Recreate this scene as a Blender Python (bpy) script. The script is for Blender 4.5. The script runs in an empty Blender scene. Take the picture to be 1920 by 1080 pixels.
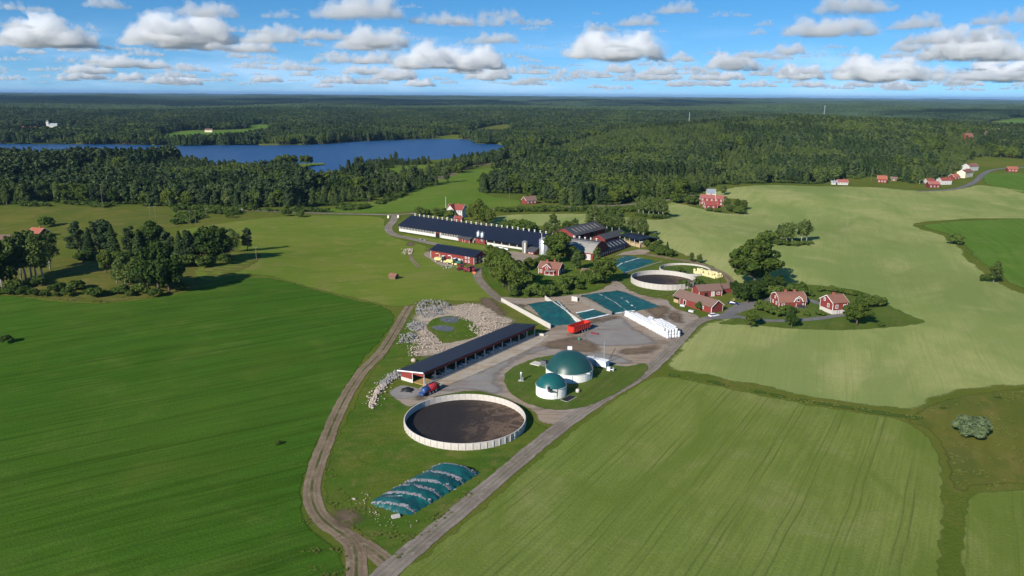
import bpy, math, random
import numpy as np
from mathutils import Vector, Matrix
from mathutils.geometry import delaunay_2d_cdt

random.seed(7)
RNG = np.random.default_rng(11)
rad = math.radians
S = bpy.context.scene
COL = S.collection

# ---------------------------------------------------------------- camera
FPX, CAM_H, PITCH, ROLL = 1430.0, 90.0, rad(14.17), rad(0.42)
cam = bpy.data.cameras.new('camera')
cam.sensor_width = 36.0
cam.lens = 36.0 * FPX / 1920.0
cam.clip_start = 1.0
cam.clip_end = 200000.0
camo = bpy.data.objects.new('camera', cam)
COL.objects.link(camo)
CR = Matrix.Rotation(math.pi / 2 - PITCH, 4, 'X') @ Matrix.Rotation(ROLL, 4, 'Z')
camo.matrix_world = Matrix.Translation((0, 0, CAM_H)) @ CR
S.camera = camo

# ---------------------------------------------------------------- sky and sun
SUN_AZ, SUN_EL = rad(216.0), rad(28.0)          # azimuth clockwise from +Y (the view direction)
world = bpy.data.worlds.new('World')
S.world = world
world.use_nodes = True
_t = world.node_tree
_t.nodes.clear()
def _wn(typ, **kw):
    nd = _t.nodes.new(typ)
    for k_, v_ in kw.items(): setattr(nd, k_, v_)
    return nd
def _wl(a_, b_): _t.links.new(a_, b_)
_sky = _wn('ShaderNodeTexSky', sky_type='NISHITA', sun_disc=False, sun_elevation=SUN_EL, sun_rotation=SUN_AZ, altitude=100, air_density=1.0, dust_density=0.15, ozone_density=3.0)
# the whole dome is read a little higher up than it lies: clear, deep blue summer air
_tc = _wn('ShaderNodeTexCoord'); _sp = _wn('ShaderNodeSeparateXYZ'); _wl(_tc.outputs['Generated'], _sp.inputs[0])
_mz = _wn('ShaderNodeMath', operation='MULTIPLY_ADD'); _wl(_sp.outputs[2], _mz.inputs[0]); _mz.inputs[1].default_value = 1.5; _mz.inputs[2].default_value = 0.115
_cb = _wn('ShaderNodeCombineXYZ'); _wl(_sp.outputs[0], _cb.inputs[0]); _wl(_sp.outputs[1], _cb.inputs[1]); _wl(_mz.outputs[0], _cb.inputs[2])
_nm = _wn('ShaderNodeVectorMath', operation='NORMALIZE'); _wl(_cb.outputs[0], _nm.inputs[0]); _wl(_nm.outputs[0], _sky.inputs[0])
_hs = _wn('ShaderNodeHueSaturation'); _hs.inputs['Saturation'].default_value = 1.33; _hs.inputs['Hue'].default_value = 0.498; _hs.inputs['Value'].default_value = .78; _wl(_sky.outputs[0], _hs.inputs['Color'])
# thin far cloud sheets, seen edge on, all round the horizon
_sv = _wn('ShaderNodeMapping'); _sv.inputs['Scale'].default_value = (6.0, 6.0, 38.0); _wl(_tc.outputs['Generated'], _sv.inputs[0])
_n1 = _wn('ShaderNodeTexNoise'); _n1.inputs['Scale'].default_value = 1.0; _n1.inputs['Detail'].default_value = 6; _n1.inputs['Roughness'].default_value = .6; _wl(_sv.outputs[0], _n1.inputs[0])
_r1 = _wn('ShaderNodeMapRange', interpolation_type='SMOOTHSTEP'); _r1.inputs[1].default_value = .40; _r1.inputs[2].default_value = .68; _wl(_n1.outputs[0], _r1.inputs[0])
_r2 = _wn('ShaderNodeMapRange', interpolation_type='SMOOTHSTEP'); _r2.inputs[1].default_value = .095; _r2.inputs[2].default_value = .012; _wl(_sp.outputs[2], _r2.inputs[0])
_mf = _wn('ShaderNodeMath', operation='MULTIPLY'); _wl(_r1.outputs[0], _mf.inputs[0]); _wl(_r2.outputs[0], _mf.inputs[1])
_mg = _wn('ShaderNodeMath', operation='MULTIPLY'); _wl(_mf.outputs[0], _mg.inputs[0]); _mg.inputs[1].default_value = .42
_mx = _wn('ShaderNodeMix', data_type='RGBA'); _wl(_mg.outputs[0], _mx.inputs[0]); _wl(_hs.outputs[0], _mx.inputs[6]); _mx.inputs[7].default_value = (4.4, 5.6, 7.3, 1)
_bg = _wn('ShaderNodeBackground'); _bg.inputs[1].default_value = 0.135
_wo = _wn('ShaderNodeOutputWorld')
_wl(_mx.outputs[2], _bg.inputs[0]); _wl(_bg.outputs[0], _wo.inputs[0])

sun = bpy.data.lights.new('sun', 'SUN')
sun.energy = 5.0
sun.angle = rad(0.5)
sun.color = (1.0, 0.94, 0.82)
suno = bpy.data.objects.new('sun', sun)
COL.objects.link(suno)
sdir = Vector((math.sin(SUN_AZ) * math.cos(SUN_EL), math.cos(SUN_AZ) * math.cos(SUN_EL), math.sin(SUN_EL)))
suno.rotation_euler = sdir.to_track_quat('Z', 'Y').to_euler()
suno.location = sdir * 500

S.view_settings.view_transform = 'Standard'
S.view_settings.look = 'None'
S.view_settings.gamma = 1.0
S.view_settings.exposure = 0.46
S.view_settings.use_curve_mapping = False
S.render.engine = 'CYCLES'
cy = S.cycles
cy.max_bounces = 6
cy.diffuse_bounces = 2
cy.glossy_bounces = 2
cy.transmission_bounces = 2
cy.volume_bounces = 0
cy.transparent_max_bounces = 12
cy.use_denoising = True
cy.sample_clamp_indirect = 4.0
cy.use_adaptive_sampling = True
cy.adaptive_threshold = 0.015

# ---------------------------------------------------------------- helpers: places
CRn = np.array(CR.to_3x3())

class _Waves:
    def __init__(self, seed, n, lam0, lam1):
        r = np.random.default_rng(seed)
        a = r.uniform(0, 2 * np.pi, n)
        lam = np.exp(r.uniform(np.log(lam0), np.log(lam1), n))
        self.kx = np.cos(a) * 2 * np.pi / lam
        self.ky = np.sin(a) * 2 * np.pi / lam
        self.ph = r.uniform(0, 2 * np.pi, n)
        self.w = 1.0 / np.sqrt(n / 2.0)
    def __call__(self, x, y):
        x = np.asarray(x, float); y = np.asarray(y, float)
        o = np.zeros(np.broadcast(x, y).shape)
        for kx, ky, ph in zip(self.kx, self.ky, self.ph):
            o = o + np.sin(kx * x + ky * y + ph)
        return o * self.w

_W1 = _Waves(3, 8, 190, 420)
_W2 = _Waves(5, 9, 900, 2600)
_W3 = _Waves(8, 9, 4000, 12000)
_WM = _Waves(21, 12, 25, 120)       # patchiness of woods
LAKE_Z = -2.0

def _ss(a, b, x):
    t = np.clip((np.asarray(x, float) - a) / (b - a), 0, 1)
    return t * t * (3 - 2 * t)

def _bump(x, y, cx, cy_, rx, ry, h, rot=0.0):
    c, s = math.cos(rot), math.sin(rot)
    dx, dy = x - cx, y - cy_
    u, v = (dx * c + dy * s) / rx, (-dx * s + dy * c) / ry
    return h * np.exp(-(u * u + v * v))

def hgt(x, y):
    """height of the land"""
    x = np.asarray(x, float); y = np.asarray(y, float)
    d = np.hypot(x, y)
    core = np.exp(-(((x - 20) / 130) ** 2 + ((y - 300) / 230) ** 2) ** 2)   # the farm stands on level ground
    h = _W1(x, y) * 1.1 * (1 - core) * (1 - _ss(900, 1300, d))
    h = h + _bump(x, y, -185, 395, 95, 50, 3.2, 0.25) * (1 - core)           # knoll with the grove
    h = h + _bump(x, y, 230, 470, 120, 60, 3.0, -0.2)
    lk = np.exp(-(((x + 330) / 560) ** 2 + ((y - 1250) / 420) ** 2) ** 2)             # level land round the lake
    h = h * (1 - lk) + _bump(x, y, 520, 1500, 330, 330, 30.0)                           # wooded rise right of the lake
    h = h + _bump(x, y, 900, 1700, 420, 420, 22.0)
    far = _ss(1900, 4200, d)
    h = h + far * (12 + 11 * _W2(x, y)) + _ss(5000, 14000, d) * (8 + 9 * _W3(x, y)) + _ss(16000, 40000, d) * 12
    return h

def ray(u, v):
    return CRn @ np.array([(u - 960) / FPX, (540 - v) / FPX, -1.0])

def G(u, v, dz=0.0):
    """the point of the land (raised by dz) where the spot (u, v) of the survey picture lies"""
    d = ray(u, v)
    z = dz
    for _ in range(14):
        t = (z - CAM_H) / d[2]
        z += 0.7 * (float(hgt(d[0] * t, d[1] * t)) + dz - z)
    t = (z - CAM_H) / d[2]
    return Vector((d[0] * t, d[1] * t, z))

def Gz(u, v, z):
    d = ray(u, v); t = (z - CAM_H) / d[2]
    return Vector((d[0] * t, d[1] * t, z))

def spline(pts, closed=False, n=6):
    p = np.array(pts, float); m = len(p); out = []
    for i in range(m if closed else m - 1):
        if closed:
            a, b, c, d = p[(i - 1) % m], p[i], p[(i + 1) % m], p[(i + 2) % m]
        else:
            a, b, c, d = p[max(i - 1, 0)], p[i], p[i + 1], p[min(i + 2, m - 1)]
        for k in range(n):
            t = k / n
            out.append(0.5 * (2 * b + (c - a) * t + (2 * a - 5 * b + 4 * c - d) * t * t + (3 * b - a - 3 * c + d) * t ** 3))
    if not closed:
        out.append(p[-1])
    return np.array(out)

def poly_px(pts, n=5):
    """closed outline on the land from survey points"""
    return np.array([G(u, v)[:2] for u, v in spline(pts, True, n)])

def line_px(pts, n=6):
    return np.array([G(u, v)[:2] for u, v in spline(pts, False, n)])

def resample(p, step, closed):
    q = np.vstack([p, p[:1]]) if closed else p
    seg = np.hypot(*np.diff(q, axis=0).T)
    s = np.concatenate([[0], np.cumsum(seg)])
    n = max(int(s[-1] / step), 4)
    t = np.linspace(0, s[-1], n + 1)
    o = np.stack([np.interp(t, s, q[:, 0]), np.interp(t, s, q[:, 1])], 1)
    return o[:-1] if closed else o

def inside(px, py, poly):
    px = np.asarray(px, float); py = np.asarray(py, float)
    r = np.zeros(px.shape, bool)
    x0, y0 = poly[-1]
    for x1, y1 in poly:
        c = (y1 > py) != (y0 > py)
        if c.any():
            xi = (x0 - x1) * (py - y1) / ((y0 - y1) if y0 != y1 else 1e-9) + x1
            r ^= c & (px < xi)
        x0, y0 = x1, y1
    return r

def dist_poly(pts, poly, closed=True):
    """distance of each point to the outline"""
    a = poly; b = np.roll(poly, -1, 0)
    if not closed:
        a, b = poly[:-1], poly[1:]
    best = np.full(len(pts), 1e12)
    for i in range(len(a)):
        e = b[i] - a[i]; L = e @ e + 1e-12
        w = pts - a[i]
        t = np.clip((w @ e) / L, 0, 1)
        q = w - t[:, None] * e
        best = np.minimum(best, (q * q).sum(1))
    return np.sqrt(best)

# ---------------------------------------------------------------- helpers: objects
def tag(o, label=None, cat=None, group=None, kind=None):
    if label: o['label'] = label
    if cat: o['category'] = cat
    if group: o['group'] = group
    if kind: o['kind'] = kind
    return o

def link(name, me, mat=None, parent=None, loc=None, rz=None):
    o = bpy.data.objects.new(name, me)
    COL.objects.link(o)
    if mat is not None and me is not None and not me.materials:
        me.materials.append(mat)
    if parent is not None:
        o.parent = parent
    if loc is not None: o.location = loc
    if rz is not None: o.rotation_euler = (0, 0, rz)
    return o

def thing(name, label, cat, loc=(0, 0, 0), rz=0.0, group=None):
    o = bpy.data.objects.new(name, None)
    o.empty_display_size = 0.5
    COL.objects.link(o)
    o.location = loc; o.rotation_euler = (0, 0, rz)
    return tag(o, label, cat, group)

def mesh_np(name, v, f, smooth=False):
    me = bpy.data.meshes.new(name)
    me.from_pydata([tuple(p) for p in v], [], [tuple(int(i) for i in q) for q in f])
    if smooth:
        me.polygons.foreach_set('use_smooth', [True] * len(me.polygons))
    me.update()
    return me

def fast_mesh(name, v, f, smooth=False):
    """numpy arrays, all faces with the same number of corners"""
    v = np.asarray(v, np.float32); f = np.asarray(f, np.int32)
    me = bpy.data.meshes.new(name)
    me.vertices.add(len(v)); me.vertices.foreach_set('co', v.ravel())
    k = f.shape[1]
    me.loops.add(f.size); me.loops.foreach_set('vertex_index', f.ravel())
    me.polygons.add(len(f))
    me.polygons.foreach_set('loop_start', np.arange(0, f.size, k, dtype=np.int32))
    me.update(calc_edges=True)
    if smooth:
        me.polygons.foreach_set('use_smooth', np.ones(len(f), bool))
    return me

def attr(me, name, vals):
    a = me.attributes.new(name, 'FLOAT', 'POINT')
    a.data.foreach_set('value', np.asarray(vals, np.float32))

class MB:
    """collects boxes, bars and tubes into one mesh"""
    def __init__(self):
        self.v, self.f = [], []
    def add(self, v, f):
        n = len(self.v)
        self.v += [tuple(p) for p in v]
        self.f += [tuple(i + n for i in q) for q in f]
        return self
    def box(self, x0, x1, y0, y1, z0, z1):
        return self.add([(x0, y0, z0), (x1, y0, z0), (x1, y1, z0), (x0, y1, z0), (x0, y0, z1), (x1, y0, z1), (x1, y1, z1), (x0, y1, z1)],
                        [(3, 2, 1, 0), (4, 5, 6, 7), (0, 1, 5, 4), (1, 2, 6, 5), (2, 3, 7, 6), (3, 0, 4, 7)])
    def obox(self, c, d, L, W, Hh):
        """box centred on c, long axis along horizontal direction d"""
        dx, dy = d; n = (-dy, dx); vs = []
        for z in (-Hh / 2, Hh / 2):
            for a, b in ((-1, -1), (1, -1), (1, 1), (-1, 1)):
                vs.append((c[0] + dx * a * L / 2 + n[0] * b * W / 2, c[1] + dy * a * L / 2 + n[1] * b * W / 2, c[2] + z))
        return self.add(vs, [(3, 2, 1, 0), (4, 5, 6, 7), (0, 1, 5, 4), (1, 2, 6, 5), (2, 3, 7, 6), (3, 0, 4, 7)])
    def tube(self, pts, r, n=6, cap=True):
        pts = [Vector(p) for p in pts]
        rs = r if isinstance(r, (list, tuple)) else [r] * len(pts)
        rings = []
        for i, p in enumerate(pts):
            t = (pts[min(i + 1, len(pts) - 1)] - pts[max(i - 1, 0)]).normalized()
            a = t.orthogonal().normalized() if abs(t.z) < 0.99 else Vector((1, 0, 0))
            b = t.cross(a).normalized(); a = b.cross(t).normalized()
            rings.append([p + (a * math.cos(2 * math.pi * k / n) + b * math.sin(2 * math.pi * k / n)) * rs[i] for k in range(n)])
        vs = [q for g in rings for q in g]; fs = []
        for i in range(len(pts) - 1):
            for k in range(n):
                fs.append((i * n + k, i * n + (k + 1) % n, (i + 1) * n + (k + 1) % n, (i + 1) * n + k))
        if cap:
            fs.append(tuple(range(n - 1, -1, -1)))
            fs.append(tuple((len(pts) - 1) * n + k for k in range(n)))
        return self.add(vs, fs)
    def lathe(self, prof, n=24, c=(0, 0), a0=0.0, a1=2 * math.pi, cap=False):
        """(r, z) outline turned about a vertical axis"""
        full = abs(a1 - a0 - 2 * math.pi) < 1e-6
        m = n if full else n + 1
        vs, fs = [], []
        for r, z in prof:
            for k in range(m):
                t = a0 + (a1 - a0) * k / n
                vs.append((c[0] + r * math.cos(t), c[1] + r * math.sin(t), z))
        for i in range(len(prof) - 1):
            for k in range(n):
                k2 = (k + 1) % m
                fs.append((i * m + k, i * m + k2, (i + 1) * m + k2, (i + 1) * m + k))
        if cap:
            fs.append(tuple((len(prof) - 1) * m + k for k in range(m)))
        return self.add(vs, fs)
    def extr(self, outline, y0, y1):
        """(x, z) outline pushed along y"""
        n = len(outline)
        vs = [(x, y0, z) for x, z in outline] + [(x, y1, z) for x, z in outline]
        fs = [tuple(range(n)), tuple(range(2 * n - 1, n - 1, -1))]
        for i in range(n):
            j = (i + 1) % n
            fs.append((j, i, n + i, n + j))
        return self.add(vs, fs)
    def extrx(self, outline, x0, x1):
        """(y, z) outline pushed along x"""
        n = len(outline)
        vs = [(x0, y, z) for y, z in outline] + [(x1, y, z) for y, z in outline]
        fs = [tuple(range(n - 1, -1, -1)), tuple(range(n, 2 * n))]
        for i in range(n):
            j = (i + 1) % n
            fs.append((i, j, n + j, n + i))
        return self.add(vs, fs)
    def mesh(self, name, smooth=False):
        return mesh_np(name, self.v, self.f, smooth)
    def build(self, name, mat, parent=None, smooth=False, loc=None, rz=None):
        return link(name, self.mesh(name, smooth), mat, parent, loc, rz)

def copy_tree(o, parent=None):
    c = o.copy(); COL.objects.link(c); c.parent = parent
    for ch in list(KIDS.get(o.name, [])):
        copy_tree(ch, c)
    return c

def kids_index():
    KIDS.clear()
    for o in COL.objects:
        if o.parent is not None:
            KIDS.setdefault(o.parent.name, []).append(o)
KIDS = {}

# ---------------------------------------------------------------- helpers: materials
class NT:
    """short hand for a node tree"""
    def __init__(self, tree):
        self.t = tree; tree.nodes.clear()
    def n(self, typ, **kw):
        nd = self.t.nodes.new(typ)
        for k, v in kw.items():
            if k.startswith('i_'):
                nd.inputs[k[2:].replace('_', ' ')].default_value = v
            else:
                setattr(nd, k, v)
        return nd
    def l(self, a, b):
        self.t.links.new(a, b)
    def math(self, op, a, b=None, c=None, clamp=False):
        nd = self.t.nodes.new('ShaderNodeMath'); nd.operation = op; nd.use_clamp = clamp
        for i, x in enumerate((a, b, c)):
            if x is None: continue
            if isinstance(x, (int, float)): nd.inputs[i].default_value = x
            else: self.l(x, nd.inputs[i])
        return nd.outputs[0]
    def sstep(self, a, b, x):
        nd = self.t.nodes.new('ShaderNodeMapRange'); nd.interpolation_type = 'SMOOTHSTEP'
        nd.inputs[1].default_value = a; nd.inputs[2].default_value = b
        self.l(x, nd.inputs[0])
        return nd.outputs[0]
    def mix(self, fac, a, b, blend='MIX'):
        nd = self.t.nodes.new('ShaderNodeMix'); nd.data_type = 'RGBA'; nd.blend_type = blend
        for s, x in ((nd.inputs[0], fac), (nd.inputs[6], a), (nd.inputs[7], b)):
            if isinstance(x, (int, float)): s.default_value = x
            elif isinstance(x, tuple): s.default_value = (*x, 1) if len(x) == 3 else x
            else: self.l(x, s)
        return nd.outputs[2]
    def pos(self):
        return self.t.nodes.new('ShaderNodeNewGeometry').outputs['Position']
    def obj(self):
        return self.t.nodes.new('ShaderNodeTexCoord').outputs['Object']
    def attr(self, name):
        nd = self.t.nodes.new('ShaderNodeAttribute'); nd.attribute_name = name
        return nd.outputs['Fac']
    def rot(self, vec, ang, sc=(1, 1, 1)):
        nd = self.t.nodes.new('ShaderNodeMapping'); nd.vector_type = 'POINT'
        nd.inputs['Rotation'].default_value = (0, 0, ang); nd.inputs['Scale'].default_value = sc
        self.l(vec, nd.inputs[0])
        return nd.outputs[0]
    def noise(self, vec, scale, detail=3, rough=0.55, dist=0.0, col=False):
        nd = self.t.nodes.new('ShaderNodeTexNoise')
        nd.inputs['Scale'].default_value = scale; nd.inputs['Detail'].default_value = detail
        nd.inputs['Roughness'].default_value = rough; nd.inputs['Distortion'].default_value = dist
        if vec is not None: self.l(vec, nd.inputs['Vector'])
        return nd.outputs['Color' if col else 'Fac']
    def bsdf(self, color, rough=0.9, spec=0.2, bump=None, bstr=0.3, bdist=0.1, metal=0.0):
        b = self.t.nodes.new('ShaderNodeBsdfPrincipled')
        for s, x in (('Base Color', color), ('Roughness', rough), ('Specular IOR Level', spec), ('Metallic', metal)):
            if isinstance(x, (int, float)): b.inputs[s].default_value = x
            elif isinstance(x, tuple): b.inputs[s].default_value = (*x, 1)
            else: self.l(x, b.inputs[s])
        if bump is not None:
            bp = self.t.nodes.new('ShaderNodeBump')
            bp.inputs['Strength'].default_value = bstr; bp.inputs['Distance'].default_value = bdist
            self.l(bump, bp.inputs['Height']); self.l(bp.outputs[0], b.inputs['Normal'])
        return b.outputs[0]
    def out(self, sh):
        o = self.t.nodes.new('ShaderNodeOutputMaterial'); self.l(sh, o.inputs['Surface'])

M = {}
def newmat(name):
    m = bpy.data.materials.new(name); m.use_nodes = True
    M[name] = m
    return m, NT(m.node_tree)
# ---------------------------------------------------------------- materials of the land
def soft(nt, sh, lo=0.15, hi=0.55, sc=0.35, amp=0.9):
    """fade a sheet out raggedly at its rim (attribute 'edge' runs 0 at the rim to 1 inside)"""
    p = nt.pos()
    a = nt.noise(p, sc, 4, 0.65)
    e = nt.math('ADD', nt.attr('edge'), nt.math('MULTIPLY', nt.math('SUBTRACT', a, 0.5), amp))
    f = nt.sstep(lo, hi, e)
    tr = nt.n('ShaderNodeBsdfTransparent')
    mx = nt.n('ShaderNodeMixShader')
    nt.l(f, mx.inputs[0]); nt.l(tr.outputs[0], mx.inputs[1]); nt.l(sh, mx.inputs[2])
    nt.out(mx.outputs[0])

def grass_color(nt, p, c0, c1, c2, big=0.012, mid=0.08, fine=1.2):
    a = nt.noise(p, big, 4, 0.6)
    b = nt.noise(p, mid, 4, 0.65, 0.6)
    c = nt.noise(p, fine, 3, 0.7)
    k = nt.mix(nt.sstep(0.38, 0.62, a), c0, c1)
    k = nt.mix(nt.math('MULTIPLY', nt.sstep(0.48, 0.72, b), 0.75), k, c2)
    v = nt.math('ADD', 0.72, nt.math('MULTIPLY', c, 0.56))
    h = nt.n('ShaderNodeHueSaturation'); nt.l(v, h.inputs['Value']); nt.l(k, h.inputs['Color'])
    return h.outputs[0], c

m, nt = newmat('land')
p = nt.pos()
k, c = grass_color(nt, p, (.082, .115, .017), (.110, .125, .022), (.150, .138, .036))
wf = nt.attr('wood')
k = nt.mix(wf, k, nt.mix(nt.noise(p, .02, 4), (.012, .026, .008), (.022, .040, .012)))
nt.out(nt.bsdf(k, 1.0, .0, c, .5, .35))

def field_mat(name, c0, c1, c2, row_ang, row_gap=None, row_w=.35, row_dark=.55, streak=.5, drill=0.0, big=0.01, mid=.05, weeds=None, rim=True, blotch=None):
    m, nt = newmat(name)
    p = nt.pos()
    k, c = grass_color(nt, p, c0, c1, c2, big, mid, 1.6)
    q = nt.rot(p, -row_ang)                       # x runs along the rows, y across them
    sx = nt.n('ShaderNodeSeparateXYZ'); nt.l(q, sx.inputs[0])
    # streaks along the rows
    qs = nt.rot(q, 0, (.012, .35, 1))
    s = nt.noise(qs, 1.0, 4, .7)
    k = nt.mix(nt.math('MULTIPLY', nt.sstep(.42, .68, s), streak), k, nt.mix(.5, k, (0, 0, 0)))
    if drill:
        qd = nt.rot(q, 0, (.05, 1.6, 1))
        s2 = nt.noise(qd, 1.0, 2, .6)
        k = nt.mix(nt.math('MULTIPLY', nt.sstep(.35, .7, s2), drill), k, nt.mix(.5, k, (0, 0, 0)))
    if row_gap:
        wob = nt.math('MULTIPLY', nt.math('SUBTRACT', nt.noise(p, .02, 2), .5), 3.0)
        y = nt.math('ADD', sx.outputs[1], wob)
        fade = nt.sstep(.28, .5, nt.noise(p, .03, 3, .6))
        def line(off):
            f = nt.math('ABSOLUTE', nt.math('SUBTRACT', nt.math('FRACT', nt.math('DIVIDE', nt.math('ADD', y, off), row_gap)), .5))
            return nt.math('LESS_THAN', f, row_w / row_gap / 2)
        ln = nt.math('MAXIMUM', line(0.0), line(1.9))
        k = nt.mix(nt.math('MULTIPLY', nt.math('MULTIPLY', ln, fade), row_dark), k, (.030, .045, .012))
    if weeds:
        w = nt.noise(p, .035, 5, .75, .5)
        k = nt.mix(nt.math('MULTIPLY', nt.sstep(.60, .72, w), .5), k, weeds)
    if blotch:            # thin and lush patches, stretched a little along the rows
        bc, bsc, lo, hi, amt = blotch
        w = nt.noise(nt.rot(q, 0, (.6, 1.25, 1)), bsc, 5, .62, 1.1)
        k = nt.mix(nt.math('MULTIPLY', nt.sstep(lo, hi, w), amt), k, bc)
        w2 = nt.noise(nt.rot(p, .7, (1, .5, 1)), bsc * 3.1, 4, .6, .8)
        k = nt.mix(nt.math('MULTIPLY', nt.sstep(lo + .04, hi + .06, w2), amt * .6), k, bc)
    sh = nt.bsdf(k, 1.0, .0, c, .45, .3)
    if rim: soft(nt, sh, .1, .5, .25, .9)
    else: nt.out(sh)
    return m

field_mat('crop_dark', (.050, .118, .012), (.064, .130, .015), (.090, .142, .022), rad(33), 15.0, .5, .22, streak=.6, drill=.35, big=.006, blotch=((.070, .112, .014), .018, .52, .68, .5))
field_mat('crop_mid', (.178, .214, .050), (.148, .198, .042), (.225, .240, .078), rad(58.5), 11.0, .42, .30, streak=.2, drill=.34, big=.009, blotch=((.112, .155, .026), .022, .46, .62, .75))
field_mat('crop_pale', (.300, .315, .112), (.245, .285, .092), (.355, .342, .145), rad(68), 9.0, .3, .16, streak=.14, drill=.18, big=.007, mid=.03, weeds=(.30, .31, .17), blotch=((.165, .220, .060), .011, .47, .62, .65))
field_mat('crop_green', (.088, .162, .024), (.102, .174, .028), (.125, .182, .040), rad(72), streak=.3, big=.008)
field_mat('pasture', (.118, .170, .024), (.150, .186, .030), (.198, .200, .052), rad(20), streak=.2, big=.014, mid=.06, blotch=((.195, .165, .060), .03, .54, .70, .6))
field_mat('pasture_green', (.098, .166, .022), (.125, .178, .028), (.150, .178, .040), rad(20), streak=.3, big=.012, mid=.06)
field_mat('lawn', (.072, .115, .020), (.092, .125, .025), (.125, .128, .040), rad(60), streak=.3, big=.05, mid=.15)
field_mat('rough_meadow', (.125, .130, .026), (.095, .115, .022), (.180, .145, .046), rad(60), streak=.2, big=.02, mid=.09, blotch=((.070, .098, .020), .05, .50, .64, .6))
field_mat('reeds', (.058, .100, .020), (.070, .108, .022), (.092, .115, .028), rad(60), streak=.3, big=.05, mid=.2)
field_mat('dry_slope', (.120, .118, .026), (.098, .110, .022), (.190, .145, .055), rad(20), streak=.2, big=.03, mid=.10)
field_mat('weeds', (.066, .120, .015), (.098, .130, .020), (.150, .142, .042), rad(10), streak=.25, big=.05, mid=.16, blotch=((.048, .092, .012), .12, .52, .66, .6))

def earth_mat(name, c0, c1, c2, big=.06, mid=.4, rough=.95, ruts=False, blend=False, mud=None):
    m, nt = newmat(name)
    p = nt.pos()
    a = nt.noise(p, big, 5, .65, .8); b = nt.noise(p, mid, 5, .7); c = nt.noise(p, 3.5, 3, .7)
    k = nt.mix(nt.sstep(.35, .62, a), c0, c1)
    k = nt.mix(nt.math('MULTIPLY', nt.sstep(.48, .70, b), .8), k, c2)
    if mud:               # driven-in dirt in long smears
        e = nt.noise(nt.rot(p, .35, (.55, 1.5, 1)), .07, 6, .7, 1.4)
        k = nt.mix(nt.math('MULTIPLY', nt.sstep(.50, .64, e), .75), k, mud)
        e2 = nt.noise(nt.rot(p, -.75, (.25, 2.6, 1)), .22, 4, .7, .6)
        k = nt.mix(nt.math('MULTIPLY', nt.sstep(.52, .66, e2), .45), k, nt.mix(.45, mud, (.02, .015, .01)))
    v = nt.math('ADD', .78, nt.math('MULTIPLY', c, .44))
    h = nt.n('ShaderNodeHueSaturation'); nt.l(v, h.inputs['Value']); nt.l(k, h.inputs['Color']); k = h.outputs[0]
    if ruts:          # attribute 'across' -1 .. 1: two wheel tracks, grass between
        x = nt.math('ABSOLUTE', nt.attr('across'))
        wob = nt.math('MULTIPLY', nt.math('SUBTRACT', nt.noise(p, .35, 3, .6), .5), .35)
        xx = nt.math('ADD', x, wob)
        mid_ = nt.math('SUBTRACT', 1.0, nt.sstep(.08, .24, xx))
        mid_ = nt.math('MULTIPLY', mid_, nt.sstep(.34, .52, nt.noise(p, .09, 3)))
        k = nt.mix(nt.math('MULTIPLY', mid_, ruts), k, (.060, .075, .020))
        tr = nt.math('MULTIPLY', nt.sstep(.3, .45, xx), nt.math('SUBTRACT', 1.0, nt.sstep(.55, .72, xx)))
        k = nt.mix(nt.math('MULTIPLY', tr, .35), k, nt.mix(.55, k, (.04, .03, .022)))
    sh = nt.bsdf(k, rough, .04, nt.math('ADD', b, nt.math('MULTIPLY', c, .4)), .5, .15)
    if blend: soft(nt, sh, .05, .95, .14, 1.3)
    else: soft(nt, sh, .12, .5, .5, 1.0)
    return m

earth_mat('dirt_track', (.240, .180, .120), (.180, .132, .086), (.300, .235, .165), ruts=.9)
earth_mat('gravel_road', (.255, .215, .178), (.190, .155, .125), (.310, .268, .222), ruts=.35)
earth_mat('asphalt', (.160, .152, .150), (.135, .130, .130), (.190, .178, .170))
earth_mat('yard', (.290, .248, .212), (.315, .240, .175), (.345, .300, .252), big=.035, mid=.12, mud=(.190, .140, .098))
earth_mat('yard_mud', (.130, .094, .064), (.175, .125, .085), (.090, .066, .047), big=.10, mid=.35, blend=True)
earth_mat('yard_grey', (.255, .235, .220), (.230, .210, .195), (.295, .262, .232), big=.05, mid=.2, blend=True, mud=(.215, .180, .150))
earth_mat('concrete_apron', (.400, .355, .300), (.360, .315, .262), (.330, .225, .130), big=.08, mid=.25, mud=(.300, .205, .120))
earth_mat('sand', (.420, .345, .262), (.350, .285, .215), (.480, .405, .320), big=.09, mid=.5, blend=True, mud=(.200, .150, .105))
earth_mat('soil', (.140, .100, .068), (.170, .122, .080), (.110, .080, .056), big=.05, mid=.3, blend=True)
earth_mat('ballast', (.150, .108, .080), (.185, .138, .100), (.120, .090, .070), big=.05, mid=.3)
earth_mat('rock_floor', (.240, .225, .215), (.330, .285, .232), (.190, .180, .176), big=.12, mid=.5)

m, nt = newmat('lake_water')
p = nt.pos()
b = nt.noise(nt.rot(p, .4, (1, .35, 1)), .30, 3, .6)
b2 = nt.noise(p, .012, 3)
sh = nt.bsdf(nt.mix(b2, (.009, .062, .175), (.012, .072, .200)), .4, .06, b, .3, .3)  # blue of the reflected sky is put into the base colour
nt.out(sh)
m, nt = newmat('pond_water')
nt.out(nt.bsdf((.020, .028, .045), .12, .5, nt.noise(nt.pos(), 1.5, 2), .1, .05))

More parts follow.
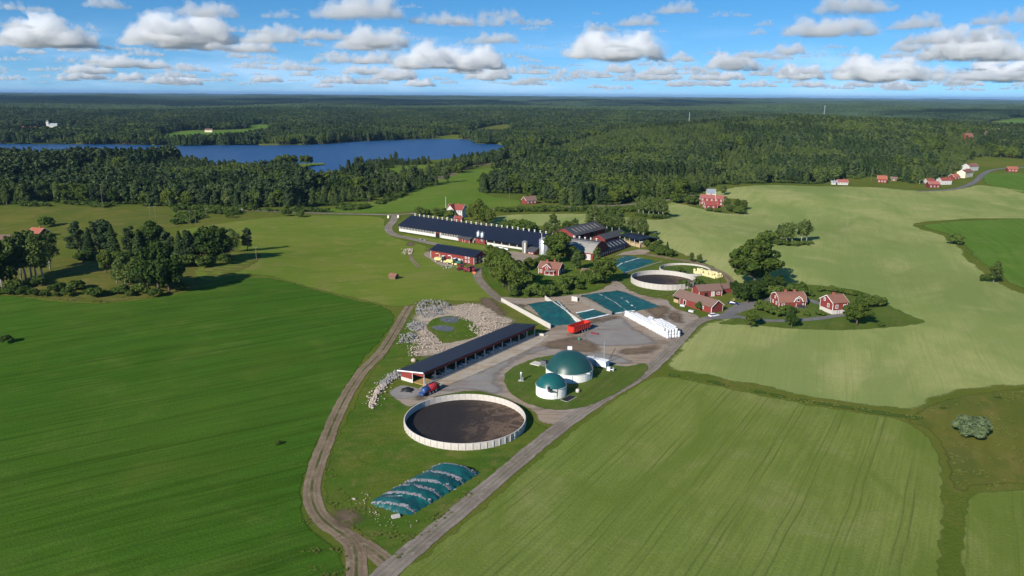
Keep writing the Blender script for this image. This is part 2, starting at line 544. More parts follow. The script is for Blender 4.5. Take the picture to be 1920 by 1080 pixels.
# ---------------------------------------------------------------- materials of things
def plain(name, col, rough=.6, spec=.3, var=.12, sc=.6, metal=0.0, bump=.0, var2=None):
    m, nt = newmat(name)
    p = nt.obj()
    a = nt.noise(p, sc, 5, .65); b = nt.noise(p, sc * 9, 3, .6)
    v = nt.math('ADD', 1 - var, nt.math('MULTIPLY', nt.math('ADD', a, nt.math('MULTIPLY', b, .5)), var * 1.35))
    h = nt.n('ShaderNodeHueSaturation'); nt.l(v, h.inputs['Value']); h.inputs['Color'].default_value = (*col, 1)
    k = h.outputs[0]
    if var2: k = nt.mix(nt.math('MULTIPLY', nt.sstep(.5, .72, a), .7), k, var2)
    nt.out(nt.bsdf(k, rough, spec, b if bump else None, bump, .05, metal))
    return m

def boards(name, col, gap=.22, axis=0, var=.22, rough=.85, horiz=False, dirt=(.10, .06, .05)):
    """upright boards: thin shadow lines in the paint, worn by noise"""
    m, nt = newmat(name)
    p = nt.obj()
    sx = nt.n('ShaderNodeSeparateXYZ'); nt.l(p, sx.inputs[0])
    u = sx.outputs[2] if horiz else nt.math('ADD', sx.outputs[0], sx.outputs[1])
    f = nt.math('FRACT', nt.math('DIVIDE', u, gap))
    ln = nt.math('LESS_THAN', f, .14)
    idx = nt.math('FLOOR', nt.math('DIVIDE', u, gap))
    wn = nt.n('ShaderNodeTexWhiteNoise', noise_dimensions='1D'); nt.l(idx, wn.inputs['W'])
    a = nt.noise(p, .5, 5, .65)
    v = nt.math('ADD', 1 - var, nt.math('MULTIPLY', nt.math('ADD', wn.outputs[0], a), var))
    h = nt.n('ShaderNodeHueSaturation'); nt.l(v, h.inputs['Value']); h.inputs['Color'].default_value = (*col, 1)
    k = nt.mix(nt.math('MULTIPLY', ln, .35), h.outputs[0], nt.mix(.6, h.outputs[0], (0, 0, 0)))
    k = nt.mix(nt.math('MULTIPLY', nt.sstep(.58, .8, a), .3), k, dirt)
    nt.out(nt.bsdf(k, rough, .15, nt.math('SUBTRACT', 1.0, ln), .4, .03))
    return m

def roof_mat(name, col, gap=.35, axis=0, rough=.5, spec=.35, var=.2, patch=None, bstr=.5):
    """ribs or tile courses as fine relief along the slope"""
    m, nt = newmat(name)
    p = nt.obj()
    sx = nt.n('ShaderNodeSeparateXYZ'); nt.l(p, sx.inputs[0])
    f = nt.math('SINE', nt.math('MULTIPLY', sx.outputs[axis], 2 * math.pi / gap))
    a = nt.noise(p, .22, 5, .7); b = nt.noise(p, 2.2, 3, .7)
    v = nt.math('ADD', 1 - var, nt.math('MULTIPLY', nt.math('ADD', a, b), var))
    h = nt.n('ShaderNodeHueSaturation'); nt.l(v, h.inputs['Value']); h.inputs['Color'].default_value = (*col, 1)
    k = h.outputs[0]
    if patch: k = nt.mix(nt.math('MULTIPLY', nt.sstep(.46, .66, nt.math('ADD', nt.math('MULTIPLY', a, .6), nt.math('MULTIPLY', b, .4))), .85), k, patch)
    k = nt.mix(nt.math('MULTIPLY', nt.math('GREATER_THAN', f, .86), .25), k, nt.mix(.5, k, (0, 0, 0)))
    nt.out(nt.bsdf(k, rough, spec, nt.math('ADD', f, nt.math('MULTIPLY', b, .6)), bstr, .03))
    return m

boards('red_boards', (.215, .042, .036))
boards('red_boards_dark', (.160, .034, .032))
boards('brown_boards', (.17, .12, .075))
boards('white_boards', (.48, .47, .455), var=.1, dirt=(.5, .48, .44))
boards('cream_boards', (.70, .62, .45), var=.1, dirt=(.5, .45, .36))
roof_mat('black_metal', (.0095, .013, .027), .45, 0, .5, .28, .16, bstr=.5)
roof_mat('dark_grey_roof', (.060, .060, .066), .6, 0, .7, .3, .2)
roof_mat('eternit_grey', (.270, .255, .235), .5, 0, .85, .2, .2, (.20, .19, .17))
roof_mat('clay_tiles', (.235, .108, .080), .35, 0, .85, .1, .3, (.160, .092, .074))
roof_mat('old_tiles', (.195, .120, .098), .35, 0, .9, .08, .3, (.130, .096, .084))
roof_mat('bright_tiles', (.31, .105, .065), .35, 0, .8, .2, .2)
roof_mat('red_tiles', (.250, .060, .050), .35, 0, .75, .2, .2)
roof_mat('pink_sheet', (.330, .110, .092), .5, 0, .6, .3, .15)
plain('white_paint', (.78, .77, .75), .55, .3, .08)
plain('white_wall', (.56, .54, .52), .8, .2, .12, .3)
plain('dark_glass', (.030, .034, .042), .12, .6, .2)
plain('dark_inside', (.020, .018, .016), .95, .1)  # near-black colour painted on solid faces as the shade inside openings
plain('galvanised', (.50, .53, .56), .38, .5, .16, .8, .55)
plain('galvanised_dark', (.26, .27, .28), .5, .5, .2, .8, .4)
plain('concrete', (.46, .43, .40), .9, .2, .25, .5, 0, .3, (.34, .31, .28))
plain('concrete_light', (.52, .48, .44), .88, .2, .22, .5, 0, .2, (.40, .36, .32))
plain('concrete_dark', (.18, .165, .15), .92, .15, .3, .5, 0, .3, (.10, .095, .09))
plain('brick', (.30, .10, .07), .9, .15, .3, 1.2)
plain('tank_white', (.80, .78, .74), .6, .3, .07, .25)
plain('dome_green', (.012, .060, .058), .38, .4, .35, .10, 0, 0, (.022, .066, .064))
plain('dome_teal', (.008, .085, .085), .36, .4, .14, .12)
plain('black_rubber', (.018, .018, .018), .75, .2)
plain('black_tarp', (.012, .012, .014), .55, .3, .3, .8)
plain('red_paint', (.52, .030, .018), .42, .45, .12)
plain('red_tank', (.34, .030, .045), .4, .45, .15)
plain('blue_paint', (.030, .070, .20), .45, .45, .15)
plain('navy_car', (.012, .020, .12), .25, .6, .1)
plain('white_car', (.80, .80, .82), .28, .55, .05)
plain('harvest_yellow', (.60, .52, .24), .5, .4, .2)
plain('tractor_red', (.24, .025, .035), .5, .4, .2)
plain('orange_paint', (.62, .14, .05), .5, .4, .15)
plain('steel_dark', (.075, .078, .082), .55, .5, .2, 1, .5)
plain('wood_pole', (.20, .165, .13), .9, .1, .25)
plain('straw', (.36, .24, .095), .95, .1, .3, .8, 0, .5)
plain('hay_pile', (.42, .31, .17), .95, .1, .3, .8, 0, .5)
plain('bale_white', (.62, .62, .64), .5, .3, .16, 1.5, 0, 0, (.50, .50, .53))
plain('bale_yellow', (.66, .58, .30), .5, .3, .1, 1.2)
plain('stone_grey', (.255, .245, .245), .9, .2, .45, .8, 0, .5, (.33, .28, .23))
plain('stone_pale', (.43, .355, .295), .9, .2, .4, .8, 0, .5, (.34, .27, .21))
plain('bark', (.105, .080, .060), .95, .05, .35)
plain('birch_bark', (.46, .44, .41), .85, .1, .3, 1.4, 0, 0, (.20, .18, .16))
plain('pine_bark', (.13, .085, .058), .95, .05, .3)
plain('cow_white', (.72, .70, .66), .8, .1, .06)
plain('sand_bag', (.22, .21, .23), .9, .15, .35, 1.2, 0, .4, (.36, .34, .35))
plain('plastic_white', (.60, .61, .62), .5, .35, .08)
plain('plastic_green', (.03, .17, .12), .55, .35, .2)
plain('lamp_cream', (.80, .78, .60), .5, .3, .08)

m, nt = newmat('cow_hide')
a = nt.noise(nt.obj(), 1.6, 2, .5)
oi = nt.n('ShaderNodeObjectInfo')
e = nt.math('ADD', a, nt.math('MULTIPLY', nt.math('SUBTRACT', oi.outputs['Random'], .5), .25))
nt.out(nt.bsdf(nt.mix(nt.sstep(.48, .53, e), (.72, .70, .66), (.035, .028, .024)), .8, .1))

def tarp_mat(name, col, col2, grey):
    m, nt = newmat(name)
    p = nt.obj()
    a = nt.noise(p, .16, 5, .7, .7); b = nt.noise(p, .9, 4, .7)
    k = nt.mix(nt.sstep(.38, .62, a), col, col2)
    k = nt.mix(nt.math('MULTIPLY', nt.sstep(.56, .70, nt.math('ADD', nt.math('MULTIPLY', a, .35), nt.math('MULTIPLY', b, .65))), .75), k, grey)
    nt.out(nt.bsdf(k, .5, .35, nt.math('ADD', a, nt.math('MULTIPLY', b, .6)), .7, .35))
    return m
tarp_mat('tarp', (.004, .062, .066), (.006, .092, .090), (.030, .105, .108))
tarp_mat('tarp_worn', (.005, .062, .066), (.008, .088, .086), (.095, .125, .130))

m, nt = newmat('slurry')
p = nt.obj()
a = nt.noise(p, .10, 3, .5); b = nt.noise(p, .22, 5, .7, 1.6); c = nt.noise(p, 1.6, 3, .6)
cr = nt.math('MULTIPLY', nt.sstep(.46, .56, b), nt.math('SUBTRACT', 1.0, nt.sstep(.56, .68, b)))
gx = nt.n('ShaderNodeSeparateXYZ'); nt.l(p, gx.inputs[0])
side = nt.sstep(-4, 13, nt.math('ADD', gx.outputs[0], nt.math('MULTIPLY', nt.math('SUBTRACT', a, .5), 16)))
k = nt.mix(side, (.022, .017, .016), (.062, .040, .028))
k = nt.mix(nt.math('MULTIPLY', nt.math('MULTIPLY', cr, side), .9), k, (.165, .110, .070))
nt.out(nt.bsdf(k, .72, .25, nt.math('ADD', b, nt.math('MULTIPLY', c, .2)), .7, .25))

def leaf_mat(name, c0, c1, c2, trans=.3):
    m, nt = newmat(name)
    oi = nt.n('ShaderNodeObjectInfo')
    lp = nt.noise(nt.obj(), .55, 3, .6)
    k = nt.mix(oi.outputs['Random'], c0, c1)
    k = nt.mix(nt.math('MULTIPLY', nt.sstep(.42, .7, lp), .6), k, c2)
    st = nt.noise(nt.pos(), .0045, 4, .6)                 # stands of different age
    h = nt.n('ShaderNodeHueSaturation'); nt.l(nt.math('ADD', .45, nt.math('MULTIPLY', st, 1.1)), h.inputs['Value']); nt.l(k, h.inputs['Color']); k = h.outputs[0]
    d = nt.bsdf(k, .8, .06)
    t = nt.n('ShaderNodeBsdfTranslucent'); nt.l(k, t.inputs[0])
    mx = nt.n('ShaderNodeMixShader'); mx.inputs[0].default_value = trans
    nt.l(d, mx.inputs[1]); nt.l(t.outputs[0], mx.inputs[2])
    nt.out(mx.outputs[0])
leaf_mat('leaf_broad', (0.057, 0.095, 0.016), (0.114, 0.152, 0.027), (0.143, 0.172, 0.038))
leaf_mat('leaf_dark', (0.033, 0.065, 0.014), (0.057, 0.093, 0.020), (0.072, 0.104, 0.025))
leaf_mat('leaf_birch', (0.077, 0.123, 0.029), (0.137, 0.181, 0.049), (0.156, 0.192, 0.060))
leaf_mat('needle_pine', (0.032, 0.063, 0.025), (0.077, 0.106, 0.041), (0.093, 0.121, 0.048), .18)
leaf_mat('needle_far', (0.017, 0.037, 0.017), (0.037, 0.061, 0.027), (0.044, 0.068, 0.029), .1)  # darkened needle colour stands in for shade between the simple far crowns
leaf_mat('leaf_far', (0.029, 0.051, 0.021), (0.051, 0.078, 0.030), (0.059, 0.085, 0.034), .1)  # leaf colour darkened likewise for the missing shade between crowns
leaf_mat('needle_spruce', (0.024, 0.051, 0.017), (0.061, 0.095, 0.029), (0.079, 0.110, 0.037), .16)
leaf_mat('leaf_bush', (0.055, 0.098, 0.018), (0.105, 0.150, 0.030), (0.135, 0.170, 0.040))
leaf_mat('leaf_willow', (0.128, 0.177, 0.085), (0.140, 0.189, 0.093), (0.171, 0.213, 0.112))
leaf_mat('leaf_grass', (0.159, 0.213, 0.041), (0.256, 0.275, 0.073), (0.317, 0.293, 0.110), .5)
# ---------------------------------------------------------------- land cover outlines (survey picture points)
LAKE_PX = [(-160, 271), (60, 270), (150, 270.5), (240, 271), (330, 273), (420, 272), (520, 272), (600, 270.5), (660, 266), (720, 263.5), (790, 261), (850, 261),
           (884, 262.5), (895, 269), (940, 271), (952, 275), (930, 284), (905, 291), (880, 296), (840, 299), (800, 302), (750, 305), (715, 305), (690, 309),
           (665, 318), (630, 323), (600, 325), (568, 322), (545, 313), (510, 314), (480, 319), (420, 316), (370, 307), (300, 300), (150, 298), (-160, 298)]
LAKE = np.array([Gz(u, v, LAKE_Z)[:2] for u, v in spline(LAKE_PX, True, 4)])
def flat_px(pts, n=3):
    return np.array([Gz(u, v, 0.0)[:2] for u, v in spline(pts, True, n)])
WOOD_L = flat_px([(-220, 392), (0, 384), (100, 380), (200, 383), (300, 390), (360, 392), (420, 388), (500, 389), (560, 390), (620, 384), (680, 375), (720, 370), (750, 362),
                  (742, 353), (705, 356), (680, 354), (660, 352), (630, 351), (600, 350), (585, 347), (562, 334), (545, 322), (515, 318), (480, 323), (420, 320), (370, 312), (300, 304), (150, 302), (-220, 302)])
WOOD_R = flat_px([(914, 361), (980, 364), (1018, 376), (1060, 382), (1150, 381), (1200, 375), (1245, 373), (1264, 371), (1295, 364), (1332, 352), (1372, 348), (1440, 343), (1530, 344.5),
                  (1560, 337), (1640, 332), (1690, 340), (1735, 343), (1780, 330), (1806, 311), (1860, 305), (2080, 308), (2080, 238), (950, 238), (950, 272), (958, 288), (985, 301),
                  (1012, 313), (965, 331), (930, 344)])
CLEAR = [flat_px(q) for q in (
    [(290, 255), (345, 244.5), (420, 243), (462, 240), (466, 234.5), (506, 233.5), (508, 252), (450, 264), (380, 267), (310, 269)],
    [(60, 238), (142, 238.5), (150, 254), (90, 253), (20, 249)],
    [(-60, 238), (28, 239), (20, 243), (-60, 243)],
    [(880, 252), (905, 238), (958, 234.5), (962, 250), (940, 258)],
    [(800, 258), (860, 252), (925, 250), (925, 255), (880, 259)],
    [(1850, 229), (1960, 229), (1960, 243), (1856, 243)],
    [(1555, 268), (1625, 258), (1665, 251), (1668, 254), (1630, 264), (1560, 273)],
    [(1000, 316), (1035, 309), (1042, 313), (1010, 320)],
    [(1795, 258), (1890, 252), (1890, 270), (1800, 275)],
    [(940, 303), (1000, 297), (1000, 300), (945, 306)])]
YOUNG = [flat_px(q) for q in (
    [(1120, 268), (1200, 244), (1290, 250), (1345, 262), (1345, 290), (1250, 300), (1150, 292), (1050, 300), (1000, 292)],
    [(1345, 300), (1440, 292), (1500, 300), (1470, 312), (1360, 318)])]

WOOD_X = [flat_px(q) for q in (
    [(640, 327), (660, 320), (690, 311), (720, 307), (760, 306), (800, 304), (806, 308), (770, 310), (735, 314), (705, 323), (680, 338), (664, 336)],
    [(748, 338), (762, 333), (785, 331), (793, 335), (775, 343), (752, 343)],
    [(806, 319), (830, 309), (860, 301), (905, 293), (930, 286), (955, 280), (962, 293), (920, 303), (880, 312), (856, 322), (838, 327), (812, 330)],
    [(936, 314), (985, 308), (1030, 306), (1030, 310), (985, 313), (940, 318)],
    [(745, 352), (790, 344), (812, 342), (812, 346), (780, 356), (750, 362)])]
SCRUB = [flat_px(q) for q in (
    [(330, 398), (380, 393), (440, 398), (452, 404), (420, 412), (360, 424), (320, 428), (330, 412)],
    [(40, 385), (110, 384), (200, 389), (270, 396), (260, 400), (160, 393), (50, 390)],
    [(455, 392), (560, 394), (640, 390), (700, 382), (750, 366), (755, 370), (700, 388), (640, 396), (560, 399), (460, 397)],
    [(940, 395), (1060, 392), (1160, 390), (1240, 384), (1245, 392), (1160, 396), (1040, 398), (945, 400)],
    [(1185, 404), (1215, 398), (1250, 404), (1248, 412), (1215, 412)],
    [(1195, 440), (1216, 448), (1245, 470), (1262, 484), (1248, 484), (1220, 466), (1200, 454)])]

_WJ1 = _Waves(61, 10, 14, 60); _WJ2 = _Waves(62, 10, 14, 60)
def wood_mask(x, y):
    """1 where trees stand close; the outline is ragged"""
    x = np.asarray(x, float); y = np.asarray(y, float)
    j1, j2 = _WJ1(x, y), _WJ2(x, y); x = x + 4.5 * j1; y = y + 6.0 * j2
    d = np.hypot(x, y)
    w = inside(x, y, WOOD_L) | inside(x, y, WOOD_R) | (d > 1480)
    for c in WOOD_X: w |= inside(x, y, c)
    w &= ~inside(x, y, LAKE)
    for c in CLEAR: w &= ~inside(x, y, c)
    return w

# ---------------------------------------------------------------- the ground, one sheet to the horizon
ang = np.concatenate([np.linspace(-62, 62, 560), np.linspace(66, 294, 40)]) * math.pi / 180
rr = np.concatenate([[0.0], np.geomspace(25, 80000, 480)])
A, R_ = np.meshgrid(ang, rr)
X, Y = np.sin(A) * R_, np.cos(A) * R_
Z = hgt(X, Y)
inl = inside(X.ravel(), Y.ravel(), LAKE).reshape(X.shape)
Z = np.where(inl, LAKE_Z - 3.0, Z)
nA, nR = len(ang), len(rr)
idx = np.arange(nA * nR).reshape(nR, nA)
a0 = idx[:-1, :]; a1 = np.roll(idx, -1, 1)[:-1, :]; b0 = idx[1:, :]; b1 = np.roll(idx, -1, 1)[1:, :]
F_ = np.stack([a0, b0, b1, a1], -1).reshape(-1, 4)
me = fast_mesh('ground', np.stack([X, Y, Z], -1).reshape(-1, 3), F_[:, ::-1], True)
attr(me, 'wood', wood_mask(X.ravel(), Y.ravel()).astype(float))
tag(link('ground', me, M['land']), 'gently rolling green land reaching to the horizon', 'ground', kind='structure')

def off(x, y, layer):
    d = np.hypot(x, y)
    return layer * (0.012 + d * 0.00006) + (0.012 + d * 0.00003)

def drape(x, y, layer):
    return hgt(x, y) + off(x, y, layer)

def sheet(name, outline, mat, layer, label, cat, step=3.0, cell=9.0, feather=2.0, zf=None, jit=0.5, kind='structure'):
    """a sheet of ground cover laid on the land; 'edge' runs from 0 at the rim to 1 'feather' metres inside"""
    b = resample(np.asarray(outline), step, True)
    area = 0.5 * np.sum(b[:, 0] * np.roll(b[:, 1], -1) - np.roll(b[:, 0], -1) * b[:, 1])
    if area < 0: b = b[::-1]
    t = np.roll(b, -1, 0) - np.roll(b, 1, 0)
    nrm = np.stack([-t[:, 1], t[:, 0]], 1) / (np.hypot(t[:, 0], t[:, 1])[:, None] + 1e-9)
    b = b + nrm * RNG.uniform(-jit, jit, (len(b), 1))
    ring = b + nrm * feather
    lo, hi = b.min(0), b.max(0)
    gx, gy = np.meshgrid(np.arange(lo[0], hi[0], cell), np.arange(lo[1], hi[1], cell))
    g = np.stack([gx.ravel(), gy.ravel()], 1) + RNG.uniform(-.2, .2, (gx.size, 2)) * cell
    q = np.vstack([ring, g])
    q = q[inside(q[:, 0], q[:, 1], b)]
    dq = dist_poly(q, b)
    q = q[dq > feather * .55]
    pts = [Vector(p) for p in np.vstack([b, q])]
    n = len(b)
    vo, eo, fo, *_ = delaunay_2d_cdt(pts, [], [list(range(n))], 1, 1e-4)
    P = np.array([tuple(v) for v in vo])
    d = np.clip(dist_poly(P, b) / feather, 0, 1)
    z = drape(P[:, 0], P[:, 1], layer) if zf is None else zf(P[:, 0], P[:, 1])
    me = fast_mesh(name, np.column_stack([P, z]), np.array([f for f in fo if len(f) == 3]), True)
    attr(me, 'edge', d)
    return tag(link(name, me, mat), label, cat, kind=kind)

def strip(name, center, width, mat, layer, label, cat, step=2.5, jit=.25, ext=.6, kind='structure'):
    """a road or track: 'across' runs -1 .. 1 over the carriageway, 'edge' 0 .. 1 from the verge in"""
    c = resample(np.asarray(center), step, False)
    t = np.gradient(c, axis=0); t /= np.hypot(t[:, 0], t[:, 1])[:, None] + 1e-9
    nr = np.stack([-t[:, 1], t[:, 0]], 1)
    wv = np.full(len(c), width) if np.isscalar(width) else np.interp(np.linspace(0, 1, len(c)), np.linspace(0, 1, len(width)), width)
    cols = np.array([-1.0, -.8, -.4, 0, .4, .8, 1.0])
    k = len(cols)
    V = []; E_ = []; A_ = []
    for j, s in enumerate(cols):
        o = s * (wv / 2 + ext)
        if abs(s) == 1: o = o + np.sign(s) * RNG.uniform(-jit, jit, len(c))
        p = c + nr * o[:, None]
        V.append(p); E_.append(np.full(len(c), 1 - abs(s) if abs(s) > .85 else min(1, (1 - abs(s)) * 5)))
        A_.append(np.full(len(c), s * 1.1))
    V = np.stack(V, 1).reshape(-1, 2)
    z = drape(V[:, 0], V[:, 1], layer)
    i = np.arange(len(c) - 1)[:, None] * k + np.arange(k - 1)[None]
    f = np.stack([i, i + 1, i + k + 1, i + k], -1).reshape(-1, 4)
    me = fast_mesh(name, np.column_stack([V, z]), f[:, ::-1], True)
    attr(me, 'edge', np.stack(E_, 1).ravel()); attr(me, 'across', np.stack(A_, 1).ravel())
    if me.polygons[0].normal.z < 0: me.flip_normals()
    return tag(link(name, me, mat), label, cat, kind=kind)

# lake
sheet('lake', LAKE, M['lake_water'], 0, 'deep blue forest lake', 'lake', 8, 60, 3, zf=lambda x, y: np.full(len(x), LAKE_Z), jit=1.5)
sheet('meadow', np.array([Gz(u, v, LAKE_Z + .5)[:2] for u, v in spline([(500, 312), (540, 308), (575, 306.5), (608, 305.5), (604, 308.5), (570, 313), (545, 318), (500, 322)], True, 4)]), M['pasture'], 0,
      'narrow grassy spit running out into the lake', 'meadow', 3, 9, 2, zf=lambda x, y: np.full(len(x), LAKE_Z + .5))

# fields, from the back to the front
FIELDS = [
 ('pasture_green', 1, 'bright green field behind the long barn, running up to the railway', 'field',
  [(590, 397), (660, 384), (735, 372), (768, 366), (776, 352), (815, 338), (850, 326), (915, 315), (990, 311), (1012, 314), (964, 331), (928, 345), (911, 361), (935, 370), (978, 376), (968, 388), (900, 391), (800, 395), (740, 399), (660, 400)]),
 ('pasture_green', 1, 'small green field by the lake shore, ringed by trees', 'field',
  [(674, 342), (690, 326), (722, 312), (768, 307), (800, 308), (797, 318), (770, 330), (736, 345), (700, 350)]),
 ('crop_green', 1, 'far green field in the woods beyond the lake', 'field',
  [(298, 256), (345, 246), (420, 244), (466, 241), (470, 235.5), (503, 234.5), (505, 247), (445, 257), (380, 261), (318, 265)]),
 ('rough_meadow', 1, 'tan clearing in the forest at the far end of the lake', 'field',
  [(886, 250), (906, 239), (955, 235.5), (958, 248), (935, 254)]),
 ('crop_green', 1, 'pale strip of field at the far right edge among woods', 'field',
  [(1856, 230), (1955, 230), (1955, 241), (1862, 241)]),
 ('pasture', 1, 'far strip of meadow below the white church', 'field', [(66, 239.5), (140, 240), (146, 251), (95, 250), (30, 247)]),
 ('pasture', 1, 'yellow green pasture left of the red machine hall', 'field',
  [(330, 437), (380, 424), (450, 414), (530, 406), (620, 404), (700, 406), (722, 412), (724, 430), (742, 446), (800, 462), (816, 486), (870, 496), (892, 512), (905, 535), (925, 558), (900, 566), (800, 563), (770, 572), (735, 575), (650, 556), (590, 542), (530, 525), (490, 516), (440, 518), (400, 528), (362, 515), (385, 490), (440, 470), (440, 450)]),
 ('rough_meadow', 1, 'olive rough pasture in front of the left wood', 'field',
  [(-220, 402), (0, 392), (90, 386), (200, 390), (300, 400), (350, 412), (330, 428), (230, 442), (150, 452), (60, 450), (0, 470), (-220, 470)]),
 ('dry_slope', 1, 'dry grassy slope of the knoll under the left grove', 'meadow',
  [(-160, 500), (60, 492), (150, 478), (240, 470), (330, 472), (430, 466), (490, 476), (470, 500), (400, 528), (340, 546), (270, 559), (200, 566), (130, 565), (60, 558), (-160, 542)]),
 ('crop_pale', 1, 'wide pale green grain field right of the farm', 'field',
  [(1252, 694), (1262, 664), (1292, 626), (1322, 606), (1352, 596), (1368, 560), (1362, 528), (1352, 512), (1310, 492), (1268, 474), (1232, 458), (1212, 440), (1190, 428), (1130, 418), (1060, 424), (985, 424), (930, 424),
   (905, 412), (940, 404), (1000, 401), (1100, 401), (1180, 407), (1230, 412), (1252, 402), (1246, 384), (1262, 378), (1300, 374), (1366, 353), (1440, 347), (1530, 349), (1640, 351), (1700, 356), (1760, 358), (1810, 352), (1850, 348), (1990, 372),
   (1990, 407), (1850, 410), (1780, 413), (1716, 420), (1735, 431), (1775, 444), (1800, 462), (1822, 488), (1862, 518), (1905, 545), (2080, 600), (2080, 700), (1920, 722), (1810, 735), (1745, 752), (1715, 772), (1600, 758), (1500, 742), (1400, 722), (1300, 702)]),
 ('crop_green', 1, 'deep green field at the right edge beyond the pale grain', 'field',
  [(1728, 422), (1785, 415), (1850, 412), (1990, 408), (2100, 408), (2100, 590), (1990, 560), (1908, 540), (1866, 512), (1828, 484), (1806, 460), (1780, 442), (1742, 430)]),
 ('crop_green', 1, 'green field beside the village road at the far right', 'field',
  [(1852, 325), (1990, 330), (2060, 350), (2060, 380), (1925, 364), (1880, 352), (1850, 346), (1842, 336)]),
 ('crop_dark', 1, 'large dark green grass field filling the left foreground', 'field',
  [(-300, 540), (-100, 544), (0, 552), (60, 560), (130, 567), (200, 568), (270, 561), (340, 548), (400, 535), (450, 524), (492, 521), (535, 527), (590, 543), (650, 559), (700, 569), (728, 578), (740, 592), (734, 612), (714, 642), (688, 668), (668, 700), (648, 735),
   (627, 775), (604, 822), (586, 860), (574, 900), (570, 940), (576, 975), (600, 1000), (628, 1020), (644, 1050), (648, 1090), (640, 1300), (-200, 1300), (-600, 800)]),
 ('crop_mid', 1, 'green grain field with tramlines filling the right foreground', 'field',
  [(1168, 737), (1214, 710), (1248, 705), (1300, 714), (1400, 735), (1500, 755), (1600, 771), (1688, 786), (1728, 806), (1760, 846), (1772, 900), (1776, 960), (1772, 1020), (1766, 1080), (1755, 1300), (640, 1300), (742, 1084), (800, 1036), (872, 976), (960, 900), (1060, 816)]),
 ('crop_mid', 1, 'corner of a tramlined grain field at the bottom right', 'field',
  [(1800, 1010), (1807, 950), (1822, 926), (1860, 918), (1960, 915), (2200, 915), (2200, 1300), (1780, 1300), (1794, 1080)]),
 ('lawn', 2, 'rough grass plot around the two red cottages', 'lawn',
  [(1368, 596), (1376, 566), (1372, 548), (1392, 536), (1440, 530), (1500, 533), (1560, 537), (1620, 548), (1668, 572), (1705, 590), (1738, 604), (1700, 612), (1640, 618), (1560, 620), (1480, 617), (1410, 611), (1340, 608)]),
 ('rough_meadow', 2, 'grassy strip round the red farmhouse with the pink roof', 'lawn',
  [(1268, 380), (1300, 376), (1340, 372), (1390, 374), (1404, 392), (1396, 401), (1350, 400), (1310, 391)]),
 ('rough_meadow', 2, 'grassy island with birches in the pale field', 'lawn', [(1424, 452), (1450, 446), (1500, 448), (1524, 456), (1505, 460), (1460, 460)]),
 ('rough_meadow', 1, 'rough brown green meadow with reeds at the right edge', 'meadow',
  [(1700, 790), (1745, 758), (1815, 740), (1920, 727), (2200, 700), (2200, 905), (1960, 908), (1860, 910), (1818, 920), (1800, 950), (1790, 1010), (1784, 1080), (1778, 1300), (1760, 1300), (1772, 1080), (1780, 1020), (1784, 960), (1780, 900), (1768, 846), (1738, 806)]),
 ('reeds', 2, 'dark reedy ditch between the two grain fields', 'ditch',
  [(1236, 699), (1300, 706), (1400, 727), (1500, 746), (1600, 762), (1690, 776), (1735, 782), (1728, 789), (1690, 785), (1600, 770), (1500, 754), (1400, 734), (1300, 713), (1244, 704)]),
 ('reeds', 2, 'reed bed along the ditch at the right edge', 'ditch', [(1755, 765), (1800, 756), (1850, 745), (1920, 732), (2000, 722), (2000, 732), (1920, 742), (1850, 756), (1800, 766), (1765, 770)]),
 ('reeds', 2, 'dark ditch between the two tramlined fields at the bottom right', 'ditch',
  [(1784, 905), (1793, 906), (1791, 960), (1786, 1020), (1781, 1080), (1775, 1300), (1762, 1300), (1769, 1080), (1775, 1020), (1781, 960)]),
 ('weeds', 1, 'green verge between the dirt track and the slurry tank', 'grass verge',
  [(760, 590), (752, 620), (728, 655), (700, 690), (676, 730), (652, 775), (630, 820), (612, 860), (604, 910), (612, 945), (650, 985), (700, 1020), (740, 1050), (790, 1010), (880, 935), (960, 868), (1032, 806), (1000, 790), (990, 765), (900, 735), (800, 742), (740, 745), (720, 735), (750, 700), (790, 660), (790, 620)]),
 ('weeds', 2, 'grass in the farmhouse garden under the trees', 'lawn',
  [(928, 545), (915, 530), (905, 512), (908, 500), (960, 494), (1040, 478), (1100, 490), (1140, 500), (1160, 518), (1140, 535), (1110, 546), (1050, 553), (980, 558)]),
 ('lawn', 2, 'grass around the two slurry tanks behind the clamps', 'lawn',
  [(1150, 528), (1172, 512), (1200, 498), (1235, 490), (1290, 488), (1335, 498), (1352, 515), (1348, 535), (1300, 540), (1262, 552), (1230, 558), (1190, 550), (1165, 540)]),
 ('pasture', 2, 'grass between the long barn and its service road', 'lawn', [(752, 436), (830, 449), (900, 458), (985, 472), (965, 478), (905, 470), (830, 460), (760, 447)]),
]
for mt, ly, lab, cat, px in FIELDS:
    pl = poly_px(px, 4)
    big = np.ptp(pl, 0).max()
    nm = {'field': 'field', 'lawn': 'lawn', 'ditch': 'ditch', 'meadow': 'meadow', 'grass verge': 'grass_verge'}[cat]
    dmean = np.hypot(*pl.mean(0))
    sheet(nm, pl, M[mt], ly, lab, cat, step=2.5 if dmean < 450 else 7, cell=max(5.0, min(big / 70, 9.0 if dmean < 500 else 40.0)), feather=2.2 if dmean < 450 else 5, jit=.5 if dmean < 450 else 1.2)

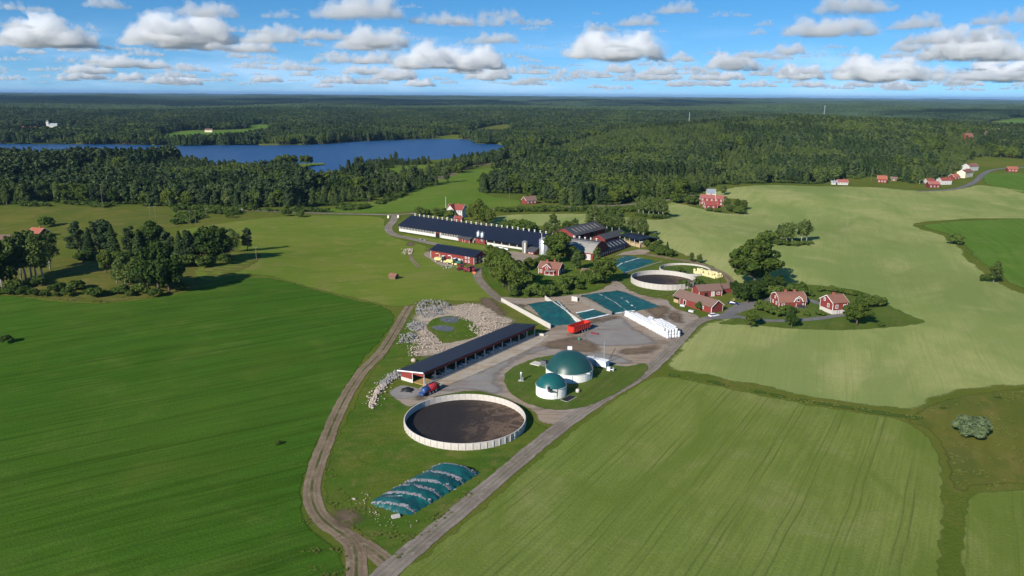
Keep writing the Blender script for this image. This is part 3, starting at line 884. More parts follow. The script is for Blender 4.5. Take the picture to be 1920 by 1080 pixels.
# roads, tracks and yards
YARD = [(726, 737), (750, 724), (800, 730), (880, 690), (1000, 636), (1022, 620), (1012, 600), (985, 580), (944, 566), (915, 556), (940, 556), (985, 559), (1050, 555), (1110, 548), (1140, 535), (1152, 524), (1166, 531), (1182, 544), (1212, 555), (1250, 562),
        (1268, 578), (1310, 592), (1314, 604), (1296, 622), (1270, 650), (1246, 676), (1216, 700), (1160, 736), (1092, 784), (1060, 806), (1040, 800), (1010, 790), (985, 765), (900, 735), (820, 745), (770, 765), (745, 752)]
sheet('yard', poly_px(YARD, 4), M['yard'], 3, 'grey and brown gravel farm yard', 'yard', 2, 6, 1.8, jit=.5)
sheet('yard', poly_px([(1085, 628), (1120, 604), (1170, 594), (1190, 612), (1232, 636), (1225, 648), (1160, 652), (1110, 648)], 4), M['yard_grey'], 4, 'smooth grey hardstanding beside the white bales', 'yard', 2, 6, 4)
sheet('yard', poly_px([(1075, 668), (1120, 660), (1170, 668), (1190, 680), (1150, 684), (1115, 676)], 4), M['yard_grey'], 4, 'grey patch of yard behind the digesters', 'yard', 2, 6, 3)
sheet('yard', poly_px([(800, 733), (900, 690), (1000, 650), (1060, 640), (1040, 655), (980, 675), (942, 705), (950, 735), (990, 760), (960, 750), (880, 735)], 4), M['yard_grey'], 4, 'grey gravel turning area in front of the open cattle shed', 'yard', 2, 6, 4)
for lab, q in (('dark mud patch behind the red trailer', [(1020, 640), (1080, 630), (1130, 650), (1120, 664), (1060, 660), (1010, 652)]),
               ('dark mud heap ground right of the white bales', [(1240, 590), (1268, 582), (1290, 600), (1284, 622), (1262, 640), (1240, 632), (1262, 612)]),
               ('brown mud between bales and road', [(1150, 655), (1200, 648), (1250, 642), (1262, 648), (1225, 664), (1170, 668)]),
               ('brown earth behind the white bales', [(1205, 578), (1240, 570), (1262, 580), (1255, 600), (1235, 610), (1215, 594)]),
               ('brown stained ground at the low end of the yard', [(765, 745), (790, 735), (812, 745), (790, 756), (765, 758)]),
               ('muddy ground by the dark clamp wall', [(1150, 590), (1090, 600), (1075, 606), (1110, 610), (1172, 596)])):
    sheet('mud_patch', poly_px(q, 4), M['yard_mud'], 5, lab, 'mud', 1.5, 5, 5)
sheet('apron', poly_px([(786, 736), (793, 722.5), (900, 674), (1001, 630), (1022, 627), (1030, 632), (1000, 652), (920, 690), (830, 728), (800, 742)], 3), M['concrete_apron'], 5, 'straw stained concrete feeding apron along the open cattle shed', 'apron', 1.5, 5, .9, jit=.15)
sheet('apron', poly_px([(728, 738), (752, 722), (790, 730), (800, 736), (780, 746), (745, 748)], 3), M['yard_grey'], 5, 'concrete pad at the near end of the open cattle shed', 'apron', 1.5, 5, .8, jit=.15)
sheet('lawn', poly_px([(943, 712), (952, 694), (980, 680), (1012, 670), (1060, 664), (1110, 668), (1140, 682), (1175, 687), (1205, 681), (1217, 688), (1205, 706), (1170, 731), (1125, 754), (1085, 767), (1040, 770), (1000, 762), (962, 744)], 4), M['lawn'], 6, 'mown grass island around the two digesters', 'lawn', 1.5, 5, 1.2, jit=.3)

ROADS = [
 ('road', 'gravel_road', 4, 3.9, 'grey farm road running up from the bottom edge to the yard', [(672, 1130), (705, 1092), (760, 1043), (850, 968), (950, 884), (1042, 808), (1130, 748), (1200, 706), (1245, 668), (1276, 635), (1300, 610), (1322, 599), (1356, 592), (1392, 580), (1420, 572)]),
 ('dirt_track', 'dirt_track', 3, 3.2, 'brown rutted dirt track curving along the dark green field', [(768, 574), (757, 592), (740, 622), (712, 664), (680, 696), (652, 738), (630, 782), (608, 836), (592, 880), (584, 922), (592, 956), (616, 984), (648, 1006), (666, 1030), (668, 1070), (664, 1130)]),
 ('dirt_track', 'dirt_track', 3, 3.2, 'short dirt track joining the farm road at the bottom', [(640, 1000), (680, 1022), (706, 1038), (726, 1056)]),
 ('road', 'gravel_road', 3, 3.4, 'dirt lane from the machine hall down to the clamps', [(897, 503), (895, 516), (905, 533), (920, 548), (945, 566), (985, 575)]),
 ('road', 'gravel_road', 3, 4.2, 'country road running behind the long barn', [(396, 395), (450, 394), (520, 397), (600, 400), (680, 402), (740, 402.5), (800, 398.5), (860, 395.5), (920, 393.5), (1000, 391), (1080, 388), (1160, 385), (1230, 379), (1262, 373), (1300, 366)]),
 ('road', 'gravel_road', 4, 4.6, 'barn approach road turning off the country road', [(741, 402), (738, 414), (728, 428), (738, 440), (775, 449), (830, 461), (880, 470), (930, 480), (985, 487)]),
 ('road', 'asphalt', 3, 5.5, 'grey village road at the far right', [(1720, 359), (1770, 357), (1805, 351), (1828, 341), (1842, 328), (1858, 320), (1885, 316), (1930, 314)]),
 ('road', 'asphalt', 4, 3.2, 'drive leading to the red cottages', [(1392, 580), (1412, 572), (1440, 562), (1470, 558), (1510, 562), (1540, 570), (1550, 574)]),
 ('road', 'asphalt', 4, 2.6, 'narrow lane in front of the red cottages', [(1376, 592), (1410, 599), (1460, 602), (1520, 599), (1565, 593), (1590, 589)]),
 ('dirt_track', 'dirt_track', 3, 3.0, 'dirt track behind the slurry tanks to the yellow bales', [(1205, 476), (1250, 484), (1300, 492), (1345, 508), (1366, 522), (1374, 540)]),
 ('railway', 'ballast', 2, 9.0, 'brown railway cutting beyond the green field', [(742, 352), (775, 346), (812, 337), (850, 326), (880, 313), (930, 306), (1000, 299)]),
 ('path', 'dirt_track', 3, 1.2, 'thin worn path across the pasture', [(768, 470), (772, 486), (786, 502)]),
]
for nm, mt, ly, w, lab, px in ROADS:
    strip(nm, line_px(px), w, M[mt], ly, lab, {'dirt_track': 'track', 'railway': 'railway'}.get(nm, 'road'))
sheet('yard', poly_px([(903, 476), (930, 472), (965, 472), (1010, 480), (1012, 490), (985, 496), (950, 494), (915, 488), (870, 496), (830, 500), (800, 484), (792, 476), (810, 472), (860, 476)], 3), M['yard'], 5, 'gravel court between the machine hall and the long barn', 'yard', 2, 7, 2)
sheet('yard', poly_px([(1128, 496), (1155, 478), (1195, 468), (1222, 470), (1205, 478), (1160, 480), (1140, 490)], 3), M['yard'], 4, 'pale court in front of the old red barns', 'yard', 2, 7, 2)
sheet('yard', poly_px([(1318, 596), (1352, 588), (1366, 578), (1396, 566), (1418, 568), (1400, 582), (1380, 590), (1392, 596), (1350, 600)], 3), M['asphalt'], 5, 'grey forecourt beside the twin red barns', 'yard', 1.5, 5, .8)
for lab, mt, q in (('pale sand ground around the rubble heaps', 'sand', [(768, 600), (790, 575), (850, 570), (905, 568), (950, 590), (972, 606), (930, 630), (890, 645), (850, 665), (800, 672), (765, 672), (775, 640)]),
                   ('bare earth heap in the pasture by the barn road', 'soil', [(756, 455), (768, 453), (782, 456), (780, 461), (762, 463)]),
                   ('bare soil left of the machine hall', 'soil', [(792, 468), (806, 465), (815, 470), (800, 474)]),
                   ('brown bare bank beside the clamps', 'soil', [(890, 562), (918, 556), (938, 566), (955, 585), (965, 604), (935, 596), (905, 580)]),
                   ('sandy scrape in the weeds by the tarp mound', 'sand', [(912, 862), (930, 855), (948, 862), (935, 872), (915, 876)]),
                   ('weedy bare ground by the bend of the dirt track', 'soil', [(608, 960), (650, 950), (690, 955), (690, 980), (650, 1000), (620, 985)]),
                   ('weedy bare ground at the bottom left of the track', 'soil', [(580, 985), (600, 1000), (640, 1020), (630, 1040), (600, 1030), (575, 1010)]),
                   ('pale stony verge beside the farm road', 'sand', [(820, 985), (870, 945), (930, 892), (985, 846), (1028, 812), (1034, 818), (985, 862), (920, 915), (850, 975)])):
    sheet('bare_patch', poly_px(q, 4), M[mt], 4, lab, 'bare ground', 1.5, 4, 4.5, jit=.6)
sheet('lawn', poly_px([(798, 612), (815, 597), (850, 592), (880, 600), (900, 618), (895, 632), (860, 640), (830, 645), (815, 632)], 4), M['weeds'], 5, 'bright green weeds in the hollow between rubble heaps', 'lawn', 1.5, 5, 1.6)
for lab, q in (('small dark pool among weeds in the rubble hollow', [(826, 598), (850, 595), (862, 601), (850, 606), (832, 605)]),
               ('second dark pool among weeds beside the open shed', [(810, 613), (835, 611), (852, 616), (846, 622), (820, 620)])):
    sheet('pool', poly_px(q, 4), M['pond_water'], 7, lab, 'pool', 1.0, 3, .5)
# ---------------------------------------------------------------- tree builders
def leaves(C, N, size, rng, tilt=.75):
    """one quad for each leaf clump at C, roughly facing N"""
    n = len(C)
    N = N + rng.normal(0, tilt, (n, 3)); N /= np.linalg.norm(N, axis=1)[:, None] + 1e-9
    a = np.cross(N, rng.normal(0, 1, (n, 3))); a /= np.linalg.norm(a, axis=1)[:, None] + 1e-9
    b = np.cross(N, a)
    s = size * rng.uniform(.6, 1.35, (n, 1)); e = rng.uniform(.6, 1.0, (n, 1))
    bend = N * s * .25
    V = np.stack([C - a * s, C - b * s * e + bend, C + a * s, C + b * s * e + bend], 1).reshape(-1, 3)
    return V

def quads(n, base=0):
    return np.arange(n * 4).reshape(-1, 4) + base

def shell(c, r, n, rng, squash=1.0, inner=.55):
    d = rng.normal(0, 1, (n, 3)); d /= np.linalg.norm(d, axis=1)[:, None]
    rad_ = r * (inner + (1 - inner) * rng.uniform(0, 1, (n, 1)) ** .5)
    p = d * rad_; p[:, 2] *= squash
    return p + c, d

def tree_geo(kind, seed, h, n, leaf):
    """returns crown vertices and a trunk MB, for a tree of height h standing at the origin"""
    rng = np.random.default_rng(seed); T = MB(); C = []; N = []
    lean = rng.uniform(-.05, .05, 2) * h
    def top(z): return Vector((lean[0] * z / h, lean[1] * z / h, z))
    if kind in ('oak', 'bush', 'willow'):
        w = h * {'oak': .40, 'bush': .62, 'willow': .66}[kind]
        z0 = h * {'oak': .20, 'bush': .02, 'willow': .0}[kind]
        k = {'oak': 44, 'bush': 16, 'willow': 18}[kind]
        zc = (h + z0) / 2; hh = (h - z0) / 2
        per = max(n // k, 3)
        for i in range(k):
            d = rng.normal(0, 1, 3); d /= np.linalg.norm(d)
            if kind != 'oak': d[2] = abs(d[2]) * .9 - .25
            q = .25 + .6 * rng.uniform() ** .7
            c = np.array([d[0] * w * q, d[1] * w * q, zc + d[2] * hh * q * 1.05])
            if c[2] < z0: c[2] = z0 + .1 * h * rng.uniform()
            r = w * (rng.uniform(.24, .38) if kind == 'oak' else rng.uniform(.27, .48))
            p, m_ = shell(c, r, per, rng, .8)
            C.append(p); N.append(m_ + np.array([0, 0, .25]))
            if kind == 'oak' and i % 5 == 0:
                b = top(z0 * 1.1); e = Vector(c)
                T.tube([b, b.lerp(e, .5) + Vector((0, 0, -.03 * h)), e], [.018 * h, .011 * h, .004 * h], 4, False)
        T.tube([top(-.3), top(h * .12), top(h * .45), top(h * .8)], [.032 * h, .026 * h, .017 * h, .005 * h], 6)
    elif kind in ('birch', 'aspen'):
        z0 = h * (.24 if kind == 'birch' else .34)
        k = 20; per = max(n // k, 3)
        for i in range(k):
            t = (i + rng.uniform()) / k; z = z0 + (h - z0) * t
            w = h * .17 * (math.sin(math.pi * min(1, .18 + t * .86)) ** .8 + .12)
            a = rng.uniform(0, 2 * np.pi); q = w * rng.uniform(.2, .8)
            c = np.array(top(z)) + np.array([math.cos(a) * q, math.sin(a) * q, 0])
            p, m_ = shell(c, w * rng.uniform(.5, .75), per, rng, 1.25, .3)
            C.append(p); N.append(m_)
            if i % 3 == 0:
                b = top(max(z - .12 * h, z0 * .8)); T.tube([b, Vector(c)], [.007 * h, .002 * h], 4, False)
        T.tube([top(-.3), top(h * .4), top(h * .95)], [.017 * h, .013 * h, .003 * h], 6)
    elif kind == 'pine':
        z0 = h * .26; k = 20; per = max(n // k, 3)
        for i in range(k):
            t = (i + rng.uniform()) / k; z = z0 + (h - z0) * t * .96
            w = h * .17 * (1.15 - .75 * t) * (.55 + .45 * min(1, t * 4))
            a = i * 2.4 + rng.uniform(-.5, .5); q = w * rng.uniform(.35, 1.05)
            c = np.array(top(z)) + np.array([math.cos(a) * q, math.sin(a) * q, 0])
            p, m_ = shell(c, h * .085 * (1.2 - .5 * t), per, rng, .95, .3)
            C.append(p); N.append(m_ + np.array([0, 0, .3]))
            T.tube([top(z - .02 * h), Vector(c)], [.008 * h, .003 * h], 4, False)
        T.tube([top(-.3), top(h * .5), top(h * .97)], [.016 * h, .012 * h, .003 * h], 6)
    elif kind == 'spruce':
        k = 15; per = max(n // k, 4)
        for i in range(k):
            t = i / (k - 1); z = h * (.10 + .88 * t)
            w = h * .175 * (1 - t) ** .85 + .012 * h
            a = rng.uniform(0, 2 * np.pi, per); q = w * rng.uniform(.15, 1, per) ** .6
            x = np.cos(a) * q; y = np.sin(a) * q
            zz = z - q * .38 + rng.uniform(-.02, .02, per) * h
            C.append(np.stack([x, y, zz], 1) + np.array([*top(z)[:2], 0]))
            N.append(np.stack([np.cos(a) * .7, np.sin(a) * .7, np.full(per, .75)], 1))
        T.tube([top(-.3), top(h * .5), top(h * .98)], [.018 * h, .012 * h, .002 * h], 5)
    C = np.vstack(C); N = np.vstack(N); N /= np.linalg.norm(N, axis=1)[:, None] + 1e-9
    V = leaves(C, N, leaf, rng, .45 if kind == 'spruce' else .6)
    return V, T

LEAF = {'oak': 'leaf_broad', 'bush': 'leaf_bush', 'birch': 'leaf_birch', 'aspen': 'leaf_birch', 'pine': 'needle_pine', 'spruce': 'needle_spruce', 'willow': 'leaf_willow', 'darkoak': 'leaf_dark'}
BARK = {'oak': 'bark', 'bush': 'bark', 'birch': 'birch_bark', 'aspen': 'birch_bark', 'pine': 'pine_bark', 'spruce': 'bark', 'willow': 'bark', 'darkoak': 'bark'}
NOMH = {'oak': 12., 'bush': 4., 'birch': 14., 'aspen': 15., 'pine': 15., 'spruce': 14., 'willow': 6., 'darkoak': 12.}
HI = {}
for kd, nv, nl, ls in (('oak', 3, 4600, .40), ('darkoak', 2, 4600, .40), ('bush', 3, 1900, .26), ('birch', 3, 2400, .32), ('aspen', 2, 2200, .32), ('pine', 3, 2400, .34), ('spruce', 2, 2400, .34), ('willow', 1, 5200, .30)):
    for i in range(nv):
        g = kd.replace('dark', '')
        V, T = tree_geo(g, 100 + i * 7 + len(kd), NOMH[kd], nl, ls)
        cm = fast_mesh('crown', V, quads(len(V) // 4)); cm.materials.append(M[LEAF[kd]])
        tm = T.mesh('trunk', True) if g not in ('bush', 'willow') else None
        if tm: tm.materials.append(M[BARK[kd]])
        HI.setdefault(kd, []).append((cm, tm))

KN = {'oak': 'broadleaf_tree', 'darkoak': 'broadleaf_tree', 'bush': 'bush', 'birch': 'birch_tree', 'aspen': 'birch_tree', 'pine': 'pine_tree', 'spruce': 'spruce_tree', 'willow': 'willow_bush'}
KC = {'bush': 'bush', 'willow': 'bush'}
_tc = [0]
def plant(kd, loc, h, label, group=None, wide=1.0):
    """one tree or bush of height h"""
    i = _tc[0]; _tc[0] += 1
    cm, tm = HI[kd][i % len(HI[kd])]
    s = h / NOMH[kd]
    if tm is None:
        o = link(KN[kd], cm, None, None, loc); tag(o, label, KC.get(kd, 'tree'), group)
    else:
        o = thing(KN[kd], label, KC.get(kd, 'tree'), loc, 0, group)
        link('trunk', tm, None, o); link('crown', cm, None, o)
    o.rotation_euler = (0, 0, (i * 2.399) % 6.283)
    o.scale = (s * wide, s * wide, s)
    return o

def tree_px(kd, u, v, top, label, group=None, wide=1.0):
    """stands at survey spot (u, v), reaching up to picture row top"""
    p = G(u, v); d = math.hypot(p.x, p.y)
    r = ray(u, top)
    h = CAM_H + r[2] / math.hypot(r[0], r[1]) * d - p.z
    return plant(kd, p - Vector((0, 0, .1)), max(h, .8), label, group, wide)

# ---------------------------------------------------------------- single trees and groves
SETS = [
 ('broadleaf tree in the leafy clump left of the red farmhouse', 'trees left of the red farmhouse',
  [('oak', 922, 512, 459, 1.2), ('oak', 940, 518, 466, 1.15), ('oak', 955, 548, 486, 1.25), ('oak', 972, 552, 494, 1.3), ('oak', 944, 538, 478, 1.2), ('oak', 986, 540, 506, 1.3), ('oak', 992, 505, 482, 1.3), ('oak', 1006, 500, 484, 1.4)]),
 ('bush in the thick shrubbery in front of the red farmhouse', 'shrubs in front of the red farmhouse',
  [('bush', 1002, 556, 528, 1), ('bush', 1018, 557, 532, 1), ('bush', 1032, 556, 530, 1), ('bush', 990, 556, 538, 1), ('bush', 1052, 545, 520, 1), ('bush', 1066, 540, 512, 1), ('bush', 1078, 536, 516, 1), ('bush', 1096, 530, 512, 1), ('bush', 1100, 520, 503, 1), ('bush', 1060, 552, 541, 1.3), ('bush', 1088, 544, 532, 1.2), ('bush', 962, 556, 540, 1)]),
 ('round dark green tree right of the small garden shed', None, [('oak', 1134, 530, 482, 1.35)]),
 ('smaller tree at the corner below the teal clamp', None, [('bush', 1118, 534, 508, 1.0)]),
 ('tall bright broadleaf tree hiding the barn end behind the farmhouse', None, [('oak', 1048, 492, 434, 1.3)]),
 ('thin young tree beside the big garden tree', None, [('birch', 1080, 505, 466, 1.5)]),
 ('slim birch in front of the old gambrel barn', None, [('birch', 1120, 495, 462, 1.4)]),
 ('low tree at the foot of the flagpole', None, [('bush', 1020, 492, 476, 1.2)]),
 ('tall broadleaf tree beside the white house', 'trees beside the white house', [('oak', 884, 414, 381, .8), ('oak', 898, 418, 372, .85), ('oak', 908, 421, 384, .8), ('oak', 919, 424, 390, .85)]),
 ('round garden tree left of the white house behind the long barn', 'round trees left of the white house',
  [('bush', 784, 403, 386, 1), ('bush', 800, 404, 390, 1), ('bush', 818, 406, 388, 1), ('bush', 832, 408, 389, 1), ('bush', 845, 410, 391, 1)]),
 ('small leafy tree behind the right half of the long barn', 'small trees behind the long barn',
  [('bush', 946, 430, 412, 1), ('bush', 962, 433, 410, 1), ('bush', 978, 436, 408, 1), ('bush', 993, 438, 413, 1), ('birch', 1036, 442, 400, 1.5), ('birch', 1024, 441, 416, 1.4), ('oak', 1062, 444, 413, .9), ('birch', 1078, 444, 409, 1.4), ('bush', 1070, 445, 424, 1)]),
 ('tall birch with white stem behind the black roofed barns', 'birches behind the barns',
  [('aspen', 1104, 432, 388, 1.3), ('aspen', 1116, 434, 385, 1.4), ('aspen', 1127, 435, 390, 1.3), ('aspen', 1138, 437, 388, 1.4), ('aspen', 1148, 438, 392, 1.3), ('aspen', 1160, 440, 392, 1.2), ('aspen', 1184, 442, 402, 1.2), ('aspen', 1197, 444, 404, 1.3), ('aspen', 1205, 448, 408, 1.2)]),
 ('bush in the hedge along the pale field behind the barns', 'hedge behind the barns',
  [('bush', 1150, 446, 432, 1), ('bush', 1168, 447, 434, 1), ('bush', 1184, 449, 437, 1), ('bush', 1200, 457, 443, 1), ('bush', 1212, 464, 449, 1), ('bush', 1224, 472, 456, 1), ('bush', 1240, 480, 463, 1), ('bush', 1258, 482, 466, 1), ('bush', 1234, 474, 462, 1)]),
 ('small dark spruce standing in the hedge behind the clamps', None, [('spruce', 1252, 478, 453, 1.2)]),
 ('small upright tree behind the far slurry tank, left one', None, [('birch', 1297, 492, 473, 1.6)]),
 ('small upright tree behind the far slurry tank, right one', None, [('birch', 1311, 494, 475, 1.7)]),
 ('huge spreading tree rising above the red cottages', None, [('oak', 1414, 540, 446, 1.3)]),
 ('dark tree below the huge spreading tree', 'dark trees below the huge tree', [('darkoak', 1386, 562, 530, 1.2), ('darkoak', 1402, 568, 528, 1.3), ('darkoak', 1420, 560, 524, 1.2), ('darkoak', 1440, 545, 512, 1.1), ('darkoak', 1462, 540, 516, 1.1), ('darkoak', 1376, 548, 526, 1.1)]),
 ('yellow green round bush behind the left red cottage', None, [('bush', 1452, 560, 534, 1.6)]),
 ('garden bush in the row behind the red cottages', 'bushes behind the red cottages',
  [('bush', 1488, 548, 528, 1), ('bush', 1500, 555, 527, 1), ('bush', 1516, 556, 543, 1.2), ('bush', 1538, 547, 534, 1), ('bush', 1560, 549, 534, 1.1), ('bush', 1580, 552, 540, 1.3), ('bush', 1594, 553, 541, 1.2), ('bush', 1608, 556, 544, 1.2), ('bush', 1560, 560, 548, 1), ('bush', 1615, 572, 550, 1.1), ('bush', 1626, 578, 555, 1.1), ('bush', 1536, 566, 559, 1)]),
 ('big dark round bush at the right end of the cottage garden', None, [('bush', 1643, 573, 552, 1.3)]),
 ('light green tree right of the right red cottage', None, [('oak', 1606, 610, 562, 1.35)]),
 ('dark round tree in front of the lane below the cottages', None, [('darkoak', 1484, 614, 580, .95)]),
 ('light green small tree beside the lane near the twin barns', None, [('oak', 1408, 614, 582, 1.0)]),
 ('small pointed evergreen beside the lane', None, [('spruce', 1427, 602, 592, 1.2)]),
 ('bush below the left red cottage', 'bushes below the left red cottage', [('bush', 1426, 582, 560, 1.1), ('bush', 1446, 590, 568, 1), ('bush', 1462, 594, 572, 1), ('bush', 1476, 590, 570, 1), ('bush', 1490, 586, 574, 1), ('bush', 1512, 592, 582, 1.3), ('bush', 1536, 592, 580, 1.3)]),
 ('lone little round bush on the grass tip right of the cottages', None, [('bush', 1651, 612, 602, 1.1)]),
 ('birch in the little island of trees in the pale field', 'birches of the field island', [('aspen', 1466, 455, 418, 1.2), ('aspen', 1474, 456, 416, 1.3), ('aspen', 1485, 457, 416, 1.3), ('aspen', 1502, 454, 410, 1.3), ('aspen', 1512, 453, 412, 1.3), ('pine', 1458, 454, 420, 1.1)]),
 ('low bush at the foot of the field island birches', 'bushes of the field island', [('bush', 1430, 456, 434, 1.2), ('bush', 1442, 457, 431, 1.2), ('bush', 1455, 459, 446, 1.4), ('bush', 1472, 460, 448, 1.4), ('bush', 1490, 461, 450, 1.4), ('bush', 1508, 460, 450, 1.3), ('bush', 1520, 458, 451, 1.3)]),
 ('big round tree left of the pink roofed farmhouse', None, [('oak', 1278, 378, 335, 1.15)]),
 ('leafy bush left of the pink roofed farmhouse', 'bushes left of the pink roofed farmhouse', [('bush', 1296, 384, 364, 1.2), ('bush', 1306, 382, 372, 1.2), ('bush', 1264, 381, 362, 1.2)]),
 ('tree hiding the right end of the pink roofed farmhouse', 'trees right of the pink roofed farmhouse', [('birch', 1360, 394, 368, 1.6), ('birch', 1357, 366, 345, 1.6), ('oak', 1382, 392, 372, .9), ('oak', 1394, 394, 374, .9), ('bush', 1386, 402, 386, 1.2), ('bush', 1372, 398, 384, 1.2), ('bush', 1330, 396, 388, 1.4), ('bush', 1345, 398, 389, 1.3)]),
 ('birch at the tip of the wood behind the barns', 'birches at the tip of the wood', [('aspen', 1198, 402, 368, 1.3), ('aspen', 1206, 404, 366, 1.2), ('aspen', 1216, 406, 366, 1.2), ('aspen', 1225, 407, 368, 1.3), ('aspen', 1234, 408, 368, 1.2), ('aspen', 1242, 409, 372, 1.2)]),
 ('round double bush in the corner of the green field at right', None, [('bush', 1790, 458, 436, 1.15)]),
 ('small birch on the field edge at the far right', None, [('birch', 1862, 530, 488, 1.6)]),
 ('low scrub beside the small birch on the right field edge', None, [('bush', 1848, 528, 512, 1.2)]),
 ('pale silvery willow bush in the rough meadow at the right', None, [('willow', 1820, 822, 776, 1.0)]),
 ('lone bush at the left edge of the dark green field', None, [('bush', 12, 644, 626, 1.0)]),
 ('small tuft of shrub standing in the dark green field', None, [('bush', 521, 834, 824, 1.0)]),
 ('lone round bush in the olive pasture', None, [('bush', 84, 426, 404, 1.2)]),
 ('tall conifer in the grove on the knoll', 'pines of the left grove',
  [('pine', 150, 482, 414, 1.35), ('spruce', 168, 486, 426, 1.35), ('pine', 188, 480, 412, 1.35), ('pine', 204, 482, 410, 1.35), ('spruce', 214, 484, 420, 1.35), ('pine', 244, 482, 424, 1.35), ('spruce', 258, 486, 430, 1.35), ('pine', 318, 488, 432, 1.35), ('spruce', 338, 490, 432, 1.35), ('pine', 352, 490, 430, 1.35), ('spruce', 366, 488, 436, 1.35), ('pine', 464, 470, 428, 1.35), ('pine', 378, 486, 440, 1.35)]),
 ('broad dark tree in the middle of the left grove', 'dark trees of the left grove',
  [('darkoak', 284, 478, 414, 1.15), ('darkoak', 298, 548, 452, 1.0), ('darkoak', 318, 550, 470, .95), ('darkoak', 278, 545, 476, .9), ('darkoak', 392, 488, 426, 1.2), ('darkoak', 410, 488, 424, 1.1), ('darkoak', 402, 490, 440, 1.2), ('darkoak', 312, 536, 486, 1)]),
 ('open crowned tree at the right end of the left grove', 'open trees of the left grove', [('birch', 436, 472, 428, 1.6), ('birch', 428, 482, 440, 1.5), ('birch', 336, 540, 506, 1.3)]),
 ('white stemmed birch at the left edge', 'birches at the left edge',
  [('aspen', 4, 538, 446, 1.2), ('aspen', 24, 534, 440, 1.2), ('aspen', 40, 524, 434, 1.2), ('aspen', 50, 528, 432, 1.2), ('aspen', 60, 524, 430, 1.2), ('aspen', 68, 520, 430, 1.2), ('aspen', 82, 526, 432, 1.25), ('aspen', 94, 506, 432, 1.25), ('darkoak', 8, 540, 470, 1.0)]),
 ('small tree on the slope of the knoll', 'small trees of the knoll', [('oak', 200, 512, 470, .9), ('birch', 219, 532, 490, 1.4), ('birch', 236, 536, 474, 1.6), ('birch', 252, 540, 480, 1.6), ('birch', 262, 532, 488, 1.5), ('pine', 208, 504, 484, 1.4)]),
 ('low bush on the dry slope below the grove', 'bushes below the grove',
  [('bush', 128, 556, 536, 1), ('bush', 100, 548, 532, 1.2), ('bush', 112, 544, 528, 1.2), ('bush', 146, 544, 522, 1.2), ('bush', 152, 540, 526, 1.2), ('bush', 168, 556, 540, 1.3), ('bush', 182, 556, 536, 1.3), ('bush', 84, 556, 542, 1.3), ('bush', 64, 556, 540, 1.3), ('bush', 20, 552, 534, 1.3), ('bush', 216, 552, 538, 1.2), ('bush', 246, 556, 544, 1.2), ('bush', 290, 556, 538, 1.2), ('bush', 46, 552, 534, 1.2), ('bush', 0, 552, 536, 1.2), ('bush', 104, 556, 546, 1.2)]),
 ('bush under the tall trees of the left grove', 'undergrowth of the left grove', [('bush', 150, 490, 472, 1.3), ('bush', 178, 488, 470, 1.3), ('bush', 226, 490, 468, 1.4), ('bush', 262, 500, 478, 1.4), ('bush', 330, 500, 476, 1.4), ('bush', 356, 498, 474, 1.4), ('bush', 384, 500, 478, 1.4), ('bush', 420, 494, 474, 1.3), ('bush', 345, 545, 526, 1.2), ('bush', 232, 552, 532, 1.3), ('bush', 264, 552, 530, 1.3), ('bush', 30, 542, 520, 1.3), ('bush', 72, 536, 516, 1.3)]),
 ('bush beside the country road bridge', 'bushes beside the road bridge', [('bush', 537, 406, 390, 1.1), ('bush', 562, 407, 394, 1.1), ('bush', 432, 408, 398, 1.4)]),
 ('tree on the spit in the lake', 'trees on the lake spit', [('oak', 566, 309, 291, 1), ('oak', 576, 309, 290, 1), ('oak', 583, 308, 293, 1), ('oak', 552, 312, 290, 1.1), ('oak', 538, 314, 289, 1.1), ('oak', 524, 316, 291, 1.1), ('oak', 545, 313, 294, 1.1)]),
 ('lone bush beside the far slurry tank', None, [('bush', 1274, 512, 500, 1.1)]),
 ('shrub growing against the near wall of the middle slurry tank', 'shrubs by the middle slurry tank', [('bush', 1281, 541, 523, 1.0), ('bush', 1253, 541, 532, 1.0), ('bush', 1310, 536, 521, 1.2)]),
 ('lone shrub growing on the wall of the twin red barns', None, [('bush', 1310, 582, 564, .7)]),
]
ORD = 'first second third fourth fifth sixth seventh eighth ninth tenth eleventh twelfth thirteenth fourteenth fifteenth sixteenth'.split()
for lab, grp, lst in SETS:
    us = sorted(q[1] for q in lst)
    for kd, u, v, t, w in lst:
        tree_px(kd, u, v, t, lab + (', %s from left' % ORD[us.index(u)] if len(lst) > 1 else ''), grp if len(lst) > 1 else None, w)

# ---------------------------------------------------------------- woods
PRO = bpy.data.collections.new('wood_kinds')
LOWN = []
def proto(name, kd, seed, n, leaf, trunk=True):
    g = kd.replace('dark', '')
    V, T = tree_geo(g, seed, NOMH[kd], n, leaf)
    nv = len(V)
    v = np.vstack([V, np.array(T.v)]) if trunk and T.v else V
    f = [tuple(q) for q in quads(nv // 4)]
    nf = len(f)
    if kd == 'birch': T.v = [(q[0] * .6, q[1] * .6, q[2]) for q in T.v]
    v = np.vstack([V, np.array(T.v)]) if trunk and T.v else V
    if trunk and T.v: f += [tuple(i + nv for i in q) for q in T.f]
    me = mesh_np(name, v, f)
    me.materials.append(M[LEAF[kd]]); me.materials.append(M[BARK[kd]])
    if trunk and T.v: me.polygons.foreach_set('material_index', np.r_[np.zeros(nf, np.int32), np.ones(len(f) - nf, np.int32)])
    o = bpy.data.objects.new('%02d_%s' % (len(LOWN), name), me)
    PRO.objects.link(o); LOWN.append(kd)
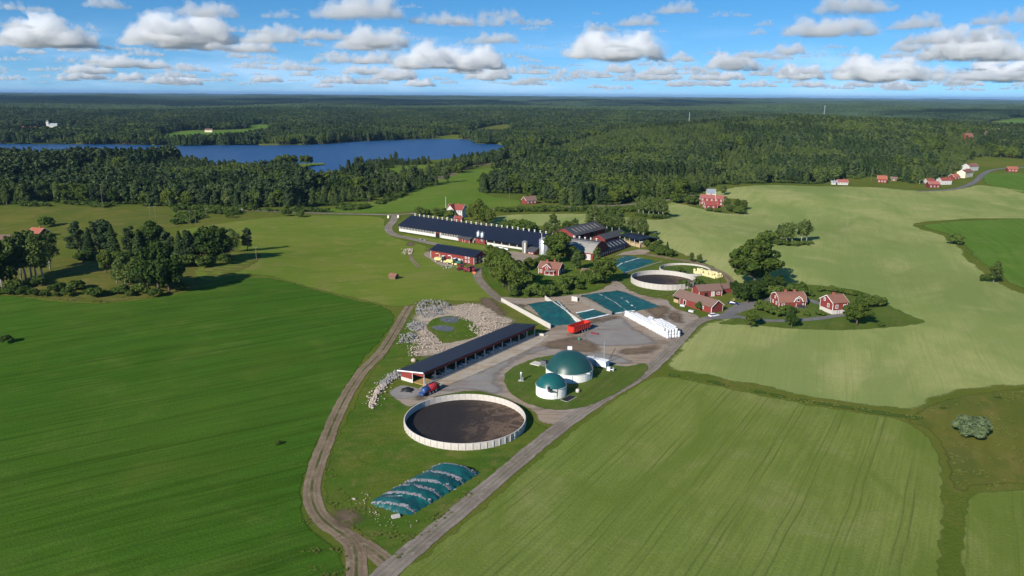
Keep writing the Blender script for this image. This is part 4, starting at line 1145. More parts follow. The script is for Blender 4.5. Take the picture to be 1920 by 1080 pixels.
for kd, sd in (('pine', 1), ('pine', 2), ('pine', 3), ('spruce', 4), ('spruce', 5), ('birch', 6), ('birch', 7), ('oak', 8), ('oak', 9), ('darkoak', 10), ('bush', 11), ('bush', 12)):
    n, lf = {'pine': (330, .80), 'spruce': (380, .80), 'birch': (380, .66), 'oak': (560, .92), 'darkoak': (560, .92), 'bush': (240, .56)}[kd]
    proto('wood_' + kd, kd, sd, n, lf, kd != 'bush')
# patches of far wood, 110 m across
def patch(name, seed, mat_mix):
    rng = np.random.default_rng(seed); V = []; Fq = []; mi = []
    g = np.arange(-55, 55, 7.5)
    nb = 0
    for x in g:
        for y in g:
            px, py = x + rng.uniform(-3, 3), y + rng.uniform(-3, 3)
            h = rng.uniform(11, 20); w = rng.uniform(3.2, 5.2)
            k = 5; a0_ = rng.uniform(0, 6.28); sp = rng.uniform() < mat_mix
            ring = [(px + math.cos(a0_ + i * 2 * math.pi / k) * w * rng.uniform(.8, 1.2), py + math.sin(a0_ + i * 2 * math.pi / k) * w * rng.uniform(.8, 1.2)) for i in range(k)]
            zl = h * (.25 if sp else .45); zm = h * (.6 if sp else .8); sm = .55 if sp else .85
            vs = [(x_, y_, zl) for x_, y_ in ring] + [(px + (x_ - px) * sm, py + (y_ - py) * sm, zm + rng.uniform(-1, 1)) for x_, y_ in ring] + [(px, py, h)]
            V += vs
            for i in range(k):
                j = (i + 1) % k
                Fq.append((nb + i, nb + j, nb + k + j, nb + k + i)); Fq.append((nb + k + i, nb + k + j, nb + 2 * k))
                mi += [0 if sp else 1] * 2
            nb += len(vs)
    me = mesh_np(name, V, Fq)
    me.materials.append(M['needle_far']); me.materials.append(M['leaf_far'])
    me.polygons.foreach_set('material_index', np.array(mi, np.int32))
    o = bpy.data.objects.new('%02d_%s' % (len(LOWN), name), me); PRO.objects.link(o); LOWN.append('patch')
for i, mx_ in enumerate((.2, .5, .8)):
    patch('wood_patch', 40 + i, mx_)

gn = bpy.data.node_groups.new('scatter', 'GeometryNodeTree')
gn.interface.new_socket('Geometry', in_out='INPUT', socket_type='NodeSocketGeometry')
gn.interface.new_socket('Geometry', in_out='OUTPUT', socket_type='NodeSocketGeometry')
_in = gn.nodes.new('NodeGroupInput'); _out = gn.nodes.new('NodeGroupOutput')
_ci = gn.nodes.new('GeometryNodeCollectionInfo'); _ci.inputs['Collection'].default_value = PRO
_ci.inputs['Separate Children'].default_value = True; _ci.inputs['Reset Children'].default_value = True
_ip = gn.nodes.new('GeometryNodeInstanceOnPoints'); _ip.inputs['Pick Instance'].default_value = True
def _na(name, typ):
    nd = gn.nodes.new('GeometryNodeInputNamedAttribute'); nd.data_type = typ; nd.inputs['Name'].default_value = name
    return nd.outputs['Attribute']
gn.links.new(_in.outputs[0], _ip.inputs['Points']); gn.links.new(_ci.outputs[0], _ip.inputs['Instance'])
gn.links.new(_na('kd', 'INT'), _ip.inputs['Instance Index'])
_cx = gn.nodes.new('ShaderNodeCombineXYZ'); gn.links.new(_na('rz', 'FLOAT'), _cx.inputs['Z'])
gn.links.new(_cx.outputs[0], _ip.inputs['Rotation'])
_cs = gn.nodes.new('ShaderNodeCombineXYZ')
gn.links.new(_na('sw', 'FLOAT'), _cs.inputs['X']); gn.links.new(_na('sw', 'FLOAT'), _cs.inputs['Y']); gn.links.new(_na('sh', 'FLOAT'), _cs.inputs['Z'])
gn.links.new(_cs.outputs[0], _ip.inputs['Scale'])
gn.links.new(_ip.outputs[0], _out.inputs[0])

def scatter(name, P, kd, rz, sw, sh, label, cat):
    me = bpy.data.meshes.new(name)
    me.vertices.add(len(P)); me.vertices.foreach_set('co', np.asarray(P, np.float32).ravel())
    a = me.attributes.new('kd', 'INT', 'POINT'); a.data.foreach_set('value', np.asarray(kd, np.int32))
    attr(me, 'rz', rz); attr(me, 'sw', sw); attr(me, 'sh', sh)
    o = link(name, me)
    md = o.modifiers.new('scatter', 'NODES'); md.node_group = gn
    return tag(o, label, cat, kind='stuff')

SECT = rad(41)
def jgrid(d0, d1, cell, seed):
    r = np.random.default_rng(seed)
    xm = d1 * math.sin(SECT)
    x, y = np.meshgrid(np.arange(-xm, xm, cell), np.arange(d0 * .7, d1, cell))
    x = x.ravel() + r.uniform(-.45, .45, x.size) * cell; y = y.ravel() + r.uniform(-.45, .45, y.size) * cell
    d = np.hypot(x, y); k = (d > d0) & (d <= d1) & (np.abs(np.arctan2(x, y)) < SECT)
    return x[k], y[k], r

_WS = _Waves(31, 14, 60, 500); _WS2 = _Waves(33, 14, 80, 700)
def species(x, y, r):
    """conifer and broadleaf stands in patches"""
    n = len(x); a = _WS(x, y) + r.normal(0, .55, n); b = _WS2(x, y) + r.normal(0, .6, n)
    kd = np.where(a > .55, 3 + (r.uniform(size=n) < .5), np.where(a > np.where(x > 0, -.15, -.45), r.integers(0, 3, n), np.where(b > 0, 5 + r.integers(0, 2, n), 7 + r.integers(0, 3, n))))
    return kd

_WY = _Waves(35, 12, 160, 600)      # young stands and old felling areas
# near woods, tree by tree
x, y, r = jgrid(500, 1750, 4.9, 1)
k = wood_mask(x, y) & (_WM(x, y) > -1.25)
x, y = x[k], y[k]; n = len(x)
kd = species(x, y, r)
young = _WY(x, y) < np.where(x > -20, -.8, -1.2)
for q in YOUNG: young |= inside(x, y, q)
drop = young & (r.uniform(size=n) < .35)
x, y, kd, young = x[~drop], y[~drop], kd[~drop], young[~drop]; n = len(x)
kd = np.where(young, np.where(r.uniform(size=n) < .7, 5 + r.integers(0, 2, n), kd), kd)
wx = np.zeros(n, bool)
for q in WOOD_X: wx |= inside(x, y, q)
sh = r.uniform(.65, 1.3, n) * np.where(young, r.uniform(.35, .7, n), 1.0) * np.where(wx, .62, 1.0) * np.where((x < -20) & (np.hypot(x, y) > 850) & (np.hypot(x, y) < 1100), np.where(x < -430, 1.35, .8), 1.0); sw = sh * r.uniform(.95, 1.4, n)
z = hgt(x, y) - .2
# the row of trees that faces the camera is built as single trees
ex, ey = x * (1 - 8 / np.hypot(x, y)), y * (1 - 8 / np.hypot(x, y))
edge = ~wood_mask(ex, ey) & (np.hypot(x, y) < 1000)
ie = np.nonzero(edge)[0]; ie = ie[np.argsort(np.hypot(x[ie], y[ie]))][:290]
kname = {'pine': 'pine', 'spruce': 'spruce', 'birch': 'birch', 'oak': 'broadleaf tree', 'darkoak': 'broadleaf tree'}
for i in ie:
    kk = LOWN[kd[i]]
    left = x[i] < -20
    plant(kk, (x[i], y[i], z[i]), NOMH[kk] * sh[i], '%s in the front row of the %s' % (kname[kk], 'wood left of the farm below the lake' if left else 'wooded slope behind the farm'),
          'front row %s trees of the %s wood' % (kname[kk], 'left' if left else 'right'), float(sw[i] / sh[i]))
keep = np.ones(n, bool); keep[ie] = False
lf = x < -20
for sel, lab in ((keep & lf, 'dense mixed forest of pines, spruces and birches on both sides of the lake'), (keep & ~lf, 'dense mixed forest on the slope behind and right of the farm')):
    scatter('forest', np.column_stack([x, y, z])[sel], kd[sel], r.uniform(0, 6.28, n)[sel], sw[sel], sh[sel], lab, 'forest')
# scrub at the wood edges
x, y, r = jgrid(380, 1000, 3.2, 5)
k = np.zeros(len(x), bool)
for q in SCRUB: k |= inside(x, y, q)
d = np.hypot(x, y)
we = wood_mask(x, y) & ~wood_mask(x * (1 - 7 / d), y * (1 - 7 / d)) & (d < 1000)
k = (k & (_WM(x, y) > -.6)) | we
x, y = x[k], y[k]; n = len(x)
s = r.uniform(.4, 1.05, n)
scatter('scrub', np.column_stack([x, y, hgt(x, y) - .2]), 10 + r.integers(0, 2, n), r.uniform(0, 6.28, n), s * r.uniform(.9, 1.4, n), s, 'low green scrub along the wood edges and roadsides', 'scrub')
# middle distance
x, y, r = jgrid(1750, 3700, 7.6, 2)
k = wood_mask(x, y) & (_WM(x, y) > -1.5) & (_Waves(36, 12, 200, 900)(x, y) > -1.8)
x, y = x[k], y[k]; n = len(x)
kd = species(x, y, r); sh = r.uniform(.7, 1.4, n) * np.where(_WY(x, y) < -1.15, .6, 1.0)
scatter('forest', np.column_stack([x, y, hgt(x, y) - .3]), kd, r.uniform(0, 6.28, n), sh * r.uniform(1.5, 2.0, n), sh, 'wide forest covering the hills beyond the lake', 'forest')
# far woods
parts = []
for d0, d1, cell in ((3700, 9000, 95), (9000, 20000, 130), (20000, 42000, 260)):
    x, y, r = jgrid(d0, d1, cell, int(cell))
    k = _Waves(77, 10, 300, 2500)(x, y) > -1.75
    for c in CLEAR: k &= ~inside(x, y, c)
    x, y = x[k], y[k]; n = len(x)
    sw = r.uniform(1.0, 1.2, n) * cell / 95 * (1.0 if cell < 200 else .9)
    parts.append((x, y, hgt(x, y) - 1.0, 12 + r.integers(0, 3, n), r.uniform(0, 6.28, n), sw, r.uniform(.8, 1.25, n)))
x, y, z, kd, rz, sw, sh = [np.concatenate(q) for q in zip(*parts)]
scatter('forest', np.column_stack([x, y, z]), kd, rz, sw, sh, 'distant dark forest fading to the horizon', 'forest')

# weeds and tall grass on the verges
WEEDS = [poly_px(q, 3) for q in (
    [(612, 860), (604, 910), (612, 945), (650, 985), (700, 1020), (740, 1050), (790, 1010), (880, 935), (960, 868), (905, 870), (905, 890), (850, 935), (790, 972), (740, 975), (680, 945), (650, 930), (625, 880)],
    [(565, 960), (600, 995), (645, 1030), (650, 1085), (600, 1085), (560, 1040)],
    [(745, 1082), (800, 1038), (960, 902), (1060, 818), (1165, 740), (1215, 710), (1216, 718), (1168, 750), (1064, 828), (965, 912), (805, 1050), (760, 1085)],
    [(690, 745), (712, 722), (745, 705), (752, 716), (725, 735), (705, 770)],
    [(1260, 690), (1300, 625), (1345, 604), (1480, 612), (1560, 617), (1700, 608), (1735, 604), (1640, 622), (1480, 620), (1345, 612), (1305, 635), (1275, 690)],
    [(1236, 699), (1400, 727), (1600, 762), (1735, 782), (1690, 787), (1500, 756), (1300, 714)],
    [(1755, 765), (1920, 732), (2000, 722), (2000, 735), (1850, 758), (1765, 772)], [(1770, 800), (1900, 780), (1910, 900), (1800, 915), (1785, 860)],
    [(0, 552), (200, 568), (400, 534), (400, 524), (200, 556), (0, 540)],
    [(798, 612), (815, 597), (850, 592), (880, 600), (900, 618), (895, 632), (860, 640), (830, 645), (815, 632)],
    [(940, 570), (1028, 618), (1010, 618), (935, 578)], [(1150, 528), (1235, 490), (1350, 515), (1300, 540), (1230, 558), (1165, 540)])]
LEAF['tuft'] = 'leaf_grass'; BARK['tuft'] = 'bark'; NOMH['tuft'] = 4.0
_V, _T = tree_geo('bush', 71, 4.0, 120, .7)
_me = fast_mesh('tuft', _V, quads(len(_V) // 4)); _me.materials.append(M['leaf_grass'])
_ob = bpy.data.objects.new('%02d_tuft' % len(LOWN), _me); PRO.objects.link(_ob); LOWN.append('tuft')
x, y, r = jgrid(120, 480, .95, 9)
k = np.zeros(len(x), bool)
for iq, q in enumerate(WEEDS):
    if iq not in (2, 4): k |= inside(x, y, q)
k &= (_Waves(55, 14, 3, 22)(x, y) > .55)
x, y = x[k], y[k]; n = len(x)
s = r.uniform(.04, .12, n)
scatter('tall_grass', np.column_stack([x, y, hgt(x, y)]), np.full(n, 15), r.uniform(0, 6.28, n), s * r.uniform(1.2, 2.0, n), s * .7, 'tufts of weeds and tall grass on the verges', 'grass')
# ---------------------------------------------------------------- building kit
def frame_at(a, b, D):
    """origin in the middle of the plan, local x from a to b, local y away from the viewer"""
    a, b = Vector(a), Vector(b)
    w = (b - a).xy; L = w.length; rz = math.atan2(w.y, w.x)
    n = Vector((-w.y, w.x)).normalized()
    c = (a.xy + b.xy) / 2 + n * D / 2
    return Vector((c.x, c.y, float(hgt(c.x, c.y)))), rz, L

def opening(parent, L, D, face, t, z, w, h, frame='white_paint', pane='dark_glass', name='window', bars=True):
    """a framed window or door set on one face of a box-shaped building"""
    q = .06
    def bx(mb, t0, t1, z0, z1, o0, o1):
        if face == 'f': mb.box(t0, t1, -D / 2 - o1, -D / 2 - o0, z0, z1)
        elif face == 'b': mb.box(t0, t1, D / 2 + o0, D / 2 + o1, z0, z1)
        elif face == 'l': mb.box(-L / 2 - o1, -L / 2 - o0, t0, t1, z0, z1)
        else: mb.box(L / 2 + o0, L / 2 + o1, t0, t1, z0, z1)
    f = MB(); e = .16
    bx(f, t - w / 2 - e, t - w / 2, z - e, z + h + e, .0, q); bx(f, t + w / 2, t + w / 2 + e, z - e, z + h + e, .0, q)
    bx(f, t - w / 2, t + w / 2, z - e, z, .0, q); bx(f, t - w / 2, t + w / 2, z + h, z + h + e, .0, q)
    if bars and w > .6: bx(f, t - .05, t + .05, z, z + h, .0, q * .8)
    o = f.build(name, M[frame], parent)
    g = MB(); bx(g, t - w / 2, t + w / 2, z, z + h, -.02, .02)
    g.build('pane' if name == 'window' else 'leaf', M[pane], o)
    return o

def roof_slab(prof, x0, x1, th=.18):
    """thick shell over a (y, z) profile running along x"""
    out = list(prof)
    inn = [(y, z - th) for y, z in prof][::-1]
    mb = MB(); n = len(out); o = out + inn
    m_ = len(o)
    vs = [(x0, y, z) for y, z in o] + [(x1, y, z) for y, z in o]
    fs = []
    for i in range(m_):
        j = (i + 1) % m_
        fs.append((i, j, m_ + j, m_ + i))
    for i in range(n - 1):      # end caps as quads
        a, b, c, d = i, i + 1, m_ - 2 - i, m_ - 1 - i
        fs.append((d, c, b, a)); fs.append((m_ + a, m_ + b, m_ + c, m_ + d))
    return mb.add(vs, fs)

def house(name, label, cat, a, b, D, eave, ridge, wall='red_boards', roof='clay_tiles', over=.4, wins=(), doors=(), chim=(), corner='white_paint', prof=None, found=.0,
          foundmat='concrete', group=None, barge='white_paint', ridge_y=0.0):
    loc, rz, L = frame_at(a, b, D)
    R0 = thing(name, label, cat, loc, rz, group)
    p = prof or [(-D / 2, eave), (ridge_y, ridge), (D / 2, eave)]
    w = MB(); w.extrx([(-D / 2, found - (.4 if not found else 0))] + [(D / 2, found - (.4 if not found else 0))] + [(y, z) for y, z in p[::-1]], -L / 2, L / 2)
    w.build('wall', M[wall], R0)
    if found:
        MB().box(-L / 2 - .03, L / 2 + .03, -D / 2 - .03, D / 2 + .03, -.6, found + .002).build('foundation', M[foundmat], R0)
    (y0, z0), (y1, z1) = p[0], p[1]; s0 = (z1 - z0) / (y1 - y0)
    (y2, z2), (y3, z3) = p[-2], p[-1]; s1 = (z2 - z3) / (y3 - y2)
    rp = [(y0 - over, z0 - s0 * over + .2)] + [(y, z + .2) for y, z in p[1:-1]] + [(y3 + over, z3 - s1 * over + .2)]
    ro = roof_slab(rp, -L / 2 - over, L / 2 + over).build('roof', M[roof], R0)
    for (cx, cyy, ch) in chim:
        zc = np.interp(cyy, [q[0] for q in rp], [q[1] for q in rp])
        MB().box(cx - .45, cx + .45, cyy - .4, cyy + .4, zc - .4, zc + ch).box(cx - .55, cx + .55, cyy - .5, cyy + .5, zc + ch - .15, zc + ch + .08).build('chimney', M['brick'], ro)
    if corner:
        for sx in (-1, 1):
            for sy in (-1, 1):
                cx, cyy = sx * L / 2, sy * D / 2
                MB().box(cx - .14 if sx > 0 else cx - .04, cx + .04 if sx > 0 else cx + .14, cyy - .14 if sy > 0 else cyy - .04, cyy + .04 if sy > 0 else cyy + .14, found, eave - .05).build('corner_board', M[corner], R0)
    if barge:
        for sx in (-1, 1):
            x = sx * (L / 2 + over)
            g = MB()
            for (ya, za), (yb, zb) in zip(rp[:-1], rp[1:]):
                xa, xb = (x, x + .06) if sx > 0 else (x - .06, x)
                g.extrx([(ya, za - .28), (yb, zb - .28), (yb, zb + .03), (ya, za + .03)], xa, xb)
            g.build('barge_board', M[barge], R0)
    for q in wins: opening(R0, L, D, *q)
    for q in doors: opening(R0, L, D, *q[:5], q[5] if len(q) > 5 else 'white_paint', q[6] if len(q) > 6 else 'dark_inside', 'door', False) if len(q) < 8 else opening(R0, L, D, *q[:5], q[5], q[6], 'door', q[7])
    return R0

def hpx(p, u, v):
    r = ray(u, v)
    return CAM_H + r[2] / math.hypot(r[0], r[1]) * math.hypot(p[0], p[1]) - p[2]

# ---------------------------------------------------------------- the long cow barn
az = rad(-38.0); dx = Vector((math.cos(az), math.sin(az), 0)); ny = Vector((-dx.y, dx.x, 0))
A0 = Vector((-77.5, 516.0, 0))
Lb, Db = 122.0, 25.0
loc, rz, _ = frame_at(A0, A0 + dx * Lb, Db)
BARN = thing('cow_barn', 'very long white walled cow barn with black roof and white ridge vents', 'barn', loc, rz)
h0, hr = 3.9, 9.4
w = MB(); w.extrx([(-Db / 2 + .3, -.4), (Db / 2 - .3, -.4), (Db / 2 - .3, h0), (0, hr - .3), (-Db / 2 + .3, h0)], -Lb / 2, Lb / 2); w.build('inner_wall', M['dark_inside'], BARN)  # solid block, painted near-black for the shade inside the open barn
for i, (x0, x1, ex) in enumerate(((-Lb / 2, 10.0, 0.0), (10.0, Lb / 2, .35))):
    for s, nm in ((-1, 'roof'), (1, 'roof')):
        rp = [(-Db / 2 - .9 - ex * 2, h0 - .25 + ex * .2), (0, hr + ex)] if s < 0 else [(0, hr + ex), (Db / 2 + .9, h0 - .25 + ex)]
        roof_slab(rp, x0 - (.6 if i == 0 else -.01), x1 + (.6 if i else -.01), .2).build('roof', M['black_metal'], BARN)
# white lower walls in panels, dark open band above with pale posts
x = -Lb / 2
def _gap(x0, x1): return x1 > -Lb / 2 + 34 and x0 < -Lb / 2 + 38.5
while x < Lb / 2 - 1:
    x1 = min(x + 5.6, Lb / 2)
    if not _gap(x, x1) and not (6 < x < 16):
        MB().box(x + .06, x1 - .06, -Db / 2 - .05, -Db / 2 + .3, -.3, 1.5).build('wall_panel', M['white_wall'], BARN)
    x = x1
x = -Lb / 2 + .2
k = 0
pm = MB().box(-.24, .24, -.12, .12, 1.5, 3.75).mesh('post'); pm.materials.append(M['white_boards'])
while x < 8:
    if not _gap(x - .3, x + .3): link('post', pm, None, BARN, (x, -Db / 2 + .05, 0))
    x += 1.45
for x in np.arange(17, Lb / 2, 6.0): link('post', pm, None, BARN, (float(x), -Db / 2 + .05, 0))
xd = -Lb / 2 + 36.2
MB().box(xd - 2.0, xd + 2.0, -Db / 2 - .12, -Db / 2 + .3, 2.5, 3.9).build('door_header', M['red_boards'], BARN)
for s in (-1, 1): MB().box(xd + s * 2.3 - .4, xd + s * 2.3 + .4, -Db / 2 - .1, -Db / 2 + .3, -.3, 3.8).build('door_jamb', M['white_wall'], BARN)
MB().box(-Lb / 2 - .02, -Lb / 2 + .3, -Db / 2, Db / 2, -.3, 2.2).build('end_wall', M['white_wall'], BARN)
MB().extrx([(-Db / 2, 2.2), (Db / 2, 2.2), (Db / 2, h0), (0, hr - .1), (-Db / 2, h0)], -Lb / 2 - .05, -Lb / 2 + .2).build('end_gable', M['red_boards'], BARN)
MB().extrx([(-Db / 2, -.3), (Db / 2, -.3), (Db / 2, h0), (0, hr), (-Db / 2, h0)], Lb / 2 - .2, Lb / 2 + .05).build('end_gable', M['red_boards'], BARN)
MB().box(8.0, 15.5, -Db / 2 - .1, -Db / 2 + .3, -.3, 3.8).build('red_panel', M['red_boards'], BARN)
vm = MB().lathe([(.42, -.5), (.42, .75), (.58, .8), (.58, 1.05), (.0, 1.12)], 10).mesh('ridge_vent', True); vm.materials.append(M['white_paint'])
for i in range(27):
    x = -Lb / 2 + 3.2 + i * 4.28
    link('ridge_vent', vm, None, BARN, (x, 0, hr + (.35 if x > 10 else .0) + .1))

# small annexes in front of the barn
p1, p2 = G(859, 452), G(880, 456)
house('barn_annex', 'small red annex with dark roof in front of the long barn', 'shed', p1, p2, 6.5, 2.3, 3.9, 'red_boards', 'dark_grey_roof', .7, barge=None, doors=[('f', 0, 0, 2.2, 1.8, 'white_paint', 'red_boards_dark')])
p1, p2 = G(989, 476.5), G(1001, 478.5)
house('pump_house', 'little red house with grey lean roof beside the slim grey silo', 'shed', p1, p2, 7.5, 2.2, 3.7, 'red_boards', 'dark_grey_roof', .9, barge=None, wins=[('f', -.9, .8, .8, .9), ('f', .9, .8, .8, .9)], corner=None)

# silos
def feed_silo(label, loc, r, zb, zt, mat, legs=True, group=None):
    s = thing('feed_silo', label, 'silo', loc, 0, group)
    MB().lathe([(.25, zb * .45), (r, zb), (r, zt * .55), (r, zt - r * .55), (r * .25, zt), (0, zt)], 20).build('bin', M[mat], s, True)
    for z in np.linspace(zb, zt - r * .6, 5): MB().lathe([(r + .01, z - .05), (r + .05, z), (r + .01, z + .05)], 20).build('band', M['galvanised'], s, True)
    MB().lathe([(r * .3, zt), (r * .3, zt + .2), (0, zt + .25)], 10).build('lid', M['white_paint'], s)
    for a in range(4):
        c, sn = math.cos(a * math.pi / 2 + .6) * r * .95, math.sin(a * math.pi / 2 + .6) * r * .95
        MB().tube([(c, sn, -.2), (c, sn, zb + .6)], .09, 6).build('leg', M['steel_dark'], s)
    MB().tube([(r + .12, -.2, 0), (r + .12, -.2, zt)], .05, 4).tube([(r + .12, .2, 0), (r + .12, .2, zt)], .05, 4).build('ladder', M['galvanised'], s)
    return s
feed_silo('left of two galvanised feed silos beside the long barn', G(897, 455.5), 1.15, 2.0, 7.6, 'galvanised')
feed_silo('right of two galvanised feed silos beside the long barn', G(904.5, 457), 1.15, 2.0, 7.4, 'galvanised')
def tower_silo(label, loc, r, h, mat, stripe):
    s = thing('tower_silo', label, 'silo', loc)
    MB().lathe([(r, -.3), (r, h - .1), (r * .97, h)], 26).build('shell', M[mat], s, True)
    MB().lathe([(r + .08, h - .02), (r * .5, h + r * .38), (0, h + r * .5)], 26).build('roof', M['galvanised_dark'], s, True)
    for z in np.arange(.8, h, 1.15): MB().lathe([(r + .005, z - .04), (r + .04, z), (r + .005, z + .04)], 26).build('hoop', M['galvanised_dark'], s, True)
    MB().box(-.28, .28, -r - .22, -r + .02, .0, h - .2).build('chute', M[stripe], s)
    return s
tower_silo('slim dark grey tower silo with a white chute by the gravel court', G(984, 474), 1.7, 6.6, 'concrete_dark', 'white_paint')
tower_silo('wide bright galvanised silo beside the flagpole', G(1020, 476), 3.0, 8.6, 'galvanised', 'galvanised_dark')

# ---------------------------------------------------------------- red machine hall
hall = house('machine_hall', 'red machine hall with black roof and white windows at its right end', 'barn', (-46.6, 427.6, 0), (-20.9, 408.3, 0), 12.6, 4.5, 6.8, 'red_boards', 'black_metal', .6,
             wins=[('f', t, z, .75, .9) for t in (10.2, 12.3) for z in (.9, 2.9)] + [('r', t, z, .9, 1.0) for t in (-4.6, -1.4, 1.8, 4.8) for z in (.9, 2.9)],
             doors=[('f', 7.2, 0, 1.0, 2.0, 'white_paint', 'dark_inside'), ('f', 5.4, 0, 1.4, 2.1, 'white_boards', 'white_boards')], barge=None)
MB().box(12.0, 15.9, 6.3, 9.6, 2.3, 2.5).build('balcony', M['brown_boards'], hall)
MB().box(15.95, 18.2, -1.0, 3.2, 2.35, 2.5).build('balcony', M['brown_boards'], hall)
for y_ in (-.9, 3.1): MB().box(18.0, 18.15, y_, y_ + .12, -.2, 3.3).build('balcony_post', M['white_paint'], hall)

# ---------------------------------------------------------------- open fronted cattle shed
a, b = Vector((-27.7, 228.0, 0)), Vector((8.8, 279.7, 0))
Ls, Ds = (b - a).length, 9.8
loc, rz, _ = frame_at(a, b, Ds)
SH = thing('cattle_shed', 'long open fronted cattle shed with dark blue black sloping roof', 'shed', loc, rz)
zf, zb = 4.75, 3.35
roof_slab([(-Ds / 2 - .5, zf + .12), (Ds / 2 + .9, zb)], -Ls / 2 - .9, Ls / 2 + 1.4, .2).build('roof', M['black_metal'], SH)
MB().extrx([(-Ds / 2 - .52, zf - .22), (Ds / 2 + .92, zb - .32), (Ds / 2 + .92, zb + .05), (-Ds / 2 - .52, zf + .17)], -Ls / 2 - .98, -Ls / 2 - .905).build('barge_board', M['white_paint'], SH)
pm = MB().box(-.13, .13, -.13, .13, -.3, zf - .15).mesh('post'); pm.materials.append(M['white_boards'])
for i in range(13): link('post', pm, None, SH, (-Ls / 2 + i * Ls / 12, -Ds / 2, 0))
MB().box(-Ls / 2, Ls / 2, -Ds / 2 - .2, -Ds / 2 - .13, zf - 1.0, zf - .1).build('header', M['red_boards_dark'], SH)
MB().box(-Ls / 2, Ls / 2, Ds / 2 - .1, Ds / 2 + .05, 1.2, zb - .15).build('back_wall', M['red_boards'], SH)
MB().box(-Ls / 2, Ls / 2, Ds / 2 - .14, Ds / 2 + .1, -.3, 1.2).build('back_plinth', M['concrete_light'], SH)
for sx in (-1, 1):
    x0, x1 = (-Ls / 2 - .15, -Ls / 2 + .02) if sx < 0 else (Ls / 2 - .02, Ls / 2 + .15)
    zm = zb + (zf - zb) * .5
    MB().extrx([(.1, 1.1), (Ds / 2, 1.1), (Ds / 2, zb - .15), (.1, zm - .1)], x0, x1).build('end_wall', M['red_boards'], SH)
    MB().box(x0 - .05, x1 + .05, .1, Ds / 2 + .1, -.3, 1.1).build('end_plinth', M['concrete_light'], SH)
    MB().extrx([(-Ds / 2, zf - 1.75), (.1, zf - 1.75), (.1, zm - .1), (-Ds / 2, zf - .2)], x0, x1).build('end_header', M['red_boards'], SH)
    MB().box(x0 - .03, x1 + .03, -.05, .1, -.3, zm - .1).build('end_post', M['white_paint'], SH)
MB().box(-Ls / 2 + .2, Ls / 2 - .2, -Ds / 2 + .5, Ds / 2 - .3, -.2, .22).build('bedding', M['straw'], SH)
MB().box(-Ls / 2 + .1, Ls / 2 - .1, -Ds / 2 - .45, -Ds / 2 - .2, -.2, .62).build('feed_kerb', M['concrete_light'], SH)
rl = MB()
for z in (1.05, 1.45): rl.tube([(-Ls / 2, -Ds / 2 - .28, z), (Ls / 2, -Ds / 2 - .28, z)], .05, 5)
rl.build('feed_rail', M['galvanised'], SH)
gm = MB()
for k in range(9): gm.tube([(k * .3 - 1.2, 0, .4), (k * .3 - 1.2, 0, 1.5)], .025, 4)
gm = gm.mesh('feed_gate'); gm.materials.append(M['galvanised'])
for i in range(24): link('feed_gate', gm, None, SH, (-Ls / 2 + 1.3 + i * Ls / 24, -Ds / 2 - .28, 0))
SHED = (loc, rz, Ls, Ds)

# ---------------------------------------------------------------- digesters
def digester(label, c, r, hw, hd, mat, extra):
    d = thing('digester', label, 'tank', c)
    MB().lathe([(r, -.4), (r, hw)], 64).build('wall', M['tank_white'], d, True)
    prof = []
    Rr = (r * r + hd * hd) / (2 * hd)
    am = math.asin(min(1, r / Rr))
    for i in range(17):
        t = am * (1 - i / 16)
        prof.append((Rr * math.sin(t) + (.12 if i == 0 else 0), hw + Rr * math.cos(t) - (Rr - hd)))
    MB().lathe([(r + .14, hw - .12)] + prof, 64).build('dome', M[mat], d, True)
    MB().lathe([(r + .02, hw - .14), (r + .16, hw - .14), (r + .16, hw + .04), (r + .1, hw + .05)], 64).build('rim', M['plastic_white'], d, True)
    for a_ in range(20):
        t = a_ * math.pi / 10
        MB().box(-.03, .03, -.02, .03, 0, hw - .16).build('seam', M['tank_white'], d, False, (math.cos(t) * (r + .0), math.sin(t) * (r + .0), 0), t + math.pi / 2)
    extra(d, r, hw, hd)
    return d
def _ex_big(d, r, hw, hd):
    MB().box(-.75, .75, -.4, .4, 0, 1.0).build('vent_box', M['white_paint'], d, False, (.3, r * .55, hw + hd * .86))
    MB().tube([(-r * .62, -r * .82, 1.6), (-r * .62, -r * .82, hw + .9), (-r * .56, -r * .74, hw + 1.2)], .11, 6).build('gas_pipe', M['steel_dark'], d, True)
    MB().tube([(.4, -r - .1, -.2), (.4, -r - .1, hw + .3)], .07, 6).build('gas_pipe', M['galvanised'], d)
    MB().tube([(r * .9, -r * .48, -.2), (r * .9, -r * .48, hw + .2)], .08, 6).build('gas_pipe', M['galvanised'], d)
    MB().box(r * .66, r * .80, -r * .80, -r * .70, hw - .2, hw + .1).build('valve_box', M['plastic_white'], d)
